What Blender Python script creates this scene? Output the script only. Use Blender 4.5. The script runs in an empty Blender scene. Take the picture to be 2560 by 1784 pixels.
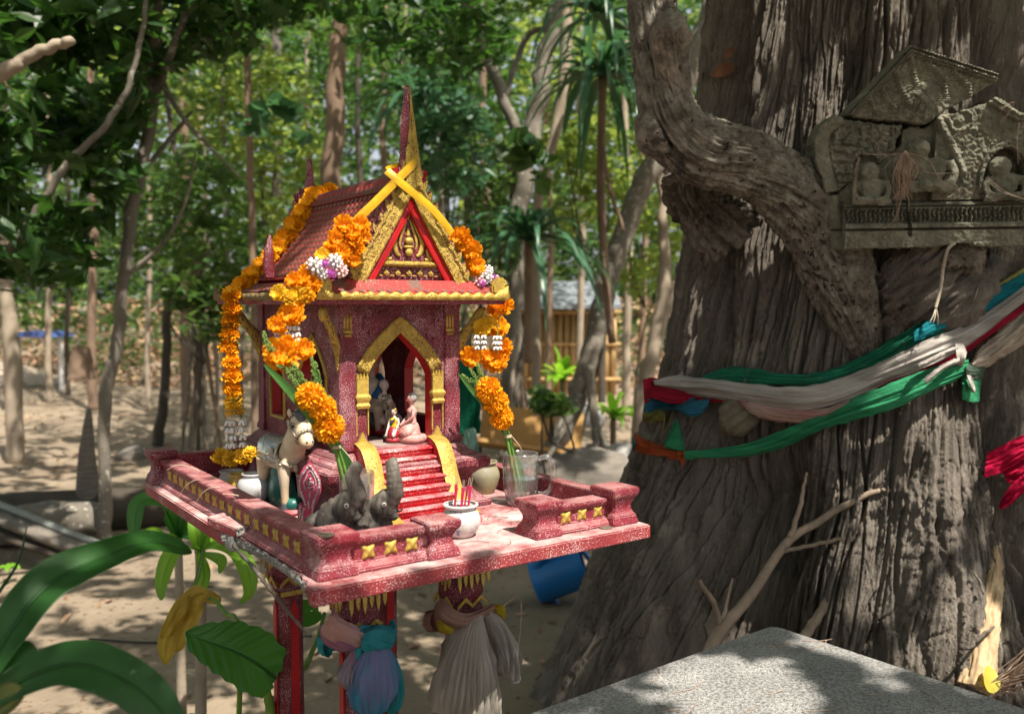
import bpy, bmesh, math, random
import numpy as np
from mathutils import Vector, Matrix, Quaternion
from mathutils.bvhtree import BVHTree
random.seed(7); RNG = np.random.default_rng(11)
R = math.radians
SC = bpy.context.scene
COL = SC.collection

# ---------------------------------------------------------------- camera
FPX, CX, CY = 2240.0, 1280.0, 892.0          # focal length and centre of the photograph in its own pixels
PITCH = R(3.32); CAMZ = 1.42; PT = 1.04      # camera height, height of the shrine platform
cd = bpy.data.cameras.new('camera'); cam = bpy.data.objects.new('camera', cd); COL.objects.link(cam)
cd.sensor_fit = 'HORIZONTAL'; cd.sensor_width = 36.0; cd.lens = 36.0 * FPX / 2560.0
cd.clip_start = 0.02; cd.clip_end = 400
cam.location = (0, 0, CAMZ); cam.rotation_euler = (math.pi / 2 - PITCH, 0, 0)
SC.camera = cam
cd.dof.use_dof = True; cd.dof.focus_distance = 1.72; cd.dof.aperture_fstop = (cd.lens / 1000) / 0.0080

# ---------------------------------------------------------------- world, sun, exposure
SUN_EL = R(60); SUN_AZ = (0.60, -0.80)       # horizontal direction towards the sun
SUN = Vector((SUN_AZ[0] * math.cos(SUN_EL), SUN_AZ[1] * math.cos(SUN_EL), math.sin(SUN_EL)))
W = bpy.data.worlds.new('World'); SC.world = W; W.use_nodes = True
nt = W.node_tree; nt.nodes.clear()
sky = nt.nodes.new('ShaderNodeTexSky'); sky.sky_type = 'NISHITA'; sky.sun_disc = False
sky.sun_elevation = SUN_EL; sky.sun_rotation = math.atan2(SUN_AZ[0], SUN_AZ[1])
sky.air_density = 1.0; sky.dust_density = 4.0; sky.ozone_density = 0.3
hs = nt.nodes.new('ShaderNodeHueSaturation'); hs.inputs['Saturation'].default_value = 0.42
bg = nt.nodes.new('ShaderNodeBackground'); bg.inputs['Strength'].default_value = 0.105
wo = nt.nodes.new('ShaderNodeOutputWorld')
nt.links.new(sky.outputs[0], hs.inputs['Color']); nt.links.new(hs.outputs[0], bg.inputs[0]); nt.links.new(bg.outputs[0], wo.inputs[0])
sd = bpy.data.lights.new('sun', 'SUN'); sun = bpy.data.objects.new('sun', sd); COL.objects.link(sun)
sd.energy = 5.0; sd.angle = R(0.53); sd.color = (1.0, 0.93, 0.82)
sun.rotation_euler = SUN.to_track_quat('Z', 'Y').to_euler()
vs = SC.view_settings; vs.view_transform = 'Standard'; vs.look = 'None'; vs.gamma = 1.0; vs.use_curve_mapping = False
vs.exposure = 0.95
SC.cycles.use_denoising = True; SC.cycles.max_bounces = 7; SC.cycles.transparent_max_bounces = 12
SC.cycles.transmission_bounces = 8; SC.cycles.diffuse_bounces = 3; SC.cycles.sample_clamp_indirect = 6
SC.cycles.caustics_reflective = False; SC.cycles.caustics_refractive = False

# ---------------------------------------------------------------- pixel -> place
cP, sP = math.cos(PITCH), math.sin(PITCH)
def ray(px, py):
    x = (px - CX) / FPX; y = -(py - CY) / FPX
    return np.array([x, cP + y * sP, -sP + y * cP])
CAM = np.array([0, 0, CAMZ])
def onz(px, py, z): r = ray(px, py); return CAM + r * (z - CAMZ) / r[2]
def atY(px, py, y): r = ray(px, py); return CAM + r * y / r[1]
def proj(p):
    q = np.asarray(p, float) - CAM; fy = q[1] * cP - q[2] * sP; uz = q[1] * sP + q[2] * cP
    return CX + FPX * q[0] / fy, CY - FPX * uz / fy
TH = R(35.673)                               # the shrine stands turned by this angle
SA = np.array([-0.26424, 1.17088, PT])       # front corner of its platform
UU = np.array([math.cos(TH), math.sin(TH), 0]); VV = np.array([-math.sin(TH), math.cos(TH), 0])
def loc(p): q = np.asarray(p, float) - SA; return np.array([q @ UU, q @ VV, q[2]])
def wor(l): return SA + UU * l[0] + VV * l[1] + np.array([0, 0, l[2]])
def lx(px, py, x): r = ray(px, py); return loc(CAM + r * ((x - (CAM - SA) @ UU) / (r @ UU)))
def ly(px, py, y): r = ray(px, py); return loc(CAM + r * ((y - (CAM - SA) @ VV) / (r @ VV)))
def lz(px, py, z): return loc(onz(px, py, z + PT))
def za(x, y): return 500 + .3875 * x, 180 + .3875 * y
def zb(x, y): return 500 + .3875 * x, 720 + .3875 * y
def z8(x, y): return 860 + .3484 * x, 1100 + .3484 * y
def z3(x, y): return 330 + .44 * x, 1080 + .44 * y
K = 2560 / 2296.
def pp(x, y): return x * K, y * K

# ---------------------------------------------------------------- numpy noise
_perm = RNG.permutation(256); _perm = np.concatenate([_perm, _perm, _perm])
_grad = RNG.normal(size=(256, 3)); _grad /= np.linalg.norm(_grad, axis=1)[:, None]
def noise(x, y, z=0.0):
    x, y, z = np.broadcast_arrays(np.asarray(x, float), np.asarray(y, float), np.asarray(z, float))
    xi = np.floor(x).astype(int); yi = np.floor(y).astype(int); zi = np.floor(z).astype(int)
    xf = x - xi; yf = y - yi; zf = z - zi
    u = xf * xf * xf * (xf * (xf * 6 - 15) + 10); v = yf * yf * yf * (yf * (yf * 6 - 15) + 10); w = zf * zf * zf * (zf * (zf * 6 - 15) + 10)
    def g(i, j, k):
        h = _perm[_perm[_perm[(xi + i) & 255] + ((yi + j) & 255)] + ((zi + k) & 255)] & 255
        G = _grad[h]
        return G[..., 0] * (xf - i) + G[..., 1] * (yf - j) + G[..., 2] * (zf - k)
    def L(a, b, t): return a + (b - a) * t
    return 1.7 * L(L(L(g(0,0,0), g(1,0,0), u), L(g(0,1,0), g(1,1,0), u), v), L(L(g(0,0,1), g(1,0,1), u), L(g(0,1,1), g(1,1,1), u), v), w)
def fbm(x, y, z=0.0, o=4, gain=.5):
    s = 0; a = 1
    for i in range(o):
        s = s + a * noise(x + 17.3 * i, y + 5.1 * i, z); x = x * 2.03; y = y * 2.03; z = z * 2.03; a *= gain
    return s

# ---------------------------------------------------------------- mesh builder
def catmull(pts, n):
    P = np.asarray(pts, float); m = len(P)
    if m == 2: t = np.linspace(0, 1, n)[:, None]; return P[0] * (1 - t) + P[1] * t
    out = []
    for s in np.linspace(0, m - 1 - 1e-9, n):
        i = int(s); t = s - i
        p0 = P[max(i - 1, 0)]; p1 = P[i]; p2 = P[i + 1]; p3 = P[min(i + 2, m - 1)]
        out.append(.5 * ((2 * p1) + (-p0 + p2) * t + (2 * p0 - 5 * p1 + 4 * p2 - p3) * t * t + (-p0 + 3 * p1 - 3 * p2 + p3) * t ** 3))
    return np.array(out)
def rot(ax, deg): return np.array(Matrix.Rotation(R(deg), 3, ax))
class M:
    def __init__(s): s.v = []; s.f = []; s.n = 0
    def raw(s, v, f):
        v = np.asarray(v, float).reshape(-1, 3); s.v.append(v)
        s.f += [tuple(i + s.n for i in q) for q in f]; s.n += len(v); return s
    def add(s, o, mat=None, off=(0, 0, 0), sc=1):
        v = np.concatenate(o.v) * sc
        if mat is not None: v = v @ np.asarray(mat).T
        return s.raw(v + np.asarray(off), o.f)
    def box(s, c, d, m=None, top=None):
        """box centred at c with size d; top = (sx, sy) scale of the upper face"""
        x, y, z = [k / 2 for k in d]; tx, ty = top or (1, 1)
        v = np.array([(-x,-y,-z),(x,-y,-z),(x,y,-z),(-x,y,-z),(-x*tx,-y*ty,z),(x*tx,-y*ty,z),(x*tx,y*ty,z),(-x*tx,y*ty,z)])
        if m is not None: v = v @ np.asarray(m).T
        return s.raw(v + np.asarray(c), [(0,3,2,1),(4,5,6,7),(0,1,5,4),(1,2,6,5),(2,3,7,6),(3,0,4,7)])
    def bb(s, a, b):
        a = np.minimum(a, b) if False else np.asarray(a, float); b = np.asarray(b, float)
        return s.box((a + b) / 2, np.abs(b - a))
    def prism(s, poly, o, ex, ey, ez):
        """2-d polygon in the frame (ex, ey) at o, extruded along ez"""
        P = np.asarray(poly, float); o, ex, ey, ez = map(lambda q: np.asarray(q, float), (o, ex, ey, ez)); n = len(P)
        a = o + P[:, :1] * ex + P[:, 1:] * ey
        return s.raw(np.concatenate([a, a + ez]), [tuple(range(n))[::-1], tuple(range(n, 2 * n))] + [(i, (i + 1) % n, (i + 1) % n + n, i + n) for i in range(n)])
    def tube(s, path, rad, n=8, seg=None, sq=None, cap=True, up=(0, 0, 1), rs=None):
        P = np.asarray(path, float)
        rad = np.atleast_1d(np.asarray(rad, float))
        if len(rad) == 1: rad = np.repeat(rad, len(P))
        if seg:
            rad = catmull(np.stack([rad] * 3, 1), seg)[:, 0]; P = catmull(P, seg)
        T = np.gradient(P, axis=0); T /= np.linalg.norm(T, axis=1)[:, None] + 1e-12
        u = np.asarray(up, float); u = u - T[0] * (u @ T[0])
        if np.linalg.norm(u) < 1e-3: u = np.array([1., .1, 0]) - T[0] * T[0][0]
        rings = []; a = np.linspace(0, 2 * math.pi, n, endpoint=False)
        sx, sy = sq or (1, 1)
        for i in range(len(P)):
            u = u - T[i] * (u @ T[i]); u /= np.linalg.norm(u); w = np.cross(T[i], u)
            rr = rad[i] * (1 if rs is None else rs(a, i / (len(P) - 1)))
            rings.append(P[i] + (np.cos(a) * rr * sx)[:, None] * u + (np.sin(a) * rr * sy)[:, None] * w)
        m = len(P); f = [(i*n+j, i*n+(j+1)%n, (i+1)*n+(j+1)%n, (i+1)*n+j) for i in range(m-1) for j in range(n)]
        if cap: f += [tuple(range(n))[::-1], tuple(range((m-1)*n, m*n))]
        return s.raw(np.concatenate(rings), f)
    def lathe(s, prof, c=(0, 0, 0), n=24, cap=True, wob=0):
        prof = np.asarray(prof, float); a = np.linspace(0, 2 * math.pi, n, endpoint=False); m = len(prof)
        v = np.stack([np.stack([r * np.cos(a) * (1 + wob * np.sin(3 * a + z * 60)), r * np.sin(a), np.full(n, z)], 1) for r, z in prof]).reshape(-1, 3) + np.asarray(c)
        f = [(i*n+j, i*n+(j+1)%n, (i+1)*n+(j+1)%n, (i+1)*n+j) for i in range(m-1) for j in range(n)]
        if cap: f += [tuple(range(n))[::-1], tuple(range((m-1)*n, m*n))]
        return s.raw(v, f)
    def ell(s, c, r, m=None, nu=14, nv=9):
        r = np.broadcast_to(np.asarray(r, float), (3,)); v = [(0, 0, -1)]
        for i in range(1, nv):
            t = math.pi * i / nv
            v += [(math.sin(t) * math.cos(2*math.pi*j/nu), math.sin(t) * math.sin(2*math.pi*j/nu), -math.cos(t)) for j in range(nu)]
        v.append((0, 0, 1)); v = np.array(v) * r
        if m is not None: v = v @ np.asarray(m).T
        f = [(0, 1+(j+1)%nu, 1+j) for j in range(nu)]
        f += [(1+i*nu+j, 1+i*nu+(j+1)%nu, 1+(i+1)*nu+(j+1)%nu, 1+(i+1)*nu+j) for i in range(nv-2) for j in range(nu)]
        k = 1 + (nv-2)*nu; f += [(k+j, k+(j+1)%nu, k+nu) for j in range(nu)]
        return s.raw(v + np.asarray(c), f)
    def grid(s, G, flip=False, closeu=False):
        G = np.asarray(G, float); h, w = G.shape[:2]
        f = []
        for i in range(h - 1):
            for j in range(w if closeu else w - 1):
                q = (i*w+j, i*w+(j+1)%w, (i+1)*w+(j+1)%w, (i+1)*w+j); f.append(q[::-1] if flip else q)
        return s.raw(G.reshape(-1, 3), f)
def fast_mesh(name, v, f4=None, f3=None, smooth=False):
    me = bpy.data.meshes.new(name); v = np.asarray(v, np.float32).reshape(-1, 3)
    f, k = (f4, 4) if f4 is not None else (f3, 3); f = np.asarray(f, np.int32).reshape(-1, k)
    me.vertices.add(len(v)); me.vertices.foreach_set('co', v.ravel())
    me.loops.add(f.size); me.loops.foreach_set('vertex_index', f.ravel())
    me.polygons.add(len(f)); me.polygons.foreach_set('loop_start', np.arange(0, f.size, k, dtype=np.int32))
    me.polygons.foreach_set('use_smooth', np.full(len(f), smooth)); me.update(calc_edges=True); return me
OFF = {}
def tag(o, label=None, cat=None, group=None, kind=None):
    if label: o['label'] = label
    if cat: o['category'] = cat
    if group: o['group'] = group
    if kind: o['kind'] = kind
    return o
def thing(name, label, cat, at=(0, 0, 0), rz=0.0, group=None, frame=(0, 0, 0)):
    """an Empty at the thing's base; its parts are given in coordinates whose point `frame` lies at the Empty"""
    o = bpy.data.objects.new(name, None); COL.objects.link(o); o.empty_display_size = .05
    o.location = at; o.rotation_euler = (0, 0, rz); OFF[o.name] = np.asarray(frame, float)
    return tag(o, label, cat, group)
def shrine_thing(name, label, cat, l, group=None): return thing(name, label, cat, wor(l), TH, group, l)
def obj(name, mb, mat, parent=None, smooth=False, bevel=0, at=None, rz=0, label=None):
    if isinstance(mb, M):
        me = bpy.data.meshes.new(name); me.from_pydata(np.concatenate(mb.v).tolist(), [], mb.f)
        bm = bmesh.new(); bm.from_mesh(me); bmesh.ops.recalc_face_normals(bm, faces=bm.faces)
        if bevel: bmesh.ops.bevel(bm, geom=[e for e in bm.edges if len(e.link_faces) == 2 and e.calc_face_angle(0) > .5], offset=bevel, segments=2, affect='EDGES', clamp_overlap=True)
        if smooth == 'auto' or bevel:
            for e in bm.edges:
                if len(e.link_faces) == 2 and e.calc_face_angle(0) > .7: e.smooth = False
        bm.to_mesh(me); bm.free()
        if smooth or bevel: me.polygons.foreach_set('use_smooth', [True] * len(me.polygons))
    else: me = mb
    if mat is not None and not me.materials: me.materials.append(mat)
    o = bpy.data.objects.new(name, me); COL.objects.link(o)
    if parent is not None:
        p = parent
        o.parent = p; off = OFF.get(p.name)
        if off is not None and at is None: o.location = -off; OFF[o.name] = np.zeros(3)
        elif at is not None: o.location = np.asarray(at) - (off if off is not None else 0); o.rotation_euler = (0, 0, rz); OFF[o.name] = np.zeros(3)
        else: OFF[o.name] = np.zeros(3)
    elif at is not None: o.location = at; o.rotation_euler = (0, 0, rz)
    if label: o['label'] = label
    return o
def fuse(mb, voxel, smooth=6):
    """overlapping volumes -> one continuous skin"""
    me = bpy.data.meshes.new('fuse'); me.from_pydata(np.concatenate(mb.v).tolist(), [], mb.f)
    bm = bmesh.new(); bm.from_mesh(me); bmesh.ops.recalc_face_normals(bm, faces=bm.faces); bm.to_mesh(me); bm.free()
    o = bpy.data.objects.new('fuse', me); COL.objects.link(o)
    m = o.modifiers.new('r', 'REMESH'); m.mode = 'VOXEL'; m.voxel_size = voxel
    m = o.modifiers.new('s', 'SMOOTH'); m.iterations = smooth; m.factor = .5
    dg = bpy.context.evaluated_depsgraph_get(); r = bpy.data.meshes.new_from_object(o.evaluated_get(dg))
    bpy.data.objects.remove(o); bpy.data.meshes.remove(me)
    r.polygons.foreach_set('use_smooth', [True] * len(r.polygons)); return r

# ---------------------------------------------------------------- materials
def rgb(c): return (c[0], c[1], c[2], 1)
def mat(name, c1, c2=None, sc=8.0, st=(1, 1, 1), det=5.0, lo=.35, hi=.65, rough=.8, metal=0.0, bump=0.0, bsc=60.0, bst=None,
        speck=None, dust=None, trans=None, coat=0.0, blotch=None, island=0.0, spec=.4, bdist=.01, sheen=0):
    """c1/c2 mixed by noise; speck=(colour, scale, threshold); blotch the same, softer; dust=(colour, amount) settles on upward faces"""
    m = bpy.data.materials.new(name); m.use_nodes = True; n = m.node_tree.nodes; l = m.node_tree.links; n.clear()
    out = n.new('ShaderNodeOutputMaterial'); b = n.new('ShaderNodeBsdfPrincipled'); b.inputs['Roughness'].default_value = rough
    b.inputs['Metallic'].default_value = metal; b.inputs['Specular IOR Level'].default_value = spec; b.inputs['Coat Weight'].default_value = coat
    tc = n.new('ShaderNodeTexCoord'); mp = n.new('ShaderNodeMapping'); mp.inputs['Scale'].default_value = st; l.new(tc.outputs['Object'], mp.inputs[0])
    def ntex(scale, src, detail=det, rg=.6):
        t = n.new('ShaderNodeTexNoise'); t.inputs['Scale'].default_value = scale; t.inputs['Detail'].default_value = detail; t.inputs['Roughness'].default_value = rg
        l.new(src, t.inputs['Vector']); return t.outputs['Fac']
    def ramp(fac, a, z):
        r = n.new('ShaderNodeMapRange'); r.inputs[1].default_value = a; r.inputs[2].default_value = z; l.new(fac, r.inputs[0]); return r.outputs[0]
    def mix(f, a, z):
        x = n.new('ShaderNodeMix'); x.data_type = 'RGBA'
        if isinstance(f, float): x.inputs['Factor'].default_value = f
        else: l.new(f, x.inputs['Factor'])
        for k, q in (('A', a), ('B', z)):
            s = [i for i in x.inputs if i.name == k and i.type == 'RGBA'][0]
            if isinstance(q, tuple): s.default_value = rgb(q)
            else: l.new(q, s)
        return [o for o in x.outputs if o.type == 'RGBA'][0]
    col = tuple(c1)
    if c2: col = mix(ramp(ntex(sc, mp.outputs[0]), lo, hi), tuple(c1), tuple(c2))
    if island:
        g = n.new('ShaderNodeNewGeometry'); h = n.new('ShaderNodeHueSaturation'); v = n.new('ShaderNodeMapRange'); v.inputs[3].default_value = 1 - island; v.inputs[4].default_value = 1 + island
        l.new(g.outputs['Random Per Island'], v.inputs[0]); l.new(v.outputs[0], h.inputs['Value'])
        v2 = n.new('ShaderNodeMapRange'); v2.inputs[3].default_value = .5 - island * .06; v2.inputs[4].default_value = .5 + island * .06
        mm = n.new('ShaderNodeMath'); mm.operation = 'FRACT'; m3 = n.new('ShaderNodeMath'); m3.operation = 'MULTIPLY'; m3.inputs[1].default_value = 7.31
        l.new(g.outputs['Random Per Island'], m3.inputs[0]); l.new(m3.outputs[0], mm.inputs[0]); l.new(mm.outputs[0], v2.inputs[0]); l.new(v2.outputs[0], h.inputs['Hue'])
        if isinstance(col, tuple): h.inputs['Color'].default_value = rgb(col)
        else: l.new(col, h.inputs['Color'])
        col = h.outputs[0]
    if blotch: col = mix(ramp(ntex(blotch[1], tc.outputs['Object'], 6.0, .7), blotch[2], blotch[2] + .08), col, tuple(blotch[0]))
    if dust:
        g = n.new('ShaderNodeNewGeometry'); sx = n.new('ShaderNodeSeparateXYZ'); l.new(g.outputs['Normal'], sx.inputs[0])
        up = ramp(sx.outputs['Z'], .3, .95); nn = ramp(ntex(dust[2] if len(dust) > 2 else 14, tc.outputs['Object'], 8.0, .7), .38, .62)
        mu = n.new('ShaderNodeMath'); mu.operation = 'MULTIPLY'; l.new(up, mu.inputs[0]); l.new(nn, mu.inputs[1])
        m2 = n.new('ShaderNodeMath'); m2.operation = 'MULTIPLY'; m2.inputs[1].default_value = dust[1]; l.new(mu.outputs[0], m2.inputs[0]); col = mix(m2.outputs[0], col, tuple(dust[0]))
    if speck:
        f = ntex(speck[1], tc.outputs['Object'], 2.0, .5); big = ntex(speck[1] / 34, tc.outputs['Object'], 2.0)
        ad = n.new('ShaderNodeMath'); ad.operation = 'MULTIPLY_ADD'; ad.inputs[1].default_value = .36; l.new(big, ad.inputs[0]); l.new(f, ad.inputs[2])
        col = mix(ramp(ad.outputs[0], speck[2] + .165, speck[2] + .205), col, tuple(speck[0]))
    if isinstance(col, tuple): b.inputs['Base Color'].default_value = rgb(col)
    else: l.new(col, b.inputs['Base Color'])
    if bump:
        mb_ = n.new('ShaderNodeMapping'); mb_.inputs['Scale'].default_value = bst or st; l.new(tc.outputs['Object'], mb_.inputs[0])
        bp = n.new('ShaderNodeBump'); bp.inputs['Strength'].default_value = bump; bp.inputs['Distance'].default_value = bdist
        l.new(ntex(bsc, mb_.outputs[0], 8.0, .65), bp.inputs['Height']); l.new(bp.outputs[0], b.inputs['Normal'])
    sh = b.outputs[0]
    if trans:
        t = n.new('ShaderNodeBsdfTranslucent'); t.inputs[0].default_value = rgb(trans[0]); mx = n.new('ShaderNodeMixShader'); mx.inputs[0].default_value = trans[1]
        if not isinstance(col, tuple) and len(trans) > 2:
            tm = n.new('ShaderNodeMix'); tm.data_type = 'RGBA'; tm.blend_type = 'MULTIPLY'; tm.inputs['Factor'].default_value = 1
            A_ = [i for i in tm.inputs if i.type == 'RGBA']; l.new(col, A_[0]); A_[1].default_value = rgb(trans[0]); l.new([o for o in tm.outputs if o.type == 'RGBA'][0], t.inputs[0])
        l.new(sh, mx.inputs[1]); l.new(t.outputs[0], mx.inputs[2]); sh = mx.outputs[0]
    l.new(sh, out.inputs[0]); return m
def glass(name, c=(.95, .98, .97), ior=1.45, rough=.02, solid=.05, film=.055):
    """part solid refraction, part thin clear wall that mirrors at grazing angles"""
    m = bpy.data.materials.new(name); m.use_nodes = True; n = m.node_tree.nodes; l = m.node_tree.links; b = n['Principled BSDF']; out = n['Material Output']
    b.inputs['Base Color'].default_value = rgb(c); b.inputs['Transmission Weight'].default_value = 1; b.inputs['IOR'].default_value = ior; b.inputs['Roughness'].default_value = rough
    t = n.new('ShaderNodeBsdfTransparent'); t.inputs[0].default_value = (.985, .992, .988, 1); g = n.new('ShaderNodeBsdfGlossy'); g.inputs['Roughness'].default_value = .10; lw = n.new('ShaderNodeLayerWeight'); lw.inputs[0].default_value = .35; fr = n.new('ShaderNodeMath'); fr.operation = 'MULTIPLY_ADD'; fr.inputs[1].default_value = .95; fr.inputs[2].default_value = .07; l.new(lw.outputs['Facing'], fr.inputs[0])
    m1 = n.new('ShaderNodeMixShader'); l.new(fr.outputs[0], m1.inputs[0]); l.new(t.outputs[0], m1.inputs[1]); l.new(g.outputs[0], m1.inputs[2]); m2 = n.new('ShaderNodeMixShader'); m2.inputs[0].default_value = solid; df = n.new('ShaderNodeBsdfDiffuse'); df.inputs[0].default_value = (.8, .84, .8, 1); m3 = n.new('ShaderNodeMixShader'); m3.inputs[0].default_value = film; l.new(m2.outputs[0], m3.inputs[1]); l.new(df.outputs[0], m3.inputs[2]); l.new(m1.outputs[0], m2.inputs[1]); l.new(b.outputs[0], m2.inputs[2]); l.new(m3.outputs[0], out.inputs[0])
    return m
SPK = (.50, .33, .35)
m_maroon = mat('maroon_paint', (.15, .008, .018), (.095, .007, .015), sc=20, speck=(SPK, 620, .61), bump=.5, bsc=260, bdist=.002, rough=.6, dust=((.50, .30, .29), .6, 22), blotch=((.07, .012, .015), 9, .64))
m_maroon2 = mat('worn_maroon_paint', (.21, .014, .026), (.13, .010, .02), sc=18, speck=(SPK, 560, .62), bump=.5, bsc=200, bdist=.002, rough=.6, dust=((.52, .30, .28), .6, 26), blotch=((.40, .17, .14), 16, .60))
m_red = mat('red_paint', (.52, .012, .025), (.40, .010, .02), sc=22, speck=((.72, .45, .42), 520, .60), bump=.3, bsc=150, bdist=.002, rough=.45, dust=((.72, .40, .40), .7, 30))
m_redin = mat('bright_red_paint', (.42, .008, .012), (.30, .006, .01), sc=15, rough=.4, bump=.2, bsc=120, bdist=.001)
m_tile = mat('red_tile_paint', (.36, .024, .018), (.23, .02, .018), sc=25, rough=.55, bump=.4, bsc=150, bdist=.002, blotch=((.15, .07, .05), 14, .53), speck=((.65, .35, .3), 400, .70))
m_gold = mat('gold_paint', (.52, .37, .075), (.38, .25, .05), sc=60, rough=.42, metal=.25, bump=.7, bsc=170, bdist=.003, speck=((.16, .03, .02), 330, .66))
m_goldr = mat('carved_gold', (.56, .40, .08), (.38, .26, .05), sc=60, rough=.42, metal=.25, bump=1.0, bsc=150, bdist=.007, speck=((.14, .02, .025), 330, .60))
m_slab = mat('platform_paint', (.20, .014, .022), (.28, .035, .035), sc=9, rough=.65, bump=.4, bsc=120, bdist=.002, speck=((.6, .45, .44), 420, .62), dust=((.66, .52, .50), .9, 9), blotch=((.42, .15, .09), 7, .63))
m_conc = mat('broken_concrete', (.38, .37, .34), (.20, .20, .19), sc=120, bump=1, bsc=180, bdist=.006, rough=.95, speck=((.6, .58, .54), 300, .62))
m_slat = mat('dirty_ridge_paint', (.15, .06, .05), (.24, .04, .04), sc=20, rough=.8, bump=.5, bsc=120, bdist=.003, blotch=((.10, .09, .04), 14, .55))
# ================================================================ the shrine table
def chip(mb, amp, seed=0): return mb
T = shrine_thing('shrine_table', 'maroon painted concrete shrine platform on four legs with low parapet and gold rosettes', 'altar table', (.31, .445, -PT))
TW, TD, TT = .622, .889, .023
# slab with a broken-away stretch on its left edge
mb = M(); ys = np.linspace(0, TD, 60)
def edge_in(y):   # how far the broken left edge is eaten away
    return .020 * max(0, 1 - ((y - .20) / .17) ** 2) ** .5 + .004 * float(noise(y * 60, 3.)) if .035 < y < .38 else 0
top = [(edge_in(y) if True else 0, y) for y in ys]
poly_t = [(TW, 0), (TW, TD)] + top[::-1]
n = len(poly_t); v = [(x, y, 0) for x, y in poly_t] + [((x + (.012 + .006 * float(noise(y * 45, 9.)) if 0.03 < y < .38 and x < .1 else .0)), y, -TT) for x, y in poly_t]
mb.raw(v, [tuple(range(n))[::-1], tuple(range(n, 2 * n))] + [(i, (i + 1) % n, (i + 1) % n + n, i + n) for i in range(n)])
slab = obj('slab', mb, m_slab, T, bevel=.0022)
mb = M()   # bare concrete where the edge broke off
G = []
for y in np.linspace(.036, .375, 70):
    e = edge_in(y); row = []
    for k, t in enumerate(np.linspace(0, 1, 9)):
        row.append((e + .012 * t - .0035 - .004 * float(fbm(y * 90, t * 5, 1.)) - .004 * math.sin(t * 3.14), y, .0006 - t * TT - (.001 if k == 8 else 0)))
    G.append(row)
mb.grid(G); obj('broken_edge', mb, m_conc, T)
# parapet
def mould(x0, x1, y0, y1, h, mb, step=.0):
    """a squat moulded pedestal"""
    cx, cy, w, d = (x0 + x1) / 2, (y0 + y1) / 2, x1 - x0, y1 - y0
    prof = [(1, 0), (1, .10), (.93, .16), (.93, .24), (.80, .32), (.74, .42), (.74, .56), (.82, .62), (.84, .68), (.93, .74), (1.0, .80), (1.02, .84), (1.02, .97), (1.0, 1)]
    v = []; f = []
    for s_, t in prof:
        dx = w / 2 - (1 - s_) * .035; dy = d / 2 - (1 - s_) * .035
        v += [(cx - dx, cy - dy, t * h), (cx + dx, cy - dy, t * h), (cx + dx, cy + dy, t * h), (cx - dx, cy + dy, t * h)]
    for i in range(len(prof) - 1): f += [(i*4+j, i*4+(j+1)%4, i*4+4+(j+1)%4, i*4+4+j) for j in range(4)]
    f += [(3, 2, 1, 0), tuple(len(v) - 4 + k for k in range(4))]; mb.raw(v, f)
POSTS = [(.020, .083, .030, .092, .062), (.196, .252, .030, .088, .056), (.396, .452, .030, .092, .060), (.556, .614, .022, .085, .064), (.004, .058, .850, .905, .072), (.566, .618, .83, .885, .06)]
for i, (x0, x1, y0, y1, h) in enumerate(POSTS):
    mb = M(); mould(x0, x1, y0, y1, h, mb); obj('parapet_post', mb, m_maroon2 if i < 4 else m_maroon, T, bevel=.0016)
def wall_run(p0, p1, w, h, name='parapet_wall'):
    """straight low wall from p0 to p1 (outer face on the right-hand side going p0->p1)"""
    p0 = np.array(p0, float); p1 = np.array(p1, float); d = p1 - p0; L = np.linalg.norm(d); d /= L; nn = np.array([d[1], -d[0]])
    prof = [(.012, 0), (.012, .10), (.008, .16), (.002, .26), (0, .30), (0, .74), (.004, .80), (.007, .86), (.007, 1), (-w - .004, 1), (-w - .004, .88), (-w, .8), (-w, 0)]
    mb = M(); v = []; k = len(prof)
    for t in (0, L):
        for a, z in prof: q = p0 + d * t + nn * a; v.append((q[0], q[1], z * h))
    mb.raw(v, [tuple(range(k)), tuple(range(k, 2 * k))[::-1]] + [(i, (i + 1) % k, (i + 1) % k + k, i + k) for i in range(k)])
    return obj(name, mb, m_maroon2, T, bevel=.0016)
wall_run((.075, .048), (.205, .048), .030, .050); wall_run((.445, .048), (.565, .046), .030, .047)
wall_run((.030, .858), (.030, .085), .028, .052)
wall_run((.575, .872), (.055, .872), .020, .062); wall_run((.598, .08), (.598, .84), .020, .048)
# rosettes on the parapets
def rosette():
    mb = M(); k = 7; G = []; s = .0105
    for i in range(9):
        row = []
        for j in range(9):
            u = (i - 4) / 4; w_ = (j - 4) / 4; c = abs(u * w_); q = 1 - .22 * (1 - max(abs(u), abs(w_))) * 0
            pin = 1 - .20 * (math.cos(u * math.pi / 2) if abs(w_) >= abs(u) else math.cos(w_ * math.pi / 2)) * max(abs(u), abs(w_))
            h = .0042 * (1 - max(abs(u), abs(w_)) ** 4) + .0012 * math.cos(u * 5) * math.cos(w_ * 5)
            row.append((u * s * pin * (1 + .12 * c), -h, w_ * s * pin * (1 + .18 * c)))
        G.append(row)
    mb.grid(G); me = bpy.data.meshes.new('rosette'); me.from_pydata(np.concatenate(mb.v).tolist(), [], mb.f)
    me.polygons.foreach_set('use_smooth', [True] * len(me.polygons)); me.materials.append(m_gold); return me
ROS = rosette()
for x, z in ((.105, .0265), (.141, .0275), (.176, .0265), (.470, .025), (.505, .0255), (.540, .026)):
    o = obj('rosette', ROS, None, T, at=(x, .0475, z)); o.rotation_euler = (0, random.uniform(-.1, .1), 0)
for k in range(17):
    o = obj('rosette', ROS, None, T, at=(.0295, .125 + .0425 * k, .027)); o.rotation_euler = (0, random.uniform(-.12, .12), -math.pi / 2); o.scale = (.95, .8, .92)
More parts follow.
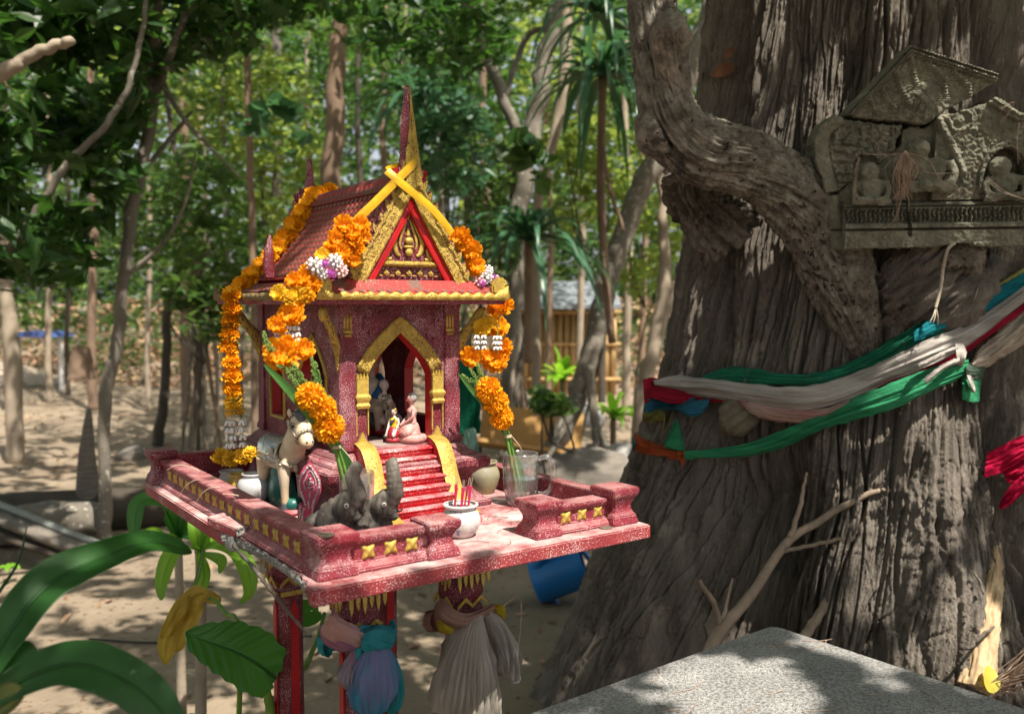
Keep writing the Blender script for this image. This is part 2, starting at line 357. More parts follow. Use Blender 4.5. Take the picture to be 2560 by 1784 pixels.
# legs: each with gold drops, chevrons and a collar on its two outer faces and a bright red stripe down the shaft
def leg(x, y, sx):
    mb = M(); prof = [(.042, -TT), (.042, -.126), (.040, -.152), (.034, -.176), (.031, -.179), (.034, -.183), (.034, -.193), (.026, -.200), (.0255, -.40), (.030, -.7), (.040, -1.04)]
    v = []; f = []
    for r_, z in prof:
        for a in range(8):     # chamfered square
            t = math.pi / 4 * a + math.pi / 8; q = r_ * .92 / max(abs(math.cos(t)), abs(math.sin(t))); v.append((x + q * math.cos(t) * 1.087, y + q * math.sin(t) * 1.087, z))
    for i in range(len(prof) - 1): f += [(i*8+j, i*8+(j+1)%8, i*8+8+(j+1)%8, i*8+8+j) for j in range(8)]
    f += [tuple(range(8))[::-1], tuple(len(v) - 8 + k for k in range(8))]; mb.raw(v, f)
    L = obj('leg', mb, m_maroon, T, bevel=.002)
    for ang in (0, -90):
        m_ = rot('Z', ang); c0 = np.array([x, y, 0])
        def put(nm, poly, o, ey, mt, th=-.003):
            mb = M(); mb.prism(poly, (0, 0, 0), (1, 0, 0), ey, (0, th, 0)); q = M(); q.add(mb, m_, c0 + m_ @ np.array(o)); obj(nm, q, mt, L)
        for k in range(6):
            ln = .034 if k % 2 == 0 else .026; w_ = .0042
            put('gold_drop', [(-w_, 0), (w_, 0), (w_ * .8, -ln * .6), (0, -ln), (-w_ * .8, -ln * .6)], [(k - 2.5) * .0125, -.0425, -.106], (0, .06, 1), m_gold)
        for k in (-1, 1): put('gold_chevron', [(-.016, -.012), (0, .003), (.016, -.012), (.016, -.004), (0, .011), (-.016, -.004)], [k * .0165, -.0390, -.163], (0, -.16, 1), m_gold)
        put('gold_collar', [(-.030, -.005), (.030, -.005), (.030, .004), (-.030, .004)], [0, -.0340, -.188], (0, 0, 1), m_gold)
        put('red_stripe', [(-.009, -.85), (.009, -.85), (.008, -.225), (0, -.205), (-.008, -.225)], [0, -.0262, 0], (0, .004, 1), m_redin)
for x_, y_ in ((.202, .29), (.416, .29), (.202, .60), (.416, .60)): leg(x_, y_, 1)
# the piece broken off the edge, lying on the platform; a smaller lump left on the edge; two coins
c = lz(*z3(575, 560), .001)
t = shrine_thing('broken_chunk', 'loose broken maroon chunk with raw grey end on the left platform rim', 'rubble', (c[0], c[1], 0))
mb = M(); mb.prism([(-.030, -.052), (.020, -.052), (.025, -.02), (.030, .03), (.012, .052), (-.028, .044)], (c[0] + .008, c[1] + .012, .0015), (math.cos(.2), math.sin(.2), 0), (-math.sin(.2), math.cos(.2), .05), (0, .0, .016))
obj('chunk_body', mb, m_slab, t, bevel=.0015)
mb = M(); G = [[(c[0] + .008 + math.cos(.2) * u + .0105, c[1] + .012 - .0535 - .004 * float(fbm(u * 90, z * 200, 2.)) + math.sin(.2) * u, .0020 + z) for z in np.linspace(0, .015, 8)] for u in np.linspace(-.030, .021, 22)]
mb.grid(G); obj('broken_face', mb, m_conc, t)
c = lx(*z3(545, 640), -.001)
mb = M(); mb.ell((0, 0, 0), (.009, .014, .013), None, 12, 9); v = mb.v[0]; mb.v[0] = v * (1 + .22 * noise(v[:, 0] * 120, v[:, 1] * 120, v[:, 2] * 120)[:, None])
o = obj('concrete_lump', mb, m_conc, None, at=wor((.004, c[1], -.012)), rz=TH); tag(o, 'small pale lump of bare concrete hanging at the crack in the platform edge', 'rubble')
m_coin = mat('old_coin', (.32, .28, .22), (.2, .17, .13), sc=300, metal=.6, rough=.5, bump=.5, bsc=500, bdist=.001)
for (px, py, z, lb) in ((*z3(1105, 585), .0625, 'dull coin lying on top of the front corner post of the parapet'), (*z8(1878, 628), .0005, 'dull coin lying on the platform rim below the right parapet rosettes')):
    q = lz(px, py, z); mb = M(); mb.lathe([(.0105, 0), (.0112, .0004), (.0112, .0016), (.0103, .002), (.0098, .0015), (.002, .0016)], n=28)
    tag(obj('coin', mb, m_coin, None, smooth='auto', at=wor((q[0], q[1], z))), lb, 'coin', 'coins left on the shrine platform')
# ================================================================ the spirit house
HY = .34; HX0, HX1 = .199, .441; HYB = .734; HM = .320
H = shrine_thing('spirit_house', 'small red and gold spirit house with steep gabled roof, pointed arches and front stairs', 'spirit house', (HM, .52, 0))
def frustum(mb, rects):
    """stack of rectangles (x0, x1, y0, y1, z)"""
    v = []; f = []
    for x0, x1, y0, y1, z in rects: v += [(x0, y0, z), (x1, y0, z), (x1, y1, z), (x0, y1, z)]
    for i in range(len(rects) - 1): f += [(i*4+j, i*4+(j+1)%4, i*4+4+(j+1)%4, i*4+4+j) for j in range(4)]
    f += [(3, 2, 1, 0), tuple(len(v) - 4 + k for k in range(4))]; mb.raw(v, f); return mb
def ex(o, z, f=0): return (HX0 - o, HX1 + o, HY - o + f, HYB + o, z)
mb = frustum(M(), [ex(.048, 0), ex(.048, .010), ex(.036, .016), ex(.022, .030), ex(.018, .045), ex(.020, .056), ex(.030, .066), ex(.044, .075), ex(.046, .079), ex(.046, .092), ex(.036, .097)])
obj('plinth', mb, m_maroon, H, bevel=.002)
mb = frustum(M(), [ex(.030, .0965), ex(.028, .101), ex(.016, .106), ex(.012, .114), ex(.004, .119), ex(-.002, .121)]); obj('wall_base', mb, m_maroon, H, bevel=.002)
# walls with pointed openings
def arch(cx, w, z0, zs, zp, k=10):
    """outline of a pointed opening from its bottom left up over the point and down"""
    L = [(cx - w, z0), (cx - w, zs - .012)]
    for t in np.linspace(0, 1, k):
        L.append((cx - w * (1 - t) ** 1.0 * (1 + .10 * math.sin(math.pi * t)) , zs - .012 + (zp - zs + .012) * (t ** .85)))
    Rr = [(2 * cx - x, z) for x, z in L[:-1]][::-1]; return L + Rr
DC = .317
door = arch(DC, .066, .121, .262, .330)
outer = [(HX0, .121), (HX0, .392), (HX1, .392), (HX1, .121)]
mb = M(); mb.prism([outer[0], outer[1], outer[2], outer[3]] + door[::-1], (0, HY, 0), (1, 0, 0), (0, 0, 1), (0, .020, 0)); obj('front_wall', mb, m_maroon, H)
def gold_strip(path, w, th, o, exx, ey, ez, nm='gold_trim', mt=None):
    """flat moulding following a 2-d path, with a raised rib on either side"""
    P = np.array(path, float); T_ = np.gradient(P, axis=0); T_ /= np.linalg.norm(T_, axis=1)[:, None]; N = np.stack([-T_[:, 1], T_[:, 0]], 1)
    prof = [(-.5, 0), (-.5, .8), (-.38, 1), (-.26, .6), (-.1, .55), (0, .8), (.1, .55), (.26, .6), (.38, 1), (.5, .8), (.5, 0)]
    o, exx, ey, ez = map(lambda q: np.asarray(q, float), (o, exx, ey, ez)); G = []
    for i in range(len(P)): G.append([o + exx * (P[i, 0] + N[i, 0] * w * a) + ey * (P[i, 1] + N[i, 1] * w * a) + ez * th * b for a, b in prof])
    mb = M(); mb.grid(G); return obj(nm, mb, mt or m_goldr, H, smooth=True)
A2 = arch(DC, .0765, .121, .272, .347, 12); i0 = 1
gold_strip(A2[i0:-i0], .025, .006, (0, HY, 0), (1, 0, 0), (0, 0, 1), (0, -1, 0), 'door_arch')
for s in (-1, 1):      # gold capitals, slim lines and lotus feet beside the door
    cx = DC + s * .0775; w = .0125
    mb = M(); frustum(mb, [(cx-w, cx+w, HY-.008, HY+.002, .196), (cx-w*1.1, cx+w*1.1, HY-.010, HY+.002, .202), (cx-w*.9, cx+w*.9, HY-.007, HY+.002, .206), (cx-w*1.15, cx+w*1.15, HY-.011, HY+.002, .214), (cx-w*1.15, cx+w*1.15, HY-.011, HY+.002, .218), (cx-w*.9, cx+w*.9, HY-.007, HY+.002, .222), (cx-w*.95, cx+w*.95, HY-.007, HY+.002, .248)])
    for k in range(4): a = cx - w + w / 4 + k * w / 2; mb.prism([(-w/4, 0), (w/4, 0), (0, .012)], (a, HY - .007, .248), (1, 0, 0), (0, 0, 1), (0, .008, 0))
    obj('door_capital', mb, m_gold, H, bevel=.0008)
    for q in (-.9, .9): mb = M(); mb.box((cx + q * w, HY - .002, .172), (.0022, .005, .048)); obj('gold_line', mb, m_gold, H)
    mb = M(); mb.prism([(-w, 0), (w, 0), (w, .012), (w*.5, .020), (0, .034), (-w*.5, .020), (-w, .012)], (cx, HY - .006, .121), (1, 0, 0), (0, 0, 1), (0, .007, 0)); obj('lotus_foot', mb, m_gold, H, bevel=.001)
    mb = M(); cx2 = DC + s * .105                         # tufts near the eave
    for k in range(3): mb.box((cx2 + (k - 1) * .006, HY - .002, .350), (.0042, .008, .026))
    mb.box((cx2, HY - .0025, .333), (.017, .009, .007)); mb.box((cx2, HY - .003, .326), (.013, .010, .004)); obj('wall_tuft', mb, m_gold, H, bevel=.0008)
# low relief bricks/steps on the front wall
for (x, z, w_, h_) in [(.228, .352, .018, .004), (.246, .344, .004, .02), (.262, .358, .026, .004), (.240, .318, .022, .004), (.258, .328, .004, .016), (.285, .366, .02, .004), (.350, .366, .02, .004), (.378, .358, .026, .004), (.392, .344, .004, .02), (.398, .318, .022, .004), (.376, .328, .004, .016), (.406, .352, .014, .004), (.232, .292, .016, .004), (.404, .292, .016, .004)]:
    mb = M(); mb.box((x, HY - .0008, z), (w_, .004, h_)); obj('relief_bar', mb, m_maroon, H)
def side_wall(x, inward):
    s1 = arch(.456, .058, .160, .262, .322, 8); poly = [(HY + .02, .121), (HY + .02, .392), (HYB, .392), (HYB, .121)]
    win = arch(.633, .034, .160, .250, .292, 8)
    # split at y=.545 so each half holds one opening
    for (a, b, op, z0) in ((HY + .0205, .545, s1, .160), (.545, HYB - .0005, win, .160)):
        cy = (a + b) / 2; k = len(op); mid = k // 2
        # two half panels around the opening, each a simple outline
        lh = [(a, .121), (a, .392), (op[mid][0], .392)] + [op[i] for i in range(mid, -1, -1)] + [(op[0][0], z0), (op[mid][0], z0), (op[mid][0], .121)]
        rh = [(b, .121), (b, .392), (op[mid][0], .392)] + [op[i] for i in range(mid, k)] + [(op[mid][0], z0), (op[mid][0], .121)]
        lh = [q for i, q in enumerate(lh) if i == 0 or np.hypot(q[0] - lh[i-1][0], q[1] - lh[i-1][1]) > 1e-5]
        rh = [q for i, q in enumerate(rh) if i == 0 or np.hypot(q[0] - rh[i-1][0], q[1] - rh[i-1][1]) > 1e-5]
        mb = M(); mb.prism(lh, (x, 0, 0), (0, 1, 0), (0, 0, 1), (inward * .018, 0, 0)); mb.prism(rh, (x, 0, 0), (0, 1, 0), (0, 0, 1), (inward * .018, 0, 0)); obj('side_wall', mb, m_maroon, H)
        # bright red lining
        P = np.array(op + [op[0]]); G = [[(x + inward * (-.0012), *(p_)), (x + inward * .0192, *(p_))] for p_ in (P - P.mean(0)) * .985 + P.mean(0)]
        G = [[np.array(q) for q in r_] for r_ in G]; mb = M(); mb.grid(G); obj('opening_lining', mb, m_redin, H)
        if inward > 0: gold_strip([(p_[0], p_[1]) for p_ in (P - P.mean(0)) * 1.06 + P.mean(0)], .007, .004, (x, 0, 0), (0, 1, 0), (0, 0, 1), (-1, 0, 0), 'window_frame', m_gold)
side_wall(HX0, 1); side_wall(HX1, -1)
P = np.array(door); G = [[(p_[0], HY - .001, p_[1]), (p_[0], HY + .021, p_[1])] for p_ in (P - [DC, .22]) * [.985, .992] + [DC, .22]]; mb = M(); mb.grid(G); obj('door_lining', mb, m_redin, H)
mb = M(); mb.bb((HX0 + .018, HYB - .018, .121), (HX1 - .018, HYB, .392)); obj('back_wall', mb, m_maroon, H)
mb = M(); mb.bb((HX0 + .018, HY + .02, .119), (HX1 - .018, HYB - .018, .1225)); obj('inner_floor', mb, mat('dusty_floor', (.20, .12, .10), (.32, .26, .23), sc=25, rough=.9), H)
mb = M(); mb.bb((HX0 + .004, HY + .004, .3925), (HX1 - .004, HYB - .004, .398)); obj('soffit_board', mb, m_maroon, H)
# columns at the corners, proud of the walls
for cx, cy in ((HX0 + .013, HY + .012), (HX1 - .013, HY + .012), (HX0 + .013, HYB - .013), (HX1 - .013, HYB - .013)):
    mb = M(); r_ = .0165; frustum(mb, [(cx-r_*1.2, cx+r_*1.2, cy-r_*1.2, cy+r_*1.2, .1212), (cx-r_*1.2, cx+r_*1.2, cy-r_*1.2, cy+r_*1.2, .130), (cx-r_, cx+r_, cy-r_, cy+r_, .138), (cx-r_, cx+r_, cy-r_, cy+r_, .372), (cx-r_*1.1, cx+r_*1.1, cy-r_*1.1, cy+r_*1.1, .378), (cx-r_*1.1, cx+r_*1.1, cy-r_*1.1, cy+r_*1.1, .3915)])
    obj('column', mb, m_maroon, H, bevel=.0015)
# stairs
S0, S1 = .250, .373; NS = 8
y_top, y_bot, zt = .322, .205, .1195
mb = M(); mb.bb((S0, y_top - .001, .1), (S1, HY + .001, .1205)); obj('door_sill', mb, m_red, H, bevel=.0015)
for k in range(NS):
    z1 = zt * (NS - k) / NS; z0 = zt * (NS - k - 1) / NS; y1 = y_top + .02; y0 = y_top - (y_top - y_bot) * (k + .3) / NS
    g = .0016 * k; mb = M(); mb.box(((S0 + S1) / 2, (y0 + y1) / 2, (z0 + z1) / 2), (S1 - S0 + g, y1 - y0, z1 - z0 - .0006)); mb.box(((S0 + S1) / 2, y0 + .002, z1 - .0032), (S1 - S0 + g + .0006, .0085, .0052))
    obj('step', mb, m_red, H, bevel=.0016)
for s, xa in ((-1, S0), (1, S1)):
    prof = [(HY - .001, 0), (HY - .001, .133), (.322, .131), (.304, .121), (.291, .103), (.280, .078), (.266, .052), (.248, .032), (.226, .018), (.196, .012), (.190, 0)]
    mb = M(); w_ = .027; xs = xa if s > 0 else xa - w_
    mb.prism(prof, (xs + (.0005 if s > 0 else -.0005), 0, 0), (0, 1, 0), (0, 0, 1), (w_, 0, 0)); obj('stair_cheek', mb, m_red, H, bevel=.002)
    pth = catmull(np.array([(y, z, 0) for y, z in prof[1:10]]), 32)[:, :2]
    G = []
    for i, (y, z) in enumerate(pth):
        b = 1 + .1 * math.sin(i * 1.1); G.append([(xs + w_ * .5 + a * (w_ * .5 + .002), y - .0016 * (1 - a * a) - .001 * b, z + .0048 * b * (1 - .55 * a * a)) for a in np.linspace(-1, 1, 9)])
    mb = M(); mb.grid(G); obj('gold_balustrade', mb, m_gold, H, smooth=True)
# brackets under the eaves
def bracket(x, y, dx, dy):
    d = np.array([dx, dy, 0]); d /= np.linalg.norm(d); pts = [(.002, .262), (.004, .285), (.010, .308), (.024, .330), (.040, .352), (.054, .376)]
    P = [np.array([x, y, 0]) + d * a + np.array([0, 0, z]) for a, z in pts]
    mb = M(); mb.tube(P, [.006, .009, .011, .010, .0085, .006], 8, 16, (1.0, .55), rs=lambda a, t: 1 + .12 * np.sin(a * 3 + t * 16)); obj('eave_bracket', mb, m_goldr, H, smooth=True)
    mb = M(); q = P[-1]; mb.ell(q + np.array([0, 0, -.012]) + d * .004, (.006, .006, .012)); obj('bracket_drop', mb, m_gold, H, smooth=True)
bracket(HX0 + .002, HY + .005, -.7, -.5); bracket(HX1 - .002, HY + .005, .95, -.35); bracket(HX0 + .002, HYB - .01, -1, .3); bracket(HX1 - .002, HYB - .01, 1, .3)
# eave slab, wavy gold fascia, skirt roof
EX0, EX1, EY0, EY1, EZ = .128, .512, .275, .800, .381
mb = frustum(M(), [(EX0 + .012, EX1 - .012, EY0 + .012, EY1 - .012, .3985 - .006 - .0115), (EX0 + .004, EX1 - .004, EY0 + .004, EY1 - .004, EZ), (EX0 + .0015, EX1 - .0015, EY0 + .0015, EY1 - .0015, .3995)]); obj('eave_slab', mb, m_maroon2, H)
def fascia(p0, p1, out, mt=m_gold, nm='wavy_fascia'):
    p0 = np.array(p0, float); p1 = np.array(p1, float); L = np.linalg.norm(p1 - p0); n = int(L / .0022); out = np.array(out, float); bot = []; mid = []; top = []; tp = []
    for i in range(n + 1):
        t = i / n; q = p0 + (p1 - p0) * t; u = t * L; fl = max(0, 1 - min(u, L - u) / .03) ** 1.5
        ww = .0022 * math.cos(2 * math.pi * u / .0245)
        bot.append(q + out * .001 + [0, 0, .0075]); mid.append(q + out * (.0046 + .001 * math.cos(2 * math.pi * u / .0245)) + [0, 0, .012]); top.append(q + out * .0035 + [0, 0, .0195 + ww + .016 * fl]); tp.append(q - out * .004 + [0, 0, .0195 + ww + .016 * fl])
    mb = M(); mb.grid([bot, mid, top, tp]); return obj(nm, mb, mt, H, smooth=True)
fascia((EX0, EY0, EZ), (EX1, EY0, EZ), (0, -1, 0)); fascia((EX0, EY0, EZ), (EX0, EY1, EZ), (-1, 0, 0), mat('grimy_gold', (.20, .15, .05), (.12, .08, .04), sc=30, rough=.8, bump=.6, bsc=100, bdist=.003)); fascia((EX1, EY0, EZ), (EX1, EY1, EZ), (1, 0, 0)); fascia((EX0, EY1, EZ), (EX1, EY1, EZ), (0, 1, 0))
GY0, GY1 = .302, .755                                     # the gable roof, front and back
mb = frustum(M(), [(EX0 + .003, EX1 - .003, EY0 + .003, EY1 - .003, .3996), (EX0 + .012, EX1 - .012, EY0 + .010, EY1 - .010, .4035), (.190, .446, GY0 - .004, GY1 + .012, .424)]); obj('skirt_roof', mb, m_tile, H)
# tiles
def tile_mesh(w, h, t):
    v = [(-w/2, 0, 0), (w/2, 0, 0), (w/2, -h*.55, t*.6), (0, -h, t*1.2), (-w/2, -h*.55, t*.6), (0, -h*.3, t*1.6), (0, 0, t*.6)]
    f = [(0, 4, 5, 6), (6, 5, 2, 1), (4, 3, 5), (5, 3, 2)]; me = bpy.data.meshes.new('tile'); me.from_pydata(v, [], f); me.materials.append(m_tile); return me
TM = tile_mesh(.0185, .018, .0022)
def put_tile(pos, ex_, ey_, par):
    ez_ = np.cross(ex_, ey_); mt = Matrix(((ex_[0], ey_[0], ez_[0], 0), (ex_[1], ey_[1], ez_[1], 0), (ex_[2], ey_[2], ez_[2], 0), (0, 0, 0, 1)))
    o = bpy.data.objects.new('roof_tile', TM); COL.objects.link(o); o.parent = par; o.matrix_local = Matrix.Translation(Vector(pos - OFF[par.name])) @ mt
OFF[H.name] = np.array([HM, .52, 0])
def slope_tiles(o, ax, up, nx, pitch, rows, rp, par, lim=None):
    o, ax, up = (np.array(q, float) for q in (o, ax, up)); up /= np.linalg.norm(up)
    for r_ in range(rows):
        for k in range(nx):
            u = (k + (.5 if r_ % 2 else 0)) * pitch
            if lim and not lim(u, r_): continue
            put_tile(o + ax * u + up * (r_ + .9) * rp + np.cross(ax, up) * .0004, ax, up, par)
slope_tiles((EX0 + .030, EY0 + .012, .4040), (1, 0, 0), (0, .027, .0205), 18, .0185, 2, .0125, H)
slope_tiles((EX0 + .012, EY1 - .03, .4040), (0, -1, 0), (.062, 0, .0205), 26, .0185, 4, .0145, H)
# upper roof: concave flank, on both sides
RZ = .606
def flank(t):   # t=0 ridge .. 1 eave; offset from the middle and height
    return .010 + .118 * (t ** 1.22), RZ - (RZ - .430) * (t ** .86)
NT = 16
for s in (-1, 1):
    G = []
    for i in range(NT + 1):
        a, z = flank(i / NT); G.append([(HM + s * a, GY0 + .012, z), (HM + s * a, GY1 - .006, z)])
    G2 = [[(p_[0] - s * .012, p_[1], p_[2] - .004) for p_ in r_] for r_ in G[::-1]]
    mb = M(); mb.grid(G + G2 + [G[0]]); obj('roof_flank', mb, m_tile, H, smooth='auto')
for r_ in range(14):
    t1 = (r_ + 1.0) / 14.6; t0 = t1 - .07; a0, z0 = flank(max(t0, .0)); a1, z1 = flank(t1)
    for s in (-1, 1):
        upv = np.array([-s * (a1 - a0), 0, z0 - z1]); upv /= np.linalg.norm(upv)
        ax = np.array([0, -1 if s < 0 else 1, 0.])
        ax = np.array([0, -1., 0]) if s < 0 else np.array([0, 1., 0])
        for k in range(22):
            y = GY0 + .030 + (k + (.5 if r_ % 2 else 0)) * .0192
            if y > GY1 - .025: continue
            if s > 0 and k > 4: continue
            nrm = np.cross(ax, upv); put_tile(np.array([HM + s * a0, y, z0]) + nrm * .0010, ax, upv, H)
mb = M(); mb.tube([(HM, GY0 + .01, RZ + .002), (HM, .53, RZ + .0005), (HM, GY1, RZ - .004)], [.011, .011, .011], 8, 12, (1, .9)); obj('ridge_beam', mb, m_slat, H, smooth='auto')
for s in (-1, 1): mb = M(); mb.bb((HM + s * .020 - .003, GY0 + .02, RZ - .020), (HM + s * .020 + .003, GY1 - .01, RZ - .013)); obj('ridge_rail', mb, m_slat, H)
# gables
def gable(y, sgn, rich):
    ey_ = (0, 0, 1); ez_ = (0, sgn, 0)
    mb = M(); mb.prism([(HM - .122, .425), (HM + .122, .425), (HM + .086, .470), (HM + .040, .540), (HM, .612), (HM - .040, .540), (HM - .086, .470)], (0, y - sgn * .010, 0), (1, 0, 0), ey_, (0, -sgn * .010, 0)); obj('pediment', mb, m_maroon, H)
    # two boards from the feet to the point, red inner rail, gold outer with flames
    ft = [(.116, .424), (.104, .446), (.078, .488), (.052, .532), (.028, .574), (.010, .610), (.003, .630)]
    for s in (-1, 1):
        pth = catmull(np.array([(s * a, z, 0) for a, z in ft]), 26)[:, :2]
        def strip(off, w, th, nm, mt, y0):
            T_ = np.gradient(pth, axis=0); T_ /= np.linalg.norm(T_, axis=1)[:, None]; N = np.stack([T_[:, 1], -T_[:, 0]], 1) * s
            prof = [(-.5, -.6), (-.5, .8), (-.36, 1), (-.24, .55), (0, .75), (.24, .55), (.36, 1), (.5, .8), (.5, -.6)]; G = []
            for i in range(len(pth)):
                g = 1 + .10 * math.sin(i * 2.0) * rich
                G.append([(HM + pth[i, 0] + N[i, 0] * (off + w * a), y0 + sgn * th * b * g, pth[i, 1] + N[i, 1] * (off + w * a)) for a, b in prof])
            mb = M(); mb.grid(G); return obj(nm, mb, mt, H, smooth='auto'), N
        _, N = strip(-.010, .028, .008, 'bargeboard', m_goldr if rich else m_maroon, y)
        strip(-.032, .015, .005, 'inner_board', m_redin if rich else m_maroon, y - sgn * .003)
        for i in range(2, 23, 2):          # flame teeth along the outer edge
            q = pth[i]; nn = N[i]; base = np.array([HM + q[0], y + sgn * .002, q[1]]) + np.array([nn[0], 0, nn[1]]) * .002
            L_ = .021 * (1.0 if i > 4 else .8) * (1 - .12 * (i % 4 == 0)); up = np.array([nn[0] * .75, 0, nn[1] * .75 + .66]); up /= np.linalg.norm(up); sd = np.cross(up, [0, 1, 0])
            pl_ = [(-.0075, -.006), (.0075, -.006), (.0085, .25 * L_), (.0050, .6 * L_), (.0015 * s, L_), (-.0045, .6 * L_), (-.0078, .25 * L_)]
            mb = M(); mb.prism(pl_, base - np.array([0, sgn * .006, 0]), sd, up, (0, sgn * .009, 0)); o = obj('flame_tooth', mb, m_maroon, H, bevel=.0008)
            if rich: mb = M(); mb.prism([(a * .62, b * .82) for a, b in pl_], base + np.array([0, sgn * .003, 0]), sd, up, (0, sgn * .0022, 0)); obj('flame_gilding', mb, m_goldr, H)
gable(GY0, -1, 1); gable(GY1, 1, 0)
# motif in the front pediment
py_ = GY0 + .009
def gold_blob(pts, r_, nm='pediment_motif', sq=.5):
    mb = M(); mb.tube([(HM + x, py_ - .001, z) for x, z in pts], r_, 8, 18, (sq, 1), up=(0, 1, 0)); return obj(nm, mb, m_gold, H, smooth=True)
for s in (-1, 1):
    gold_blob([(s * .002, .560), (s * .008, .540), (s * .018, .516), (s * .026, .500), (s * .028, .484), (s * .022, .470), (s * .016, .468)], [.0015, .004, .0045, .005, .005, .004, .002])
    gold_blob([(s * .003, .532), (s * .009, .516), (s * .014, .503), (s * .017, .488), (s * .014, .478)], [.001, .0028, .003, .0026, .001])
    gold_blob([(s * .050, .462), (s * .042, .468), (s * .039, .478), (s * .043, .488)], [.0048, .004, .003, .001]); gold_blob([(s * .058, .461), (s * .034, .4615)], [.0025, .003])
gold_blob([(0, .555), (0, .545), (0, .530)], [.001, .0055, .001]); gold_blob([(0, .517), (0, .510), (0, .503)], [.0008, .003, .0045])
mb = M(); mb.ell((HM, py_ - .003, .494), (.0085, .006, .0068)); mb.ell((HM, py_ - .002, .483), (.0105, .006, .0035)); mb.ell((HM, py_ - .003, .474), (.0075, .005, .0075)); obj('pediment_urn', mb, m_gold, H, smooth=True)
mb = M(); mb.bb((HM - .070, py_ - .008, .4475), (HM + .070, py_ + .002, .4575)); obj('pediment_band', mb, m_goldr, H, bevel=.002)
for k in range(7):
    x = HM + (k - 3) * .0225; mb = M(); mb.prism([(-.0055, 0), (0, -.0055), (.0055, 0), (0, .0055)], (x, py_ - .004, .4365), (1, 0, 0), (0, 0, 1), (0, .008, 0)); mb.ell((x, py_ - .0045, .4365), (.002, .002, .002), None, 8, 5); obj('diamond_stud', mb, m_gold, H)
    if k < 6: mb = M(); mb.ell((x + .0112, py_ - .002, .4315), (.005, .003, .0014), None, 8, 5); obj('dash_stud', mb, m_gold, H)
# spire over the front gable and stumps elsewhere
def spire(x, y, z0, L, w, lean, nm, mt_a, gild):
    G = []; n = 26
    for i in range(n + 1):
        t = i / n; cx = x + lean * math.sin(t * 2.2) * t; hw = w * ((1 - t) ** .75) * (1 + .0 * t) + .0028; th = .012 * (1 - t) + .004; z = z0 + L * t
        jag = .0016 * (1 if i % 2 else -1) * (1 - t) * (t < .6)
        G.append([(cx - hw - jag, y + th * .2, z), (cx - hw * .3, y - th * .5, z), (cx + hw * .4, y - th * .5, z), (cx + hw + jag, y, z), (cx + hw * .6, y + th * .6, z), (cx - hw * .6, y + th * .6, z)])
    mb = M(); mb.grid(G, closeu=True); o = obj(nm, mb, mt_a, H, smooth='auto')
    if gild:
        G = []
        for i in range(n + 1):
            t = i / n; cx = x + lean * math.sin(t * 2.2) * t; hw = w * ((1 - t) ** .75) + .0028; th = .012 * (1 - t) + .004; z = z0 + L * t
            a = -.75 + 1.35 * min(1, max(0, (t - .25) * 1.5)); G.append([(cx + hw * a, y - th * .52 - .0005, z), (cx + hw * (a + .95) / 2, y - th * .62 - .0035 * (1 + .3 * math.sin(i * 1.9)), z), (cx + hw * .96, y - th * .12 - .003, z)])
        mb = M(); mb.grid(G); obj('spire_gilding', mb, m_goldr, H, smooth=True)
        for i in range(13):      # small upright leaves stacked up the gilt side
            t = .02 + i * .052; cx = x + lean * math.sin(t * 2.2) * t; hw = w * ((1 - t) ** .75) + .0028; th = .012 * (1 - t) + .004; z = z0 + L * t; k_s = (1 - t) * .9 + .25
            for a_ in ((-.45, .45) if t < .38 else (.35,)):
                mb = M(); mb.prism([(-.0050 * k_s, 0), (.0050 * k_s, 0), (.0056 * k_s, .008), (.0008, .019 * k_s), (-.0056 * k_s, .008)], (cx + hw * a_, y - th * .62 - .0012, z), (1, 0, 0), (0, -.10, 1), (0, -.0030, 0)); obj('spire_leaf', mb, m_goldr, H, bevel=.0006)
spire(HM, GY0, .585, .180, .021, -.006, 'spire', m_maroon, True)
mb = M(); mb.tube([(HM, GY1 - .012, .590), (HM, GY1 - .010, .640), (HM, GY1 - .012, .660), (HM, GY1 - .010, .694)], [.019, .0185, .012, .0085], 4, None, (1, .7), rs=None); obj('rear_finial', mb, m_maroon, H, bevel=.001)
def horn(x, y, z, dx, dy, L, nm='corner_horn'):
    P = [(x, y, z), (x + dx * .30 * L, y + dy * .3 * L, z + .32 * L), (x + dx * .22 * L, y + dy * .22 * L, z + .62 * L), (x - dx * .05 * L, y, z + .86 * L), (x - dx * .05 * L, y, z + L)]
    mb = M(); mb.tube(P, [.010, .0105, .0085, .005, .0015], 8, 16, (1, .6)); obj(nm, mb, m_maroon, H, smooth=True)
horn(.193, .318, .438, .6, -.4, .085); horn(EX0 + .012, .512, .428, -.1, 0, .082); horn(.467, .345, .44, .3, 0, .080)
mb = M(); mb.prism([(-.016, 0), (.016, 0), (.020, .018), (.012, .030), (-.006, .034), (-.018, .016)], (EX1 - .014, EY0 + .003, .400), (1, 0, 0), (0, 0, 1), (0, .012, 0)); obj('corner_scroll', mb, m_gold, H, bevel=.003)
mb = M(); mb.prism([(-.016, 0), (.016, 0), (.018, .016), (.006, .034), (-.012, .030), (-.020, .018)], (EX0 + .014, EY0 + .003, .400), (1, 0, 0), (0, 0, 1), (0, .012, 0)); obj('corner_scroll', mb, m_gold, H, bevel=.003)
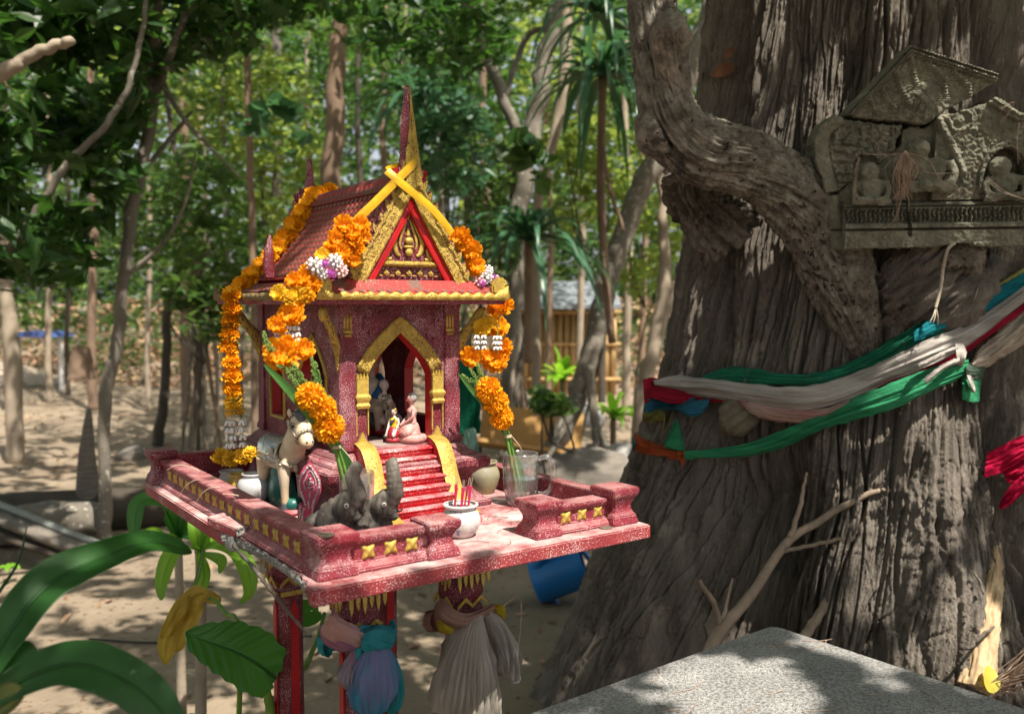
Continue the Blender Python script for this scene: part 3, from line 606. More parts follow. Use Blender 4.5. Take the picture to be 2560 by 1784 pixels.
# yellow ribbon crossed on the spire
m_rib = mat('yellow_ribbon', (.64, .38, .01), (.52, .29, .01), sc=40, rough=.35, bump=.4, bsc=900, bdist=.0006)
RB = thing('ribbon', 'shiny yellow ribbon crossed over the front of the spire and pulled down the gable', 'ribbon', wor((HM, GY0, .60)), TH, None, (HM, GY0, .60))
def ribbon(pts, yo, w=.0145):
    P = catmull(np.array([ly(*za(x, y), GY0 + o) for (x, y, o) in [(a, b, yo + c_) for a, b, c_ in pts]]), 24); T_ = np.gradient(P, axis=0); T_ /= np.linalg.norm(T_, axis=1)[:, None]
    N = np.cross(T_, [0, -1, 0]); N /= np.linalg.norm(N, axis=1)[:, None]; G = [[P[i] + N[i] * w * a + np.array([0, -.0012 * math.cos(a * 3) + b_, 0]) for a, b_ in ((-.5, 0), (-.25, 0), (0, 0), (.25, 0), (.5, 0), (.5, .0008), (0, .0008), (-.5, .0008))] for i in range(len(P))]
    mb = M(); mb.grid(G, closeu=True); obj('ribbon_strip', mb, m_rib, RB, smooth='auto')
ribbon([(1405, 565, .01), (1330, 640, 0), (1230, 740, 0), (1120, 850, 0), (1015, 950, .004)], -.019); ribbon([(1205, 635, .01), (1290, 710, 0), (1400, 800, 0), (1500, 885, 0), (1570, 965, 0), (1625, 1040, .004)], -.022); ribbon([(1205, 635, .014), (1225, 620, .02), (1290, 600, .03)], -.019, .010)
# ================================================================ flowers and garlands
m_mari = mat('marigold_petal', (.84, .34, .005), (.88, .46, .010), sc=60, rough=.6, trans=((.95, .42, .02), .3), spec=.2, island=.16)
m_silk = mat('silk_petal', (.86, .30, .004), (.90, .42, .010), sc=45, lo=.3, hi=.7, rough=.55, trans=((1, .42, .02), .35), spec=.2, island=.14)
m_yel = mat('yellow_petal', (.86, .46, .015), (.84, .54, .03), sc=60, rough=.6, trans=((.9, .75, .1), .3))
m_lime = mat('lime_petal', (.60, .58, .05), (.42, .50, .06), sc=50, rough=.6, trans=((.8, .8, .1), .3))
m_white = mat('white_bud', (.72, .70, .66), (.60, .58, .60), sc=90, rough=.45)
m_pinkbud = mat('pink_bud', (.72, .50, .46), (.70, .40, .42), sc=90, rough=.5)
m_purp = mat('purple_petal', (.42, .05, .45), (.55, .10, .50), sc=80, rough=.6, trans=((.7, .15, .7), .25))
m_stem = mat('green_stem', (.10, .20, .03), (.16, .28, .05), sc=60, rough=.6)
m_leaf1 = mat('blade_leaf', (.05, .16, .04), (.08, .22, .05), sc=14, st=(1, 1, 6), rough=.45, trans=((.2, .5, .08), .25))
def petal_disc(mb, r, z, rise, npet, seed, ruffle=.12, thick=0):
    """one ruffled layer of joined petals"""
    rg = np.random.default_rng(seed); na = npet * 5; ph = rg.uniform(0, 6.28); rr = [.12, .45, .75, 1.0]; G = []
    pv = rg.uniform(.85, 1.12, npet); zv = rg.uniform(-.10, .14, npet)
    for q in rr:
        row = []
        for j in range(na):
            a = 2 * math.pi * j / na + ph; k = j // 5; fr = (j % 5) / 5; notch = 1 - .20 * (q ** 4) * (abs(fr - .0) < .1); R_ = r * q * pv[k] * notch * (1 + .03 * math.sin(9 * a))
            row.append((R_ * math.cos(a), R_ * math.sin(a), z + r * (rise * q * q + zv[k] * q + ruffle * q * q * math.sin(npet * a * 1.5 + seed + q) + .05 * q * math.sin(17 * a))))
        G.append(row)
    mb.grid(G, closeu=True)
def silk_flower(seed, mt, layers=5, r=.022, npet=9):
    mb = M()
    for i in range(layers):
        t = i / max(1, layers - 1); petal_disc(mb, r * (1 - .42 * t), -.004 + .011 * t * r / .022, .05 + .55 * t, max(6, npet - i), seed * 7 + i, .12 + .10 * t)
    petal_disc(mb, r * .82, -.008 * r / .022, -.18, npet, seed * 7 + 77, .10)
    me = bpy.data.meshes.new('flower'); me.from_pydata(np.concatenate(mb.v).tolist(), [], mb.f); me.materials.append(mt)
    me.polygons.foreach_set('use_smooth', [True] * len(me.polygons)); return me
SILK = [silk_flower(k, m_silk) for k in range(5)]; YELF = [silk_flower(20 + k, m_yel, 4) for k in range(2)]; LIME = [silk_flower(30, m_lime, 2, npet=5)]
MARI = [silk_flower(50 + k, m_mari, 6, npet=11) for k in range(5)]
def pompom(seed):
    rg = np.random.default_rng(seed); mb = M(); n = 620
    for i in range(n):
        z = 1 - 2 * (i + .5) / n; a = i * 2.39996 + rg.normal() * .08; q = math.sqrt(max(0, 1 - z * z)); d = np.array([q * math.cos(a), q * math.sin(a), z]) + rg.normal(size=3) * .10; d /= np.linalg.norm(d)
        u = np.cross(d, rg.normal(size=3)); u /= np.linalg.norm(u); w = np.cross(d, u); L = rg.uniform(.84, 1.05); s = .070
        b = d * .55; m_ = d * (L * .86); e = d * L + w * rg.uniform(-.10, .10)
        mb.raw(np.array([b - u * s * .5, b + u * s * .5, m_ + u * s + w * .03, m_ - u * s + w * .03, e + u * s * .8 - w * .05, e - u * s * .8 - w * .05]) * .024, [(0, 1, 2, 3), (3, 2, 4, 5)])
    mb.ell((0, 0, 0), .0165)
    me = bpy.data.meshes.new('pompom'); me.from_pydata(np.concatenate(mb.v).tolist(), [], mb.f); me.materials.append(m_mari); return me
POM = [pompom(k) for k in range(3)]
def bud_mesh(mt, L=.010):
    mb = M(); mb.lathe([(.0008, 0), (.0024, .0015), (.0030, L * .35), (.0022, L * .6), (.0030, L * .8), (.0012, L)], n=7)
    me = bpy.data.meshes.new('bud'); me.from_pydata(np.concatenate(mb.v).tolist(), [], mb.f); me.materials.append(mt); me.polygons.foreach_set('use_smooth', [True] * len(me.polygons)); return me
BUDW, BUDP = bud_mesh(m_white), bud_mesh(m_pinkbud)
def inst(nm, me, par, p, axis=(0, 0, 1), sc=1.0, roll=None):
    """place a shared mesh in the parent's frame, its z along axis"""
    o = bpy.data.objects.new(nm, me); COL.objects.link(o); o.parent = par
    q = Vector(axis).normalized().to_track_quat('Z', 'Y') @ Quaternion((0, 0, 1), random.uniform(0, 6.28) if roll is None else roll)
    o.matrix_local = Matrix.Translation(Vector(np.asarray(p, float) - OFF.get(par.name, np.zeros(3)))) @ q.to_matrix().to_4x4() @ Matrix.Scale(sc, 4); return o
CAMD = None
def to_cam(l): d = (CAM - wor(l)); d /= np.linalg.norm(d); return np.array([d @ UU, d @ VV, d[2]])
def cluster(par, items, plane, meshes, nm='marigold', tilt=.5):
    """items: (pixel x, pixel y, radius in pixels[, depth shift])"""
    for it in items:
        l = plane(it[0], it[1]); c = to_cam(l); l = l + c * (it[3] if len(it) > 3 else 0); dist = np.linalg.norm(CAM - wor(l)); r = it[2] / FPX * dist
        ax = c + np.array([random.uniform(-1, 1), random.uniform(-1, 1), random.uniform(-.4, 1)]) * tilt
        inst(nm, random.choice(meshes), par, l, ax, r / .0225)
def buds(par, c, r, n, me, nm='jasmine_bud'):
    for k in range(n):
        z = 1 - 2 * (k + .5) / n; a = k * 2.4; q = math.sqrt(1 - z * z); d = np.array([q * math.cos(a), q * math.sin(a), z]); inst(nm, me, par, np.array(c) + d * r * .35, d, r / .0135)
def puff(par, c, r):
    mb = M(); rg = np.random.default_rng(int(c[0] * 1e5)); 
    for k in range(130):
        d = rg.normal(size=3); d /= np.linalg.norm(d); u = np.cross(d, rg.normal(size=3)); u /= np.linalg.norm(u); mb.raw([-u * r * .03, u * r * .03, d * r], [(0, 1, 2)])
    mb.ell((0, 0, 0), r * .35, None, 8, 6); obj('purple_puff', mb, m_purp, par, at=c)
def tassel(par, top, L, n, flower=None, fr=.020):
    """a string of small white bud rings ending in a flower"""
    for k in range(n):
        z = top[2] - L * (k + .5) / n
        for a in range(4):
            t = a * 1.57 + k; inst('jasmine_bud', BUDW, par, (top[0] + .0018 * math.cos(t), top[1] + .0018 * math.sin(t), z + .004), (.5 * math.cos(t), .5 * math.sin(t), -1), L / n / .0125)
    mb = M(); mb.tube([top, (top[0], top[1], top[2] - L)], [.0006, .0006], 5); obj('thread', mb, m_stem, par)
    if flower: inst('marigold', random.choice(flower), par, (top[0], top[1], top[2] - L - .004), (0, 0, -1), fr / .0225)

# -------- rear garland: up the back gable, down over the left rear corner, hanging to the platform
c0 = np.array([.118, .80, .36])
GR = shrine_thing('flower_garland', 'long orange marigold garland draped over the rear gable and hanging beside the left corner', 'garland', c0, 'marigold garlands on the spirit house')
up_ = [(835, 775), (790, 790), (730, 800), (700, 850), (750, 860), (655, 905), (690, 935), (600, 980), (640, 1000), (540, 1070), (590, 1070), (510, 1125), (450, 1190), (390, 1250), (330, 1310), (265, 1375), (205, 1430)]
for (x, y) in up_:
    l = ly(*za(x, y), .70); inst('marigold', random.choice(MARI), GR, l, to_cam(l) + np.array([-.35, .1, .35]) + np.random.default_rng(x).normal(size=3) * .25, 58 * .3875 / FPX * np.linalg.norm(CAM - wor(l)) / .0205)
for i, (x, y) in enumerate([(205, 1530), (208, -10 + 1600 - 1600 + 0)]): pass
hang = [(205, 50), (205, 135), (195, 215), (192, 298), (188, 385), (205, 480), (212, 570), (212, 655), (216, 725), (222, 785)]
for i, (x, y) in enumerate(hang):
    l = lx(*zb(x, y), .108); inst('marigold' if i < 8 else 'yellow_marigold', random.choice(MARI) if i < 8 else random.choice(YELF), GR, l, (random.uniform(-.3, .3) - .1, random.uniform(-.3, .3) - .15, .8 + .3 * (i % 2)), 60 * .3875 / FPX * np.linalg.norm(CAM - wor(l)) / .0205)
l = lx(*zb(215, 0), .108)
mb = M(); mb.tube([lx(*zb(205, 10), .108), lx(*zb(190, 300), .108), lx(*zb(222, 800), .108)], [.0015, .0015, .0015], 5, 8); obj('thread', mb, m_stem, GR)
for (x, y, x2) in ((185, 840, 170), (215, 840, 205), (275, 840, 280)):
    l = lx(*zb(x, y), .108); l2 = lx(*zb(x2, 1030), .108); tassel(GR, l, l[2] - l2[2], 4)
for (x, y, r) in ((140, 1085, 62), (205, 1100, 58), (280, 1085, 60), (325, 1060, 45)):
    l = lx(*zb(x, y), .108); inst('yellow_marigold', YELF[x % 2], GR, l, (0, -.1, .75), r * .3875 / FPX * np.linalg.norm(CAM - wor(l)) / .0205)
# -------- front left garland
PF = lambda x, y: ly(x, y, .268)
GF = shrine_thing('flower_garland', 'silk marigold garland with white and purple buds hanging over the front left roof corner', 'garland', (.13, .26, .36), 'marigold garlands on the spirit house')
S_ = .3875
def A_(L, pl_=None, dz=0): return [(*za(x, y), r * S_, dz) for x, y, r in L]
def B_(L, dz=0): return [(*zb(x, y), r * S_, dz) for x, y, r in L]
cluster(GF, A_([(930, 985, 70), (1030, 990, 72), (875, 1070, 60), (985, 1060, 82), (1050, 1060, 60), (905, 1165, 78), (1010, 1130, 62), (990, 1215, 55), (850, 1130, 60)], dz=.0), PF, SILK, tilt=.6)
cluster(GF, A_([(785, 1185, 55), (700, 1290, 62), (655, 1345, 72), (725, 1360, 62), (600, 1345, 60), (640, 1430, 80), (690, 1430, 60)], dz=.004), PF, SILK + YELF[:1], tilt=.6)
cluster(GF, A_([(505, 1425, 60), (570, 1465, 62), (590, 1440, 50)], dz=.008), PF, LIME + YELF, 'lime_flower', tilt=.9)
cluster(GF, B_([(585, 165, 88), (500, 235, 66), (610, 120, 60)], dz=.004), PF, SILK, tilt=.5)
cluster(GF, B_([(525, 425, 118), (668, 395, 78), (560, 360, 70), (470, 440, 66)], dz=.010), PF, SILK, tilt=.4)
for (x, y, r, me) in ((740, 1250, 58, BUDW), (868, 1220, 52, BUDW), (905, 1280, 52, BUDP), (790, 1300, 40, BUDW)):
    l = PF(*za(x, y)); l = l + to_cam(l) * .012; buds(GF, l, r * S_ / FPX * 1.4, 26, me)
for (x, y) in ((803, 1235), (842, 1300)):
    l = PF(*za(x, y)); l = l + to_cam(l) * .020; puff(GF, l, .0125)
for (x, y, L_) in ((555, 230, .030), (600, 235, .034), (625, 240, .030), (500, 280, .024)): l = PF(*zb(x, y)); tassel(GF, l, L_, 3)
# -------- right garland
PR = lambda x, y: ly(x, y, .30)
GG = shrine_thing('flower_garland', 'silk marigold garland hanging over the front right roof corner near the mug', 'garland', (.50, .30, .34), 'marigold garlands on the spirit house')
cluster(GG, A_([(1680, 1065, 72), (1745, 1145, 78), (1700, 1120, 60), (1775, 1250, 78), (1650, 1070, 50)]), PR, SILK, tilt=.4)
cluster(GG, [(*za(1955, 1500), 72 * S_, -.05), (*za(1900, 1530), 60 * S_, -.05)], PR, SILK)
cluster(GG, B_([(1820, 250, 70), (1915, 250, 85), (1870, 230, 60), (1750, 445, 74), (1845, 440, 55), (1905, 465, 85), (1955, 385, 70)], dz=-.02), PR, SILK + YELF[:1], tilt=.5)
for (x, y, r, me) in ((1830, 1320, 55, BUDW), (1790, 1350, 45, BUDP), (1900, 1350, 45, BUDW), (1850, 1280, 40, BUDW)): buds(GG, PR(*za(x, y)) + np.array([0, -.004, 0]), r * S_ / FPX * 1.5, 24, me)
for (x, y) in ((1795, 1360), (1880, 1330)): puff(GG, PR(*za(x, y)) + np.array([0, -.014, 0]), .0110)
for (x, y) in ((1785, 300), (1830, 300), (1905, 305), (1930, 305)): tassel(GG, PR(*zb(x, y)), .030, 3)
mb = M(); mb.tube([PR(*zb(1930, 180)), PR(*zb(1910, 420))], [.0012, .0012], 5); obj('thread', mb, m_stem, GG)
# ================================================================ bouquets
m_fern = mat('fern_green', (.10, .20, .04), (.22, .32, .07), sc=40, rough=.6, trans=((.3, .5, .1), .2))
m_twine = mat('pale_twine', (.62, .50, .38), rough=.9)
def blade(par, P, w, mt=None, nm='leaf_blade', fold=.25):
    P = catmull(P, 20); T_ = np.gradient(P, axis=0); T_ /= np.linalg.norm(T_, axis=1)[:, None]; G = []
    for i in range(len(P)):
        t = i / (len(P) - 1); side = np.cross(T_[i], to_cam(P[i])); side /= np.linalg.norm(side); n_ = np.cross(side, T_[i]); ww = w * (math.sin(math.pi * min(1, t * .93 + .07)) ** .6)
        G.append([P[i] + side * ww * a + n_ * abs(a) * ww * fold for a in (-1, -.5, 0, .5, 1)])
    mb = M(); mb.grid(G); return obj(nm, mb, mt or m_leaf1, par, smooth=True)
def bouquet(label, base, poms, stem_px, plane, leafs, ferns, tie):
    B = shrine_thing('bouquet', label, 'bouquet', base, 'marigold bouquets on the shrine')
    tiel = plane(*tie)
    for i, (x, y, r) in enumerate(poms):
        l = plane(x, y); l = l + to_cam(l) * .012; dist = np.linalg.norm(CAM - wor(l)); inst('marigold_head', POM[i % 3], B, l, to_cam(l) + np.array([.3 * i, 0, .6]), r / FPX * dist / .0235)
        for dx in (-.002, .002):
            mb = M(); mb.tube([l - to_cam(l) * .012, (l + tiel) / 2 + np.array([dx, 0, -.004]), tiel + np.array([dx * 1.5, 0, 0]), np.array(base) + np.array([dx * 3, .004 * i, .008])], [.0018, .0022, .0028, .0024], 6, 16); obj('stem', mb, m_stem, B, smooth=True)
    for P, w in leafs: blade(B, [plane(*q) for q in P], w)
    for P in ferns:
        Q = catmull([plane(*q) - to_cam(plane(*q)) * .006 for q in P], 26); mb = M(); mb.tube(Q, [.0008] * 26, 4); rg = np.random.default_rng(int(P[-1][0]))
        for i in range(5, 26):
            for s in range(6):
                d = rg.normal(size=3); d /= np.linalg.norm(d); q = Q[i] + d * .007 * (1.2 - i / 26); mb.ell(q, (.0011, .0011, .0016), None, 5, 4); mb.tube([Q[i], q], [.0003, .0003], 3, cap=False)
        obj('fern_sprig', mb, m_fern, B)
    mb = M(); a = np.linspace(0, 6.28 * 3, 60); ax = plane(*tie) ; mb.tube([ax + np.array([.0068 * math.cos(t), .0068 * math.sin(t), .0018 * (t / 6.28 - 1.5)]) for t in a], [.0007] * 60, 4); mb.tube([ax + np.array([.006, -.005, 0]), ax + np.array([.018, -.010, -.016]), ax + np.array([.028, -.008, -.030])], [.0006] * 3, 4, 10); obj('tie_string', mb, m_twine, B)
    return B
CUP = np.array([.188, .256, 0]); MUG = np.array([.531, .258, 0])
PB = lambda x, y: ly(x, y, .235 + (x - 690) * .00008)
bouquet('three orange marigold heads with fern and blade leaves standing in the clear glass cup', CUP + [0, 0, .003],
        [(*zb(712, 700), 37), (*zb(790, 780), 36), (*zb(832, 900), 39)], None, PB,
        [([zb(1000, 1290), zb(880, 1030), zb(700, 800), zb(560, 640), zb(408, 485)], .0085), ([zb(1040, 1300), zb(930, 1080), zb(845, 960), zb(780, 860)], .007), ([zb(1050, 1330), zb(1010, 1230), zb(960, 1150), zb(925, 1080)], .0055), ([zb(790, 800), zb(800, 730), zb(845, 690)], .004)],
        [[zb(720, 680), zb(640, 560), zb(560, 430)], [zb(700, 640), zb(600, 540), zb(500, 500)], [zb(760, 700), zb(740, 600), zb(720, 450)], [zb(480, 430), zb(430, 360), zb(412, 285)], [zb(800, 740), zb(770, 620), zb(745, 480)], [zb(690, 660), zb(600, 600), zb(560, 520)]], zb(880, 1025))
PB2 = lambda x, y: ly(x, y, .262)
bouquet('three orange marigold heads leaning in the dimpled glass mug on the right of the shrine', MUG + [0, 0, .003],
        [(*zb(1862, 655), 34), (*zb(1908, 735), 33), (*zb(1945, 835), 31)], None, PB2,
        [([zb(2040, 1120), zb(1985, 960), zb(1860, 780), zb(1750, 650), zb(1665, 545)], .006), ([zb(2060, 1200), zb(2010, 1050), zb(1950, 900)], .0065), ([zb(2100, 1340), zb(2070, 1240), zb(2050, 1150), zb(2020, 1050)], .010)],
        [[zb(1880, 700), zb(1800, 610), zb(1740, 520)], [zb(1860, 680), zb(1780, 620), zb(1690, 560)], [zb(1850, 640), zb(1810, 560), zb(1790, 490)]], zb(1985, 955))
# ================================================================ glass cup and mug, jars
m_glass = glass('clear_glass'); m_water = glass('water', (.93, .98, .95), 1.33, 0, film=.01)
def shell(prof_out, t, n=40, bottom=.004):
    po = np.array(prof_out); pi_ = [(max(r_ - t, .0005), z) for r_, z in prof_out if z > bottom]; pr = [(0.0003, po[0][1])] + [tuple(q) for q in po] + pi_[::-1] + [(.0003, bottom)]
    mb = M(); mb.lathe(pr, n=n, cap=False); return mb
c = CUP; o = obj('glass_cup', shell([(.026, 0), (.0275, .002), (.029, .03), (.0300, .098), (.0300, .102)], .0016), m_glass, None, smooth='auto', at=wor(c)); tag(o, 'plain clear glass cup behind the elephants holding a marigold bouquet', 'glass')
MG = shrine_thing('glass_mug', 'dimpled clear glass beer mug with handle holding flower stems in water', 'mug', MUG)
prof = [(.0255, 0), (.0290, .003), (.0315, .012), (.0305, .0125), (.0340, .030), (.0345, .034), (.0338, .036), (.0358, .052), (.0358, .056), (.0346, .058), (.0362, .076), (.0366, .080), (.0350, .084), (.0362, .100), (.0362, .104)]
prof = [(a * .92, b * .96) for a, b in prof]; mb = shell(prof, .0034, 60, .008); v = mb.v[0]; rr = np.hypot(v[:, 0], v[:, 1]); a = np.arctan2(v[:, 1], v[:, 0]); k = 1 - .065 * (np.abs(np.sin(a * 5)) ** .5 - .6) * (rr > .0290) * (v[:, 2] < .086) * (v[:, 2] > .008); v[:, 0] *= k; v[:, 1] *= k
obj('mug_body', mb, m_glass, MG, smooth=True, at=MUG)
mb = M(); dd = np.array([.80, -.60, 0]); mb.tube([MUG + dd * .033 + [0, 0, .088], MUG + dd * .050 + [0, 0, .092], MUG + dd * .060 + [0, 0, .078], MUG + dd * .060 + [0, 0, .040], MUG + dd * .048 + [0, 0, .022], MUG + dd * .032 + [0, 0, .022]], [.0055, .0055, .006, .0058, .0055, .0055], 10, 30); obj('handle', mb, m_glass, MG, smooth=True)
mb = M(); mb.lathe([(.0003, .0083), (.0225, .0083), (.025, .014), (.0268, .034), (.0278, .046), (.0003, .046)], n=40, cap=False); obj('water', mb, m_water, MG, smooth='auto', at=MUG)
m_cer1 = mat('dusty_white_glaze', (.48, .46, .42), (.34, .32, .29), sc=30, rough=.5, bump=.3, bsc=80, bdist=.002, dust=((.5, .44, .36), .5)); m_cer2 = mat('grey_white_glaze', (.50, .50, .50), (.40, .39, .38), sc=20, rough=.25, coat=.5, bump=.1, bsc=60, bdist=.001)
m_cer3 = mat('golden_glaze', (.46, .30, .05), (.58, .42, .12), sc=40, rough=.3, coat=.3); m_cer4 = mat('earthen_glaze', (.22, .20, .15), (.30, .26, .14), sc=18, rough=.55, bump=.3, bsc=90, bdist=.002, blotch=((.36, .32, .10), 22, .60))
def jar(pxy, r, h, mt, label, neck=.62, cat='jar', n=32):
    l = lz(*pxy, .0005); l = l + np.array([0, 0, 0]); pr = [(r * .62, 0), (r * .66, h * .03), (r * .86, h * .25), (r, h * .52), (r * .97, h * .68), (r * .82, h * .82), (r * neck * 1.05, h * .89), (r * neck * 1.1, h * .94), (r * neck * 1.22, h * .965), (r * neck * 1.2, h)]
    mb = shell(pr, r * .10, n, h * .06); o = obj('jar', mb, mt, None, smooth=True, at=wor(l)); tag(o, label, cat, 'small jars on the shrine platform'); return l
jar(zb(205, 1325), .0265, .047, m_cer1, 'dusty white ceramic jar at the back left under the hanging garland', .76)
jar(zb(262, 1365), .024, .052, m_cer3, 'golden brown glazed jar squeezed between the two white jars', .76)
jar(zb(345, 1405), .0300, .063, m_cer2, 'glossy grey white jar beside the rear leg of the horse figurine', .58)
jar(z8(1000, 375), .0335, .064, m_cer4, 'brown and yellow earthen jar behind the stairs near the glass mug', .70)
# incense pot with joss sticks
m_pot = mat('speckled_pot', (.60, .58, .55), (.44, .42, .40), sc=45, rough=.8, bump=.5, bsc=120, bdist=.003, blotch=((.12, .15, .36), 85, .565))
PO = lz(*z8(850, 700), 0); PO = PO + np.array([.004, .012, 0])
IP = shrine_thing('incense_pot', 'round white incense pot with worn blue speckles standing in the gap of the parapet', 'incense pot', PO)
PSC = .73
obj('pot_body', shell([(a * PSC, b * PSC) for a, b in [(.026, 0), (.028, .003), (.034, .008), (.0430, .024), (.0455, .036), (.0425, .050), (.0360, .059), (.0335, .063), (.0350, .066), (.0395, .069), (.0405, .072), (.0385, .0745)]], .0036, 40, .007), m_pot, IP, smooth=True, at=PO)
mb = M(); mb.lathe([(a * PSC, b * PSC) for a, b in [(.0345, .062), (.030, .0655), (.018, .0665), (.0005, .068)]], n=30, wob=.05, cap=False); obj('ash', mb, mat('ash', (.30, .25, .20), (.14, .09, .07), sc=200, rough=1, bump=1, bsc=300, bdist=.003), IP, at=PO)
m_inc = mat('pink_incense', (.50, .008, .07), (.35, .01, .05), sc=200, rough=.8); m_incb = mat('incense_tip', (.30, .20, .15), rough=.9)
sticks = [(805, 250, 1.1), (812, 255, 1.2), (822, 285, 1.0), (855, 285, 1.2), (868, 285, 1.2), (900, 265, 1.0), (912, 270, 1.0), (922, 268, 1.1)]
wd = ['leftmost and tallest of all', 'second from the left, touching the leftmost one', 'standing alone right of the left pair', 'left one of the middle pair', 'right one of the middle pair', 'first of the right three', 'second of the right three', 'rightmost of all']
for i, (x, y, k) in enumerate(sticks):
    b = PO + np.array([(x - 862) * .3484 / 1750 * .813, -(x - 862) * .3484 / 1750 * .58 + .004 * ((i % 3) - 1), .048]); t_ = ly(*z8(x + (i % 2) * 3 - 2, y), b[1] + .002)
    o = thing('incense_stick', 'thin crimson incense stick in the speckled pot, ' + wd[i], 'incense stick', wor(b), TH, 'crimson incense sticks in the pot', b)
    mb = M(); mid = b + (t_ - b) * .72; mb.tube([b - [0, 0, .006], mid], [.0016 * k] * 2, 6); obj('coating', mb, m_inc, o); mb = M(); mb.tube([mid, t_], [.0007, .0006], 5); obj('bare_tip', mb, m_incb, o)
# ================================================================ figurines
m_cream = mat('aged_cream_glaze', (.68, .58, .43), (.44, .33, .20), sc=22, rough=.5, bump=.3, bsc=90, bdist=.001, coat=.15, blotch=((.22, .13, .06), 26, .62))
m_mane = mat('dark_grey_glaze', (.055, .06, .075), (.09, .09, .10), sc=40, rough=.4)
m_glit = mat('silver_glitter', (.62, .56, .42), (.20, .17, .12), sc=420, det=2, lo=.42, hi=.58, rough=.25, metal=.6, bump=1, bsc=700, bdist=.001)
m_glitb = mat('blue_glitter', (.16, .30, .42), (.62, .62, .50), sc=300, det=2, lo=.45, hi=.55, rough=.25, metal=.5, bump=1, bsc=600, bdist=.001)
m_teal = mat('teal_glaze', (.010, .13, .10), (.006, .085, .07), sc=30, rough=.35, coat=.3, bump=.2, bsc=60, bdist=.002, speck=((.4, .5, .45), 260, .72))
m_redb = mat('red_base_glaze', (.36, .02, .035), (.28, .03, .04), sc=40, rough=.5, dust=((.5, .25, .25), .5))
m_black = mat('black_glaze', (.012, .012, .014), rough=.35); m_eyew = mat('eye_white', (.7, .68, .62), rough=.4)
def T3(p): return np.array(p, float)
# -------- horse: x forward, z up, unit = 1 body height
HS = .184; hp = (lz(*zb(575, 1475), 0) + lz(*zb(440, 1405), 0)) / 2 + np.array([.014, .010, 0])
HR = math.atan2(-.74, .67)
HO = thing('horse_figurine', 'cream ceramic horse with beaded bridle and blue saddle cloth standing over a teal mound', 'horse figurine', wor(hp) + np.array([0, 0, .004]), HR)
b = M(); u = HS
def e_(c, r, m=None): b.ell(T3(c) * u, T3(np.broadcast_to(r, 3)) * u, m, 18, 12)
e_((-.04, 0, .53), (.29, .145, .158)); e_((.17, 0, .55), (.13, .135, .165)); e_((-.24, 0, .55), (.14, .145, .165))
b.tube(T3([(.16, 0, .56), (.25, .0, .68), (.31, .0, .80), (.33, 0, .88)]) * u, T3([.145, .128, .108, .092]) * u, 16, 14, (1.1, .85))
hy = -.0   # the head is turned a little towards the viewer
hd = [(.30, 0, .91), (.37, .0, .87), (.45, -.012, .795), (.51, -.02, .735), (.535, -.022, .715)]
b.tube(T3(hd) * u, T3([.095, .112, .092, .074, .064]) * u, 16, 14, (1.0, .92))
b.ell(T3((.53, -.022, .722)) * u, T3((.066, .072, .064)) * u)
for s in (-1, 1):
    b.tube(T3([(.275, s * .050, .945), (.262, s * .062, 1.0), (.268, s * .060, 1.045)]) * u, T3([.030, .026, .007]) * u, 8, 8, (1, .6))
    b.tube(T3([(.19, s * .085, .52), (.205, s * .095, .36), (.20, s * .092, .22), (.205, s * .09, .07)]) * u, T3([.088, .060, .044, .040]) * u, 12, 14)
    b.tube(T3([(-.21, s * .085, .50), (-.235, s * .095, .34), (-.275, s * .092, .22), (-.255, s * .09, .07)]) * u, T3([.098, .066, .044, .040]) * u, 12, 14)
b.tube(T3([(-.32, 0, .62), (-.38, 0, .52), (-.37, 0, .38)]) * u, T3([.03, .04, .015]) * u, 8, 8)
body = obj('body', fuse(b, .0024, 4), m_cream, HO)
for x in (.205, -.255):
    for s in (-1, 1): b = M(); b.lathe([(.052 * u, 0), (.051 * u, .02 * u), (.042 * u, .085 * u)], (x * u, s * .09 * u, 0), 14); obj('hoof', b, m_mane, HO, smooth='auto')
b = M(); b.tube(T3([(.335, -.005, .985), (.385, -.015, .985), (.435, -.022, .940), (.468, -.025, .87)]) * u, T3([.050, .058, .042, .010]) * u, 8, 14, (.7, 1.1)); b.tube(T3([(.37, .01, .962), (.41, .018, .93), (.435, .03, .90)]) * u, T3([.025, .022, .005]) * u, 8, 10, (.6, 1)); obj('forelock', b, m_mane, HO, smooth=True)
b = M(); b.tube(T3([(.25, 0, .99), (.20, 0, .90), (.14, 0, .78), (.10, 0, .70)]) * u, T3([.03, .04, .036, .02]) * u, 8, 16, (1.0, .5)); obj('mane', b, m_mane, HO, smooth=True)
b = M(); b.ell(T3((.30, 0, 1.0)) * u, T3((.026, .026, .030)) * u); obj('crest_jewel', b, m_glit, HO, smooth=True)
G = []    # saddle cloth
for i in range(17):
    x = -.31 + .44 * i / 16; G.append([((x + .03 * abs(a) ** 2) * u, math.sin(a) * (.156 + .004 * math.sin(i * 2)) * u, (.545 + math.cos(a) * .172 - (.0 if abs(a) < 1.2 else .02)) * u) for a in np.linspace(-1.95, 1.95, 25)])
b = M(); b.grid(G); sc_ = obj('saddle_cloth', b, m_glitb, HO, smooth=True)
for zz, rr in ((1.95, .016), (1.5, .011)):
    for s in (-1, 1): b = M(); b.tube([((-.31 + .44 * t + .03 * zz * zz) * u, s * math.sin(zz) * .162 * u, (.545 + math.cos(zz) * .178) * u) for t in np.linspace(0, 1, 20)], rr * u, 6, None, rs=lambda a, t: 1 + .3 * math.sin(t * 60)); obj('bead_edge', b, m_glit, HO, smooth=True)
b = M(); b.tube([((.13 + .02) * u, math.sin(a) * .165 * u, (.55 + math.cos(a) * .182) * u) for a in np.linspace(-1.6, 1.6, 30)], .014 * u, 6); obj('bead_edge', b, m_glit, HO, smooth=True)
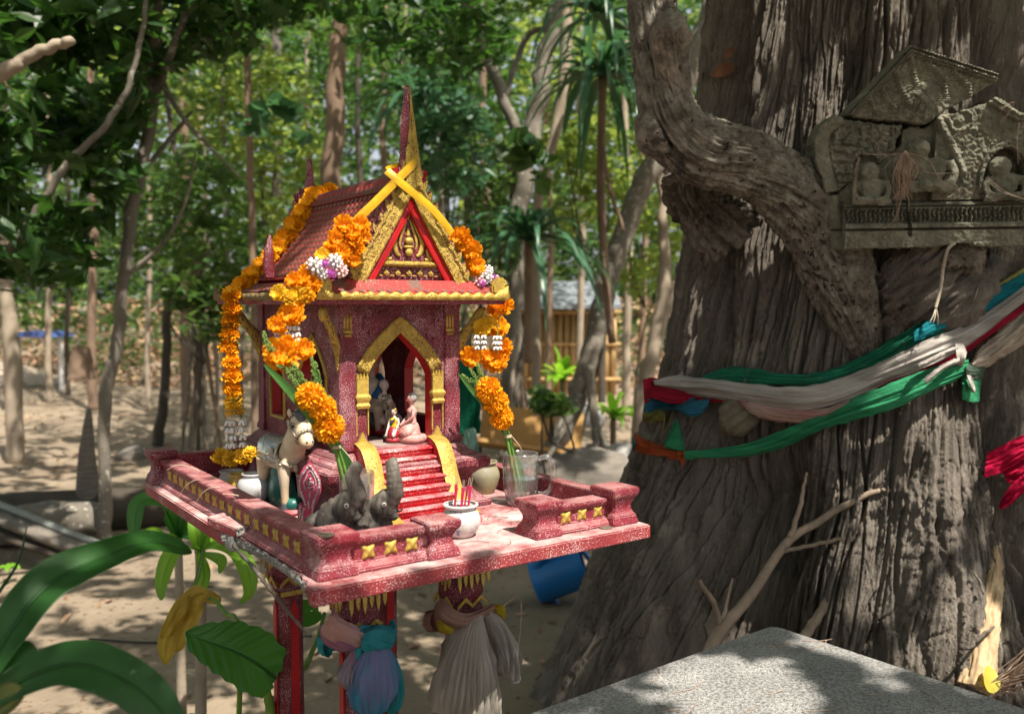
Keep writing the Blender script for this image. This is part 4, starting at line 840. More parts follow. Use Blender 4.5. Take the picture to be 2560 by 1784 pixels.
b = M(); b.tube(T3([(.06, -.155, .62), (.16, -.158, .55), (.27, -.11, .48), (.315, 0, .455), (.27, .11, .48), (.16, .158, .55), (.06, .155, .62)]) * u, .023 * u, 7, 40, rs=lambda a, t: 1 + .25 * math.sin(t * 150)); obj('chest_strap', b, m_glit, HO, smooth=True)
b = M(); b.ell(T3((.312, 0, .43)) * u, T3((.022, .05, .035)) * u); obj('chest_pendant', b, m_glit, HO, smooth=True)
def ring(c, ax, r, sy, th, n=30):
    ax = T3(ax) / np.linalg.norm(ax); p = np.cross(ax, (0, 1, 0)); p /= np.linalg.norm(p); q = np.cross(ax, p)
    m_ = M(); P = [T3(c) * u + (p * math.cos(t) * r + q * math.sin(t) * r * sy) * u for t in np.linspace(0, 2 * math.pi, n)]; m_.tube(P, th * u, 6, None, rs=lambda a, t: 1 + .25 * math.sin(t * 110)); return m_
obj('bridle', ring((.475, -.016, .772), (.75, -.08, -.66), .093, .90, .018), m_glit, HO, smooth=True)
for s in (-1, 1):
    b = M(); b.tube(T3([(.300, s * .098, .93), (.355, s * .110, .86), (.43, s * .096, .79), (.47, s * .080, .755)]) * u, .017 * u, 6, 26, rs=lambda a, t: 1 + .25 * math.sin(t * 70)); obj('bridle', b, m_glit, HO, smooth=True)
    b = M(); b.ell(T3((.402, s * .098 - .004, .872)) * u, T3((.024, .010, .018)) * u); obj('eye', b, m_black, HO, smooth=True)
    b = M(); b.tube(T3([(.375, s * .106, .892), (.40, s * .108, .912), (.43, s * .096, .898)]) * u, .0035 * u, 5, 10); obj('brow', b, m_black, HO)
    b = M(); b.ell(T3((.585, s * .030 - .022, .732)) * u, T3((.008, .010, .010)) * u); obj('nostril', b, m_black, HO)
b = M(); b.ell(T3((-.02, 0, .15)) * u, T3((.22, .125, .27)) * u); b.ell(T3((.16, 0, .06)) * u, T3((.15, .13, .10)) * u); b.ell(T3((-.05, 0, .36)) * u, T3((.15, .10, .12)) * u)
me = fuse(b, .0035, 3); obj('teal_mound', me, m_teal, HO)
b = M(); b.box((.02 * u, 0, -.0), (.66 * u, .34 * u, .055 * u), rot('Z', 3)); obj('base', b, m_redb, HO, bevel=.003)
# -------- two wooden elephants, trunks raised
m_ele = mat('weathered_wood', (.24, .21, .175), (.045, .038, .032), sc=42, st=(1, 1, .22), rough=.85, bump=1.0, bsc=60, bdist=.004, bst=(2.5, 2.5, .5), speck=((.26, .24, .21), 130, .70))
def elephant(base, rz, S, tr, label):
    E_ = thing('elephant_figurine', label, 'elephant figurine', wor(base), rz, 'wooden elephants on the platform'); b = M()
    def e(c, r, m=None): b.ell(T3(c) * S, T3(np.broadcast_to(r, 3)) * S, m, 16, 10)
    e((-.16, 0, .26), (.26, .20, .23)); e((-.30, 0, .22), (.17, .19, .21)); e((.02, 0, .38), (.19, .18, .22)); e((.16, 0, .56), (.19, .175, .175)); e((.20, 0, .67), (.12, .13, .11))
    for s in (-1, 1):
        b.tube(T3([(.08, s * .10, .34), (.14, s * .12, .18), (.17, s * .12, .02)]) * S, T3([.10, .075, .082]) * S, 12, 10); b.tube(T3([(-.30, s * .13, .24), (-.22, s * .18, .12), (-.14, s * .19, .03)]) * S, T3([.13, .10, .075]) * S, 12, 10)
        G = []
        for i in range(9):
            t = i / 8; G.append([(T3((.06 - .20 * t * (1 - .2 * a * a), s * (.135 + .10 * math.sin(t * 2.4)), .52 + .19 * a * (1 - .5 * t) - .10 * t)) * S) for a in np.linspace(-1, 1, 9)])
        m_ = M(); m_.grid(G + [[q + T3((0, -s * .02, 0)) * S for q in r_] for r_ in G[::-1]] + [G[0]]); b.raw(np.concatenate(m_.v), m_.f)
    b.tube(T3(tr) * S, T3(np.interp(np.linspace(0, 1, len(tr)), [0, .5, 1], [.115, .090, .076])) * S, 12, 24, rs=lambda a, t: 1 + .07 * math.sin(t * 60))
    b.tube(T3([(.17, 0, .50), (.28, 0, .44), (.37, 0, .47)]) * S, T3([.085, .062, .030]) * S, 10, 8)
    me = fuse(b, .0019, 2)
    n_ = len(me.vertices); co = np.empty(n_ * 3, np.float32); me.vertices.foreach_get('co', co); co = co.reshape(-1, 3); no = np.empty(n_ * 3, np.float32); me.vertices.foreach_get('normal', no) if hasattr(me.vertices[0], 'normal') else None; no = no.reshape(-1, 3)
    co += no * (fbm(co[:, 0] * 90, co[:, 1] * 90, co[:, 2] * 22, 3) * .0013)[:, None]; me.vertices.foreach_set('co', co.ravel()); me.update()
    obj('body', me, m_ele, E_)
    for s in (-1, 1):
        b = M(); b.ell(T3((.275, s * .135, .615)) * S, .030 * S, None, 10, 7); o = obj('eye', b, m_eyew, E_, smooth=True); b = M(); b.ell(T3((.291, s * .156, .617)) * S, .014 * S, None, 8, 6); obj('pupil', b, m_black, o)
        b = M(); b.tube(T3([(.28, s * .075, .50), (.35, s * .085, .50), (.40, s * .085, .55)]) * S, T3([.020, .016, .005]) * S, 7, 8); obj('tusk', b, m_ele, E_, smooth=True)
e1 = lz(*zb(870, 1575), .030); e2 = lz(*zb(1120, 1560), .030); e1[2] = e2[2] = 0
elephant(e1, R(-26), .128, [(.24, 0, .60), (.34, 0, .70), (.31, 0, .82), (.27, .0, .92), (.30, 0, 1.02), (.36, 0, 1.08)], 'dark wooden elephant nearer the pink plaque with its trunk curled up')
elephant(e2, R(-30), .126, [(.22, 0, .60), (.33, 0, .72), (.33, 0, .86), (.31, .0, 1.0), (.29, 0, 1.10), (.27, 0, 1.15)], 'dark wooden elephant beside the stairs with its trunk raised straight up')
# -------- pink leaf shaped plaque
m_pk = mat('pink_plaque', (.42, .045, .10), (.34, .04, .08), sc=40, rough=.5); m_sil = mat('silver_relief', (.50, .44, .44), (.30, .14, .18), sc=220, rough=.4, metal=.3, bump=1, bsc=260, bdist=.002)
pb = lz(*zb(735, 1560), 0) + np.array([0, .020, 0]); PQ = thing('leaf_plaque', 'pink leaf shaped votive plaque with silver relief figure standing behind the wooden elephant', 'plaque', wor(pb), R(6))
k_ = .3875 * 1.42 / FPX
def q_(x, y): return ((x - 770) * k_, (1560 - y) * k_)
half = [(775, 1105), (800, 1140), (835, 1195), (855, 1240), (858, 1290), (838, 1350), (815, 1400), (800, 1440), (800, 1560)]
left_ = [(700, 1560), (690, 1500), (692, 1400), (712, 1385), (735, 1410), (732, 1380), (705, 1320), (688, 1265), (690, 1220), (720, 1165), (750, 1125)]
out = [q_(*p_) for p_ in half + left_]; ctr = np.mean(out, 0)
mb = M(); mb.prism(out, (0, 0, 0), (1, 0, 0), (0, .08, 1), (0, .007, 0)); obj('plaque_body', mb, m_pk, PQ, bevel=.001)
def plq(path, r_, cl=False):
    P = [q_(*p_) for p_ in path]; P = P + [P[0]] if cl else P; mb = M(); mb.tube([(x, z * .08 - .0012, z) for x, z in P], r_, 6, len(P) * 8, (1, .6), rs=lambda a, t: 1 + .35 * math.sin(t * 160)); obj('silver_border', mb, m_sil, PQ, smooth=True)
plq([(745, 1405), (725, 1340), (705, 1275), (712, 1215), (745, 1165), (775, 1130), (808, 1175), (838, 1235), (838, 1290), (815, 1350), (795, 1405), (790, 1520)], .0022)
plq([(748, 1300), (735, 1250), (755, 1200), (778, 1165), (805, 1205), (818, 1255), (803, 1305)], .0012); plq([(712, 1400), (705, 1450), (706, 1550)], .003); plq([(735, 1420), (722, 1480), (724, 1550)], .002)
def pe(x, y, rx, rz_): mb = M(); a, z = q_(x, y); mb.ell((a, z * .08 - .001, z), (rx * k_, .0028, rz_ * k_)); obj('relief_figure', mb, m_sil, PQ, smooth=True)
for a in ((778, 1222, 9, 11), (778, 1202, 5, 10), (778, 1252, 14, 18), (778, 1282, 22, 10), (758, 1250, 6, 14), (798, 1250, 6, 14), (776, 1310, 9, 8), (776, 1340, 8, 30), (768, 1400, 10, 30)): pe(*a)
# -------- figurines inside the house
m_skin = mat('painted_skin', (.36, .27, .20), (.28, .21, .16), sc=60, rough=.5); m_pale = mat('pale_porcelain', (.62, .52, .46), (.5, .42, .38), sc=60, rough=.5)
m_shirt = mat('cream_shirt', (.48, .44, .36), (.36, .32, .25), sc=50, rough=.7); m_blue = mat('blue_sash', (.01, .07, .20), (.015, .09, .24), sc=50, rough=.5); m_bsk = mat('black_sequin', (.02, .02, .022), (.25, .25, .26), sc=350, lo=.6, hi=.68, rough=.3)
m_pdust = mat('pink_dusty_glaze', (.42, .17, .15), (.55, .36, .33), sc=70, rough=.6, bump=.5, bsc=200, bdist=.001); m_hair = mat('grey_hair', (.20, .19, .18), (.32, .31, .29), sc=90, rough=.8); m_gsk = mat('gold_glitter_skirt', (.35, .27, .12), (.14, .10, .05), sc=300, rough=.35, metal=.4, bump=1, bsc=500, bdist=.001)
m_yell = mat('yellow_dress', (.62, .42, .02), rough=.5); m_dkred = mat('dark_red_glaze', (.22, .012, .02), (.3, .02, .03), sc=50, rough=.4)
FZ = .1225
def figure(x, y, face, S, label, skin, top, skirt, hair, pose='sit', extra=None, turn=0, group='figurines inside the spirit house', z=FZ):
    """small seated or kneeling porcelain person: one continuous skin with clothes laid on it"""
    F_ = thing('person_figurine', label, 'figurine', wor((x, y, z)), TH + R(face), group); b = M()
    def e(c, r, m=None): b.ell(T3(c) * S, T3(np.broadcast_to(r, 3)) * S, m, 14, 10)
    hz = .88 if pose != 'chair' else .90
    e((0, 0, hz), (.105, .094, .120)); b.tube(T3([(0, 0, .70), (0, 0, .82)]) * S, [.050 * S, .046 * S], 10)
    e((-.015, 0, .62), (.085, .135, .10)); b.tube(T3([(0, 0, .34), (-.01, 0, .48), (-.01, 0, .62)]) * S, T3([.13, .10, .12]) * S, 14, 8, (.8, 1.1))
    hand = {'sit': (.24, .05, .30), 'kneel': (.30, .16, .10), 'chair': (.22, .10, .42)}[pose]
    for s in (-1, 1):
        b.tube(T3([(-.01, s * .13, .67), (.02, s * .185, .50), (.12, s * .14, .40) if pose != 'kneel' else (.15, s * .17, .30), (hand[0], s * hand[1], hand[2])]) * S, T3([.050, .040, .033, .026]) * S, 10, 14); e((hand[0] + .02, s * hand[1], hand[2]), (.038, .024, .022))
        if pose == 'sit': b.tube(T3([(0, s * .08, .22), (.20, s * .22, .14), (.26, s * .06, .10), (.20, -s * .08, .08)]) * S, T3([.12, .095, .06, .04]) * S, 10, 14)
        elif pose == 'kneel': b.tube(T3([(0, s * .08, .24), (.22, s * .10, .14), (.10, s * .11, .06), (-.16, s * .10, .05)]) * S, T3([.12, .09, .065, .035]) * S, 10, 14)
        else: b.tube(T3([(0, s * .08, .30), (.24, s * .11, .32), (.28, s * .11, .16), (.28, s * .11, .02), (.34, s * .11, .02)]) * S, T3([.12, .085, .06, .045, .035]) * S, 10, 18)
    e((0, 0, .25), (.16, .17, .15))
    obj('body', fuse(b, .0013 if S < .09 else .0018, 3), skin, F_)
    # garments, hair and face
    b = M(); b.tube(T3([(.0, 0, .33), (-.005, 0, .48), (-.012, 0, .62), (-.012, 0, .70)]) * S, T3([.142, .116, .140, .06]) * S, 18, 14, (.84, 1.12)); obj('top', b, top, F_, smooth=True)
    b = M(); b.tube(T3([(0, 0, .36), (.02, 0, .26), (.05, 0, .12), (.05, 0, .03)]) * S, T3([.14, .20, .25, .22]) * S, 18, 14, (1.05, .95), rs=lambda a, t: 1 + .03 * np.sin(a * 9)); obj('skirt', b, skirt, F_, smooth=True) if pose != 'kneel' else obj('skirt', b, skirt, F_, smooth=True)
    h = M(); h.ell(T3((-.022, 0, hz + .025)) * S, T3((.106, .104, .114)) * S); h.ell(T3((-.06, 0, hz + .07)) * S, T3((.045, .045, .045)) * S) if hair is not m_skin else None; obj('hair', h, hair, F_, smooth=True)
    for s in (-1, 1): q = M(); q.ell(T3((.098, s * .036, hz + .004)) * S, T3((.010, .017, .008)) * S, None, 8, 5); obj('eye', q, m_black, F_)
    q = M(); q.ell(T3((.104, 0, hz - .024)) * S, T3((.016, .011, .022)) * S, None, 8, 5); obj('nose', q, skin, F_); q = M(); q.ell(T3((.096, 0, hz - .062)) * S, T3((.008, .020, .006)) * S, None, 8, 5); obj('mouth', q, m_dkred, F_)
    for s in (-1, 1): q = M(); q.ell(T3((0, s * .098, hz)) * S, T3((.018, .012, .026)) * S, None, 8, 5); obj('ear', q, skin, F_)
    return F_, S
def on_floor(px, py): return lz(px, py, FZ)
def fp(x, y): return ly(*zf(x, 1300), y)[0], y
def zf(x, y): return 840 + x * 300 / 1412., 820 + y * 340 / 1600.
# the old man with the blue sash, on a low seat at the back left
f_, S = figure(*fp(425, .50), -78, .145, 'tall seated old man figurine in cream shirt with blue shoulder sash, at the back', m_skin, m_shirt, m_bsk, m_hair, 'chair', z=FZ + .012)
b = M(); b.tube(T3([(.09, .12, .70), (.125, .04, .58), (.12, -.06, .44), (.10, -.12, .36)]) * S, T3([.03, .045, .05, .03]) * S, 8, 16, (.5, 1)); b.tube(T3([(-.10, .13, .60), (-.02, .15, .71), (.09, .12, .70)]) * S, T3([.04, .05, .03]) * S, 8, 12, (1, .6)); obj('sash', b, m_blue, f_, smooth=True)
b = M(); b.box((-.03, 0, -.006 + .012), (.10, .09, .034)); obj('seat_block', b, m_dkred, f_, bevel=.003)
f_, S = figure(*fp(575, .47), -72, .090, 'small pale woman figurine in silver glitter top kneeling before the old man', m_pale, m_glit, m_gsk, m_pale, 'sit', z=FZ + .020)
b = M(); b.ell((.008, 0, -.008), (.030, .030, .014)); obj('seat_cushion', b, m_dkred, f_, smooth=True)
f_, S = figure(*fp(645, .43), -75, .066, 'small brown old man figurine with white hair band seated in front of the pale woman', m_skin, m_skin, m_gsk, m_pale, 'sit', z=FZ + .010)
b = M(); b.ell((.008, 0, -.004), (.022, .022, .009)); obj('seat_cushion', b, m_glit, f_, smooth=True)
f_, S = figure(*fp(685, .385), -150, .056, 'kneeling girl figurine in yellow dress and blue sash with a flower in her hair', m_pale, m_yell, m_dkred, m_black, 'kneel', z=FZ + .008)
b = M(); b.tube(T3([(.10, .10, .66), (.12, 0, .55), (.10, -.10, .42)]) * S, T3([.03, .045, .03]) * S, 8, 12, (.6, 1)); obj('sash', b, m_blue, f_, smooth=True)
b = M(); b.ell(T3((.03, .07, .95)) * S, T3((.05, .03, .055)) * S); obj('hair_flower', b, m_yell, f_, smooth=True); b = M(); b.ell(T3((.04, .095, .95)) * S, T3((.025, .012, .025)) * S); obj('flower_eye', b, m_redb, f_, smooth=True)
b = M(); b.ell((.002, 0, -.003), (.017, .015, .0075)); obj('seat_cushion', b, m_redb, f_, smooth=True)
f_, S = figure(*fp(890, .372), 165, .082, 'dusty pink lady figurine with dark beaded crown seated on a round cushion at the sill', m_pdust, m_pdust, m_pdust, m_hair, 'sit', z=FZ + .008)
b = M(); b.lathe([(.026, -.008), (.029, -.004), (.029, .002), (.025, .006), (.001, .006)], n=24); obj('seat_cushion', b, m_pdust, f_, smooth=True)
b = M(); 
for k in range(26): a = k * 2.4; r_ = .095 - .05 * k / 26; b.ell(T3((-.02 + r_ * math.cos(a), r_ * math.sin(a), .95 + .05 * k / 26 + .02)) * S, .016 * S, None, 7, 5)
obj('crown', b, m_bsk, f_, smooth=True)
# ================================================================ cloths knotted round the legs
def cloth_mat(name, c1, c2, tr=.35, sc=9, blotch=None, st=(1, 1, 1), cr=(1.4, 1.4, .16), cb=.009):
    return mat(name, c1, c2, sc=sc, st=st, det=3, lo=.38, hi=.62, rough=.85, bump=.9, bsc=55, bst=cr, bdist=cb, trans=(c1, tr), blotch=blotch, spec=.15)
m_cb = cloth_mat('blue_gauze', (.07, .30, .46), (.22, .23, .38), sc=16, st=(1.6, 1.6, .5)); m_ct = cloth_mat('teal_gauze', (.03, .27, .28), (.07, .34, .42), sc=14); m_co = cloth_mat('faded_orange_gauze', (.62, .30, .20), (.55, .36, .36), sc=10); m_cp = cloth_mat('pink_gauze', (.40, .16, .24), (.36, .30, .34), sc=12)
m_cg = cloth_mat('grey_gauze', (.68, .63, .56), (.50, .46, .40), sc=12, tr=.5, st=(1.5, 1.5, .4)); m_cy = cloth_mat('yellow_cloth', (.50, .38, .03), (.42, .30, .03)); m_cbr = cloth_mat('brown_pink_cloth', (.36, .17, .12), (.38, .25, .20))
def px_at(x, y, yl): return ly(*pp(x, y), yl)      # point from full-view coordinates on the shrine plane y = yl
def fold_tube(par, nm, mt, path, rad, folds=9, amp=.12, sq=(1, 1), n=64, seg=40, seed=0, taper=None):
    amp *= 1.9; folds = int(folds * 1.7)
    mb = M(); mb.tube(path, rad, n, seg, sq, cap=False, rs=lambda a, t: 1 + amp * (1.2 * (.5 - np.abs(np.sin(a * folds * .5 + 1.5 * t + seed + .8 * noise(a * 2, t * 2.5, seed)))) + .7 * (.5 - np.abs(np.sin(a * (folds + 1.5) + seed * 2 + 2 * t + noise(a * 3, t * 4, seed + 5)))) + .9 * noise(np.cos(a) * 1.6 + seed, np.sin(a) * 1.6, t * 4.0)) * min(1, .4 + 1.2 * t)); return obj(nm, mb, mt, par, smooth=True)
c = np.array([.202, .29, -.22]); CB = shrine_thing('tied_cloth', 'blue and faded orange gauze cloth knotted round the near shrine leg', 'cloth', c, 'cloths tied round the shrine legs')
P = lambda x, y, d=.235: px_at(x, y, d)
fold_tube(CB, 'wrap', m_co, [P(735, 1395, .25), P(750, 1412, .238), P(790, 1432, .232), P(828, 1440, .228)], [.022, .026, .024, .015], 5, .10, (1, .45), seed=1)
fold_tube(CB, 'wrap', m_cp, [P(728, 1400, .262), P(735, 1425, .252), P(765, 1448, .24), P(800, 1450, .236)], [.016, .018, .016, .010], 5, .10, (1, .45), seed=2)
fold_tube(CB, 'wrap', m_ct, [P(880, 1395, .27), P(875, 1425, .25), P(850, 1432, .23), P(800, 1420, .226)], [.010, .020, .022, .012], 5, .12, (1, .5), seed=3)
fold_tube(CB, 'wrap', m_ct, [c + [-.045, .02, .012], c + [-.04, .055, .006], c + [.03, .06, .0], c + [.05, .02, .004]], [.018, .016, .016, .018], 5, .12, (1, .5), seed=9)
fold_tube(CB, 'knot', m_ct, [P(812, 1432, .222), P(840, 1436, .212), P(868, 1445, .222)], [.014, .024, .016], 4, .14, (1, .75), seed=4)
fold_tube(CB, 'bundle', m_cb, [P(838, 1440, .222), P(842, 1470, .214), P(838, 1520, .212), P(836, 1560, .214), P(836, 1588, .216), P(836, 1598, .218)], [.012, .030, .042, .040, .026, .004], 11, .08, (.75, 1), seed=5)
fold_tube(CB, 'bundle', m_ct, [P(858, 1445, .226), P(878, 1480, .222), P(890, 1530, .222), P(884, 1580, .224), P(868, 1596, .226)], [.008, .013, .016, .014, .003], 6, .10, (.7, 1), seed=6)
fold_tube(CB, 'tail', m_cp, [P(800, 1455, .232), P(785, 1490, .23), P(775, 1520, .23), P(790, 1555, .232)], [.008, .015, .020, .003], 7, .16, (.5, 1), seed=7)
fold_tube(CB, 'tail', m_ct, [P(805, 1450, .228), P(793, 1500, .226), P(800, 1550, .228)], [.008, .013, .010], 5, .14, (.5, 1), seed=8)
c = np.array([.416, .29, -.22]); CG = shrine_thing('tied_cloth', 'grey gauze skirt with yellow lining knotted round the right front shrine leg', 'cloth', c, 'cloths tied round the shrine legs')
fold_tube(CG, 'wrap', m_cbr, [P(985, 1352, .262), P(1000, 1380, .242), P(1040, 1392, .232), P(1085, 1375, .228), P(1105, 1360, .232)], [.018, .024, .020, .018, .010], 4, .09, (1, .5), seed=11)
fold_tube(CG, 'wrap', m_cbr, [c + [-.045, .02, .01], c + [-.04, .055, .0], c + [.03, .06, .005], c + [.05, .01, .012]], [.018, .016, .016, .018], 5, .12, (1, .5), seed=19)
fold_tube(CG, 'yellow_edge', m_cy, [P(984, 1385, .262), P(990, 1405, .246), P(1015, 1415, .236)], [.010, .013, .008], 3, .1, (1, .45), seed=12)
fold_tube(CG, 'yellow_edge', m_cy, [P(1108, 1362, .232), P(1122, 1370, .222), P(1130, 1385, .224)], [.006, .011, .003], 3, .1, (1, .5), seed=13)
fold_tube(CG, 'skirt', m_cg, [P(1072, 1374, .225), P(1060, 1410, .225), P(1052, 1460, .232), P(1046, 1530, .24), P(1040, 1590, .245)], [.010, .034, .058, .078, .084], 17, .085, (.62, 1), seed=14, n=120)
fold_tube(CG, 'skirt', m_cg, [P(1090, 1374, .222), P(1110, 1400, .222), P(1128, 1450, .226), P(1134, 1490, .230), P(1132, 1512, .232)], [.010, .026, .034, .034, .026], 15, .16, (.6, 1), seed=15)
fold_tube(CG, 'yellow_lining', m_cy, [P(1040, 1540, .262), P(1045, 1640, .262)], [.040, .044], 8, .10, (.7, 1), seed=16)
# ================================================================ the great tree
AX = np.array([1.14, 3.00]); AD = math.hypot(*AX)
m_bark = mat('old_bark', (.29, .25, .21), (.14, .12, .10), sc=7, st=(2.2, 2.2, .35), det=9, lo=.34, hi=.66, rough=.92, bump=1.0, bsc=90, bst=(1.6, 1.6, .3), bdist=.02, speck=((.28, .24, .19), 60, .70), blotch=((.34, .30, .245), 4.5, .56), spec=.2)
def prof_r(z): return np.interp(z, [-.3, .0, .12, .42, .84, 1.24, 1.66, 2.1, 2.5, 3.4], [1.20, 1.05, .97, .87, .725, .61, .54, .50, .478, .45])
PHC = math.atan2(-AX[1], -AX[0])                       # towards the camera
def th_px(px, r=.66):
    """angle on the trunk seen at pixel column px"""
    d = np.array([(px - CX) / FPX, 1.0]); d /= np.linalg.norm(d); b = d @ AX; q = b * b - (AD * AD - r * r); t = b - math.sqrt(max(q, 0)); p = d * t - AX; return math.atan2(p[1], p[0])
def bump_a(th, c, w): d = (th - c + math.pi) % (2 * math.pi) - math.pi; return np.exp(-(d / w) ** 2)
def trunk_r(th, z):
    low = np.clip((1.25 - z) / 1.1, 0, 1); mid = np.clip(1 - np.abs(z - 1.35) / .5, 0, 1)
    r = prof_r(z)
    r = r - .34 * np.clip((1.20 - z) / .35, 0, 1) * bump_a(th, th_px(1915), .23) + .05 * low * bump_a(th, th_px(1640), .22) + .13 * np.clip((1.5 - z) / 1.2, 0, 1) * bump_a(th, th_px(2290), .16)
    r = r - .24 * np.clip((1.55 - z) / .5, 0, 1) * bump_a(th, th_px(2530), .07) + .12 * low * bump_a(th, th_px(2640), .12)
    r = r + .045 * np.cos(th * 9 + 1.2 * z) * (.5 + .5 * low) + .02 * np.cos(th * 17 + 2.0 * z + 1)
    r = r + .10 * np.exp(-((z - 1.70) / .22) ** 2) * bump_a(th, th_px(2330, .6), .20)     # swelling under the relief
    tw = th - .20 * (z - 1.3) + .03 * noise(z * 2.0, th * 2, 5.)
    a = tw * .66
    n1 = noise(a * 9, z * 1.1, 3.3); n2 = noise(a * 22, z * 1.9, 8.1); n3 = noise(a * 55, z * 5.0, 1.7); n4 = noise(a * 120, z * 11, 4.4)
    ck = lambda n, k, p=.8: np.clip(1 - np.abs(n) * k, 0, 1) ** p
    gn = np.clip(fbm(a * 5, z * 4, 7.7, 3) * 1.2 + .1, 0, 1) * np.clip(1 - np.abs(z - .95) / .6, 0, 1)    # gnarled zone
    n3 = noise(a * 60 + 1.2 * n2, z * 3.0, 1.7); n4 = noise(a * 135 + 1.5 * n2, z * 6.5, 4.4)
    r = r + .026 * n1 + .012 * n2 + .004 * n3 - .022 * ck(n2, 8) - .011 * ck(n3, 5) - .0065 * ck(n4, 4) + .0022 * n4 + .0016 * fbm(a * 60, z * 50, 21., 3, .6) + .016 * gn * fbm(a * 34, z * 26, 2.2, 4)
    crack = ck(noise(a * 13 + .7 * noise(z * 3, a * 4, 9.), z * .8, 6.6), 13); r = r - .042 * crack
    cross = ck(noise(a * 9, z * 14 + 2 * noise(a * 12, z * 2, 3.), 31.), 22) * (noise(a * 20, z * 5, 44.) > .1); r = r - .007 * cross
    pl_ = np.floor((noise(a * 26, z * 3.5, 15.) + 1) * 3.5); r = r + .0050 * (pl_ % 3)     # shed plates
    return r
NTH, NZ = 1050, 600
th = PHC + np.concatenate([np.linspace(-1.45, 1.45, NTH - 100), np.linspace(1.45, 2 * math.pi - 1.45, 102)[1:-1]]); zz = np.concatenate([np.linspace(-.2, .3, 40)[:-1], np.linspace(.3, 2.62, NZ - 70), np.linspace(2.62, 4.2, 32)[1:]])
TH_, Z_ = np.meshgrid(th, zz); RR = trunk_r(TH_, Z_)
lean = .0 * Z_; X_ = AX[0] + RR * np.cos(TH_) + .02 * np.clip(Z_ - 2.4, 0, 2); Y_ = AX[1] + RR * np.sin(TH_)
nz, nt_ = TH_.shape; idx = np.arange(nz * nt_).reshape(nz, nt_); nx_ = np.roll(idx, -1, 1)
F4 = np.stack([idx[:-1], nx_[:-1], nx_[1:], idx[1:]], -1).reshape(-1, 4)
me_tr = fast_mesh('trunk', np.stack([X_, Y_, Z_], -1), f4=F4, smooth=True)
BT = thing('great_tree', 'massive old tree trunk with furrowed brown bark, cloth bands and a stone relief', 'tree', (AX[0], AX[1], 0)); OFF[BT.name] = np.array([AX[0], AX[1], 0])
trunk_o = obj('trunk', me_tr, m_bark, BT)
# coarse copy of the surface for placing things on it
st_ = 4; sub = np.stack([X_, Y_, Z_], -1)[::st_, ::st_]; h_, w_ = sub.shape[:2]
bv = BVHTree.FromPolygons([tuple(q) for q in sub.reshape(-1, 3)], [(i*w_+j, i*w_+j+1, (i+1)*w_+j+1, (i+1)*w_+j) for i in range(h_-1) for j in range(w_-1)])
def hit(px, py, off=0.0, default=2.5):
    d = Vector(ray(px, py)).normalized(); h = bv.ray_cast(Vector(CAM), d)
    if h[0] is None: return np.array(atY(px, py, default - off))
    return np.array(h[0] - d * off)
# -------- the twisted grey limb
m_limb = mat('bleached_limb', (.33, .295, .245), (.13, .112, .09), sc=24, st=(1, 1, 1), det=8, lo=.36, hi=.62, rough=.9, bump=1.0, bsc=75, bdist=.014, speck=((.05, .04, .035), 60, .66), blotch=((.07, .06, .055), 7, .60), spec=.2)
def limb(path, rad, nm, mt, n=150, seg=260, fl=1.0, seed=0.0, cap_start=True, par=None, amp=1.0):
    P = catmull(np.array(path, float), seg); rr = catmull(np.stack([rad] * 3, 1), seg)[:, 0]
    T_ = np.gradient(P, axis=0); L = np.concatenate([[0], np.cumsum(np.linalg.norm(np.diff(P, axis=0), axis=1))]); T_ /= np.linalg.norm(T_, axis=1)[:, None]
    u = np.array([0, -1., .2]); a = np.linspace(0, 2 * math.pi, n, endpoint=False); G = np.zeros((seg, n, 3)); H_ = np.zeros((seg, n))
    for i in range(seg):
        u = u - T_[i] * (u @ T_[i]); u /= np.linalg.norm(u); w = np.cross(T_[i], u)
        tw = a + L[i] * 1.4 + seed; ci, si = np.cos(tw) * 1.6, np.sin(tw) * 1.6; k = rr[i] * 9
        q = lambda f_, g: noise(ci * f_, si * f_, L[i] * g + seed)
        h = .10 * q(1.0, 4) + .13 * (1 - 2 * np.abs(q(2.2, 3))) + .09 * (1 - 2 * np.abs(q(5, 6))) + .07 * (1 - 2 * np.abs(q(11, 9))) + .045 * q(9, 60)
        hole = np.clip((q(3.5, 22) - .50) * 6, 0, 1) * .26
        r_ = rr[i] * (1 + (h - hole) * fl * amp); G[i] = P[i] + np.cos(a)[:, None] * r_[:, None] * u + np.sin(a)[:, None] * r_[:, None] * w
    ix = np.arange(seg * n).reshape(seg, n); nx = np.roll(ix, -1, 1); F = np.stack([ix[:-1], nx[:-1], nx[1:], ix[1:]], -1).reshape(-1, 4).tolist()
    me = bpy.data.meshes.new(nm); me.from_pydata(G.reshape(-1, 3).tolist(), [], F + [ix[0].tolist()[::-1], ix[-1].tolist()]); me.polygons.foreach_set('use_smooth', [True] * len(me.polygons))
    return obj(nm, me, mt, par if par is not None else BT)
def hp_(x, y, off): return hit(*pp(x, y), off)
def dY(x, y, Y): return atY(*pp(x, y), Y)
limb([dY(1960, 860, 2.52), dY(1925, 760, 2.50), dY(1890, 640, 2.46), dY(1830, 500, 2.42), dY(1740, 405, 2.36), dY(1640, 355, 2.30), dY(1555, 330, 2.25), dY(1500, 265, 2.22), dY(1478, 170, 2.22), dY(1468, 80, 2.24), dY(1462, -20, 2.27), dY(1455, -180, 2.32)],
     [.030, .058, .078, .084, .073, .070, .070, .058, .050, .052, .050, .045], 'limb', m_limb, n=190, seg=420)
limb([dY(1520, 200, 2.19), dY(1505, 130, 2.16), dY(1502, 80, 2.13), dY(1504, 48, 2.09)], [.030, .036, .042, .030], 'knot', m_limb, n=90, seg=70, seed=3.)
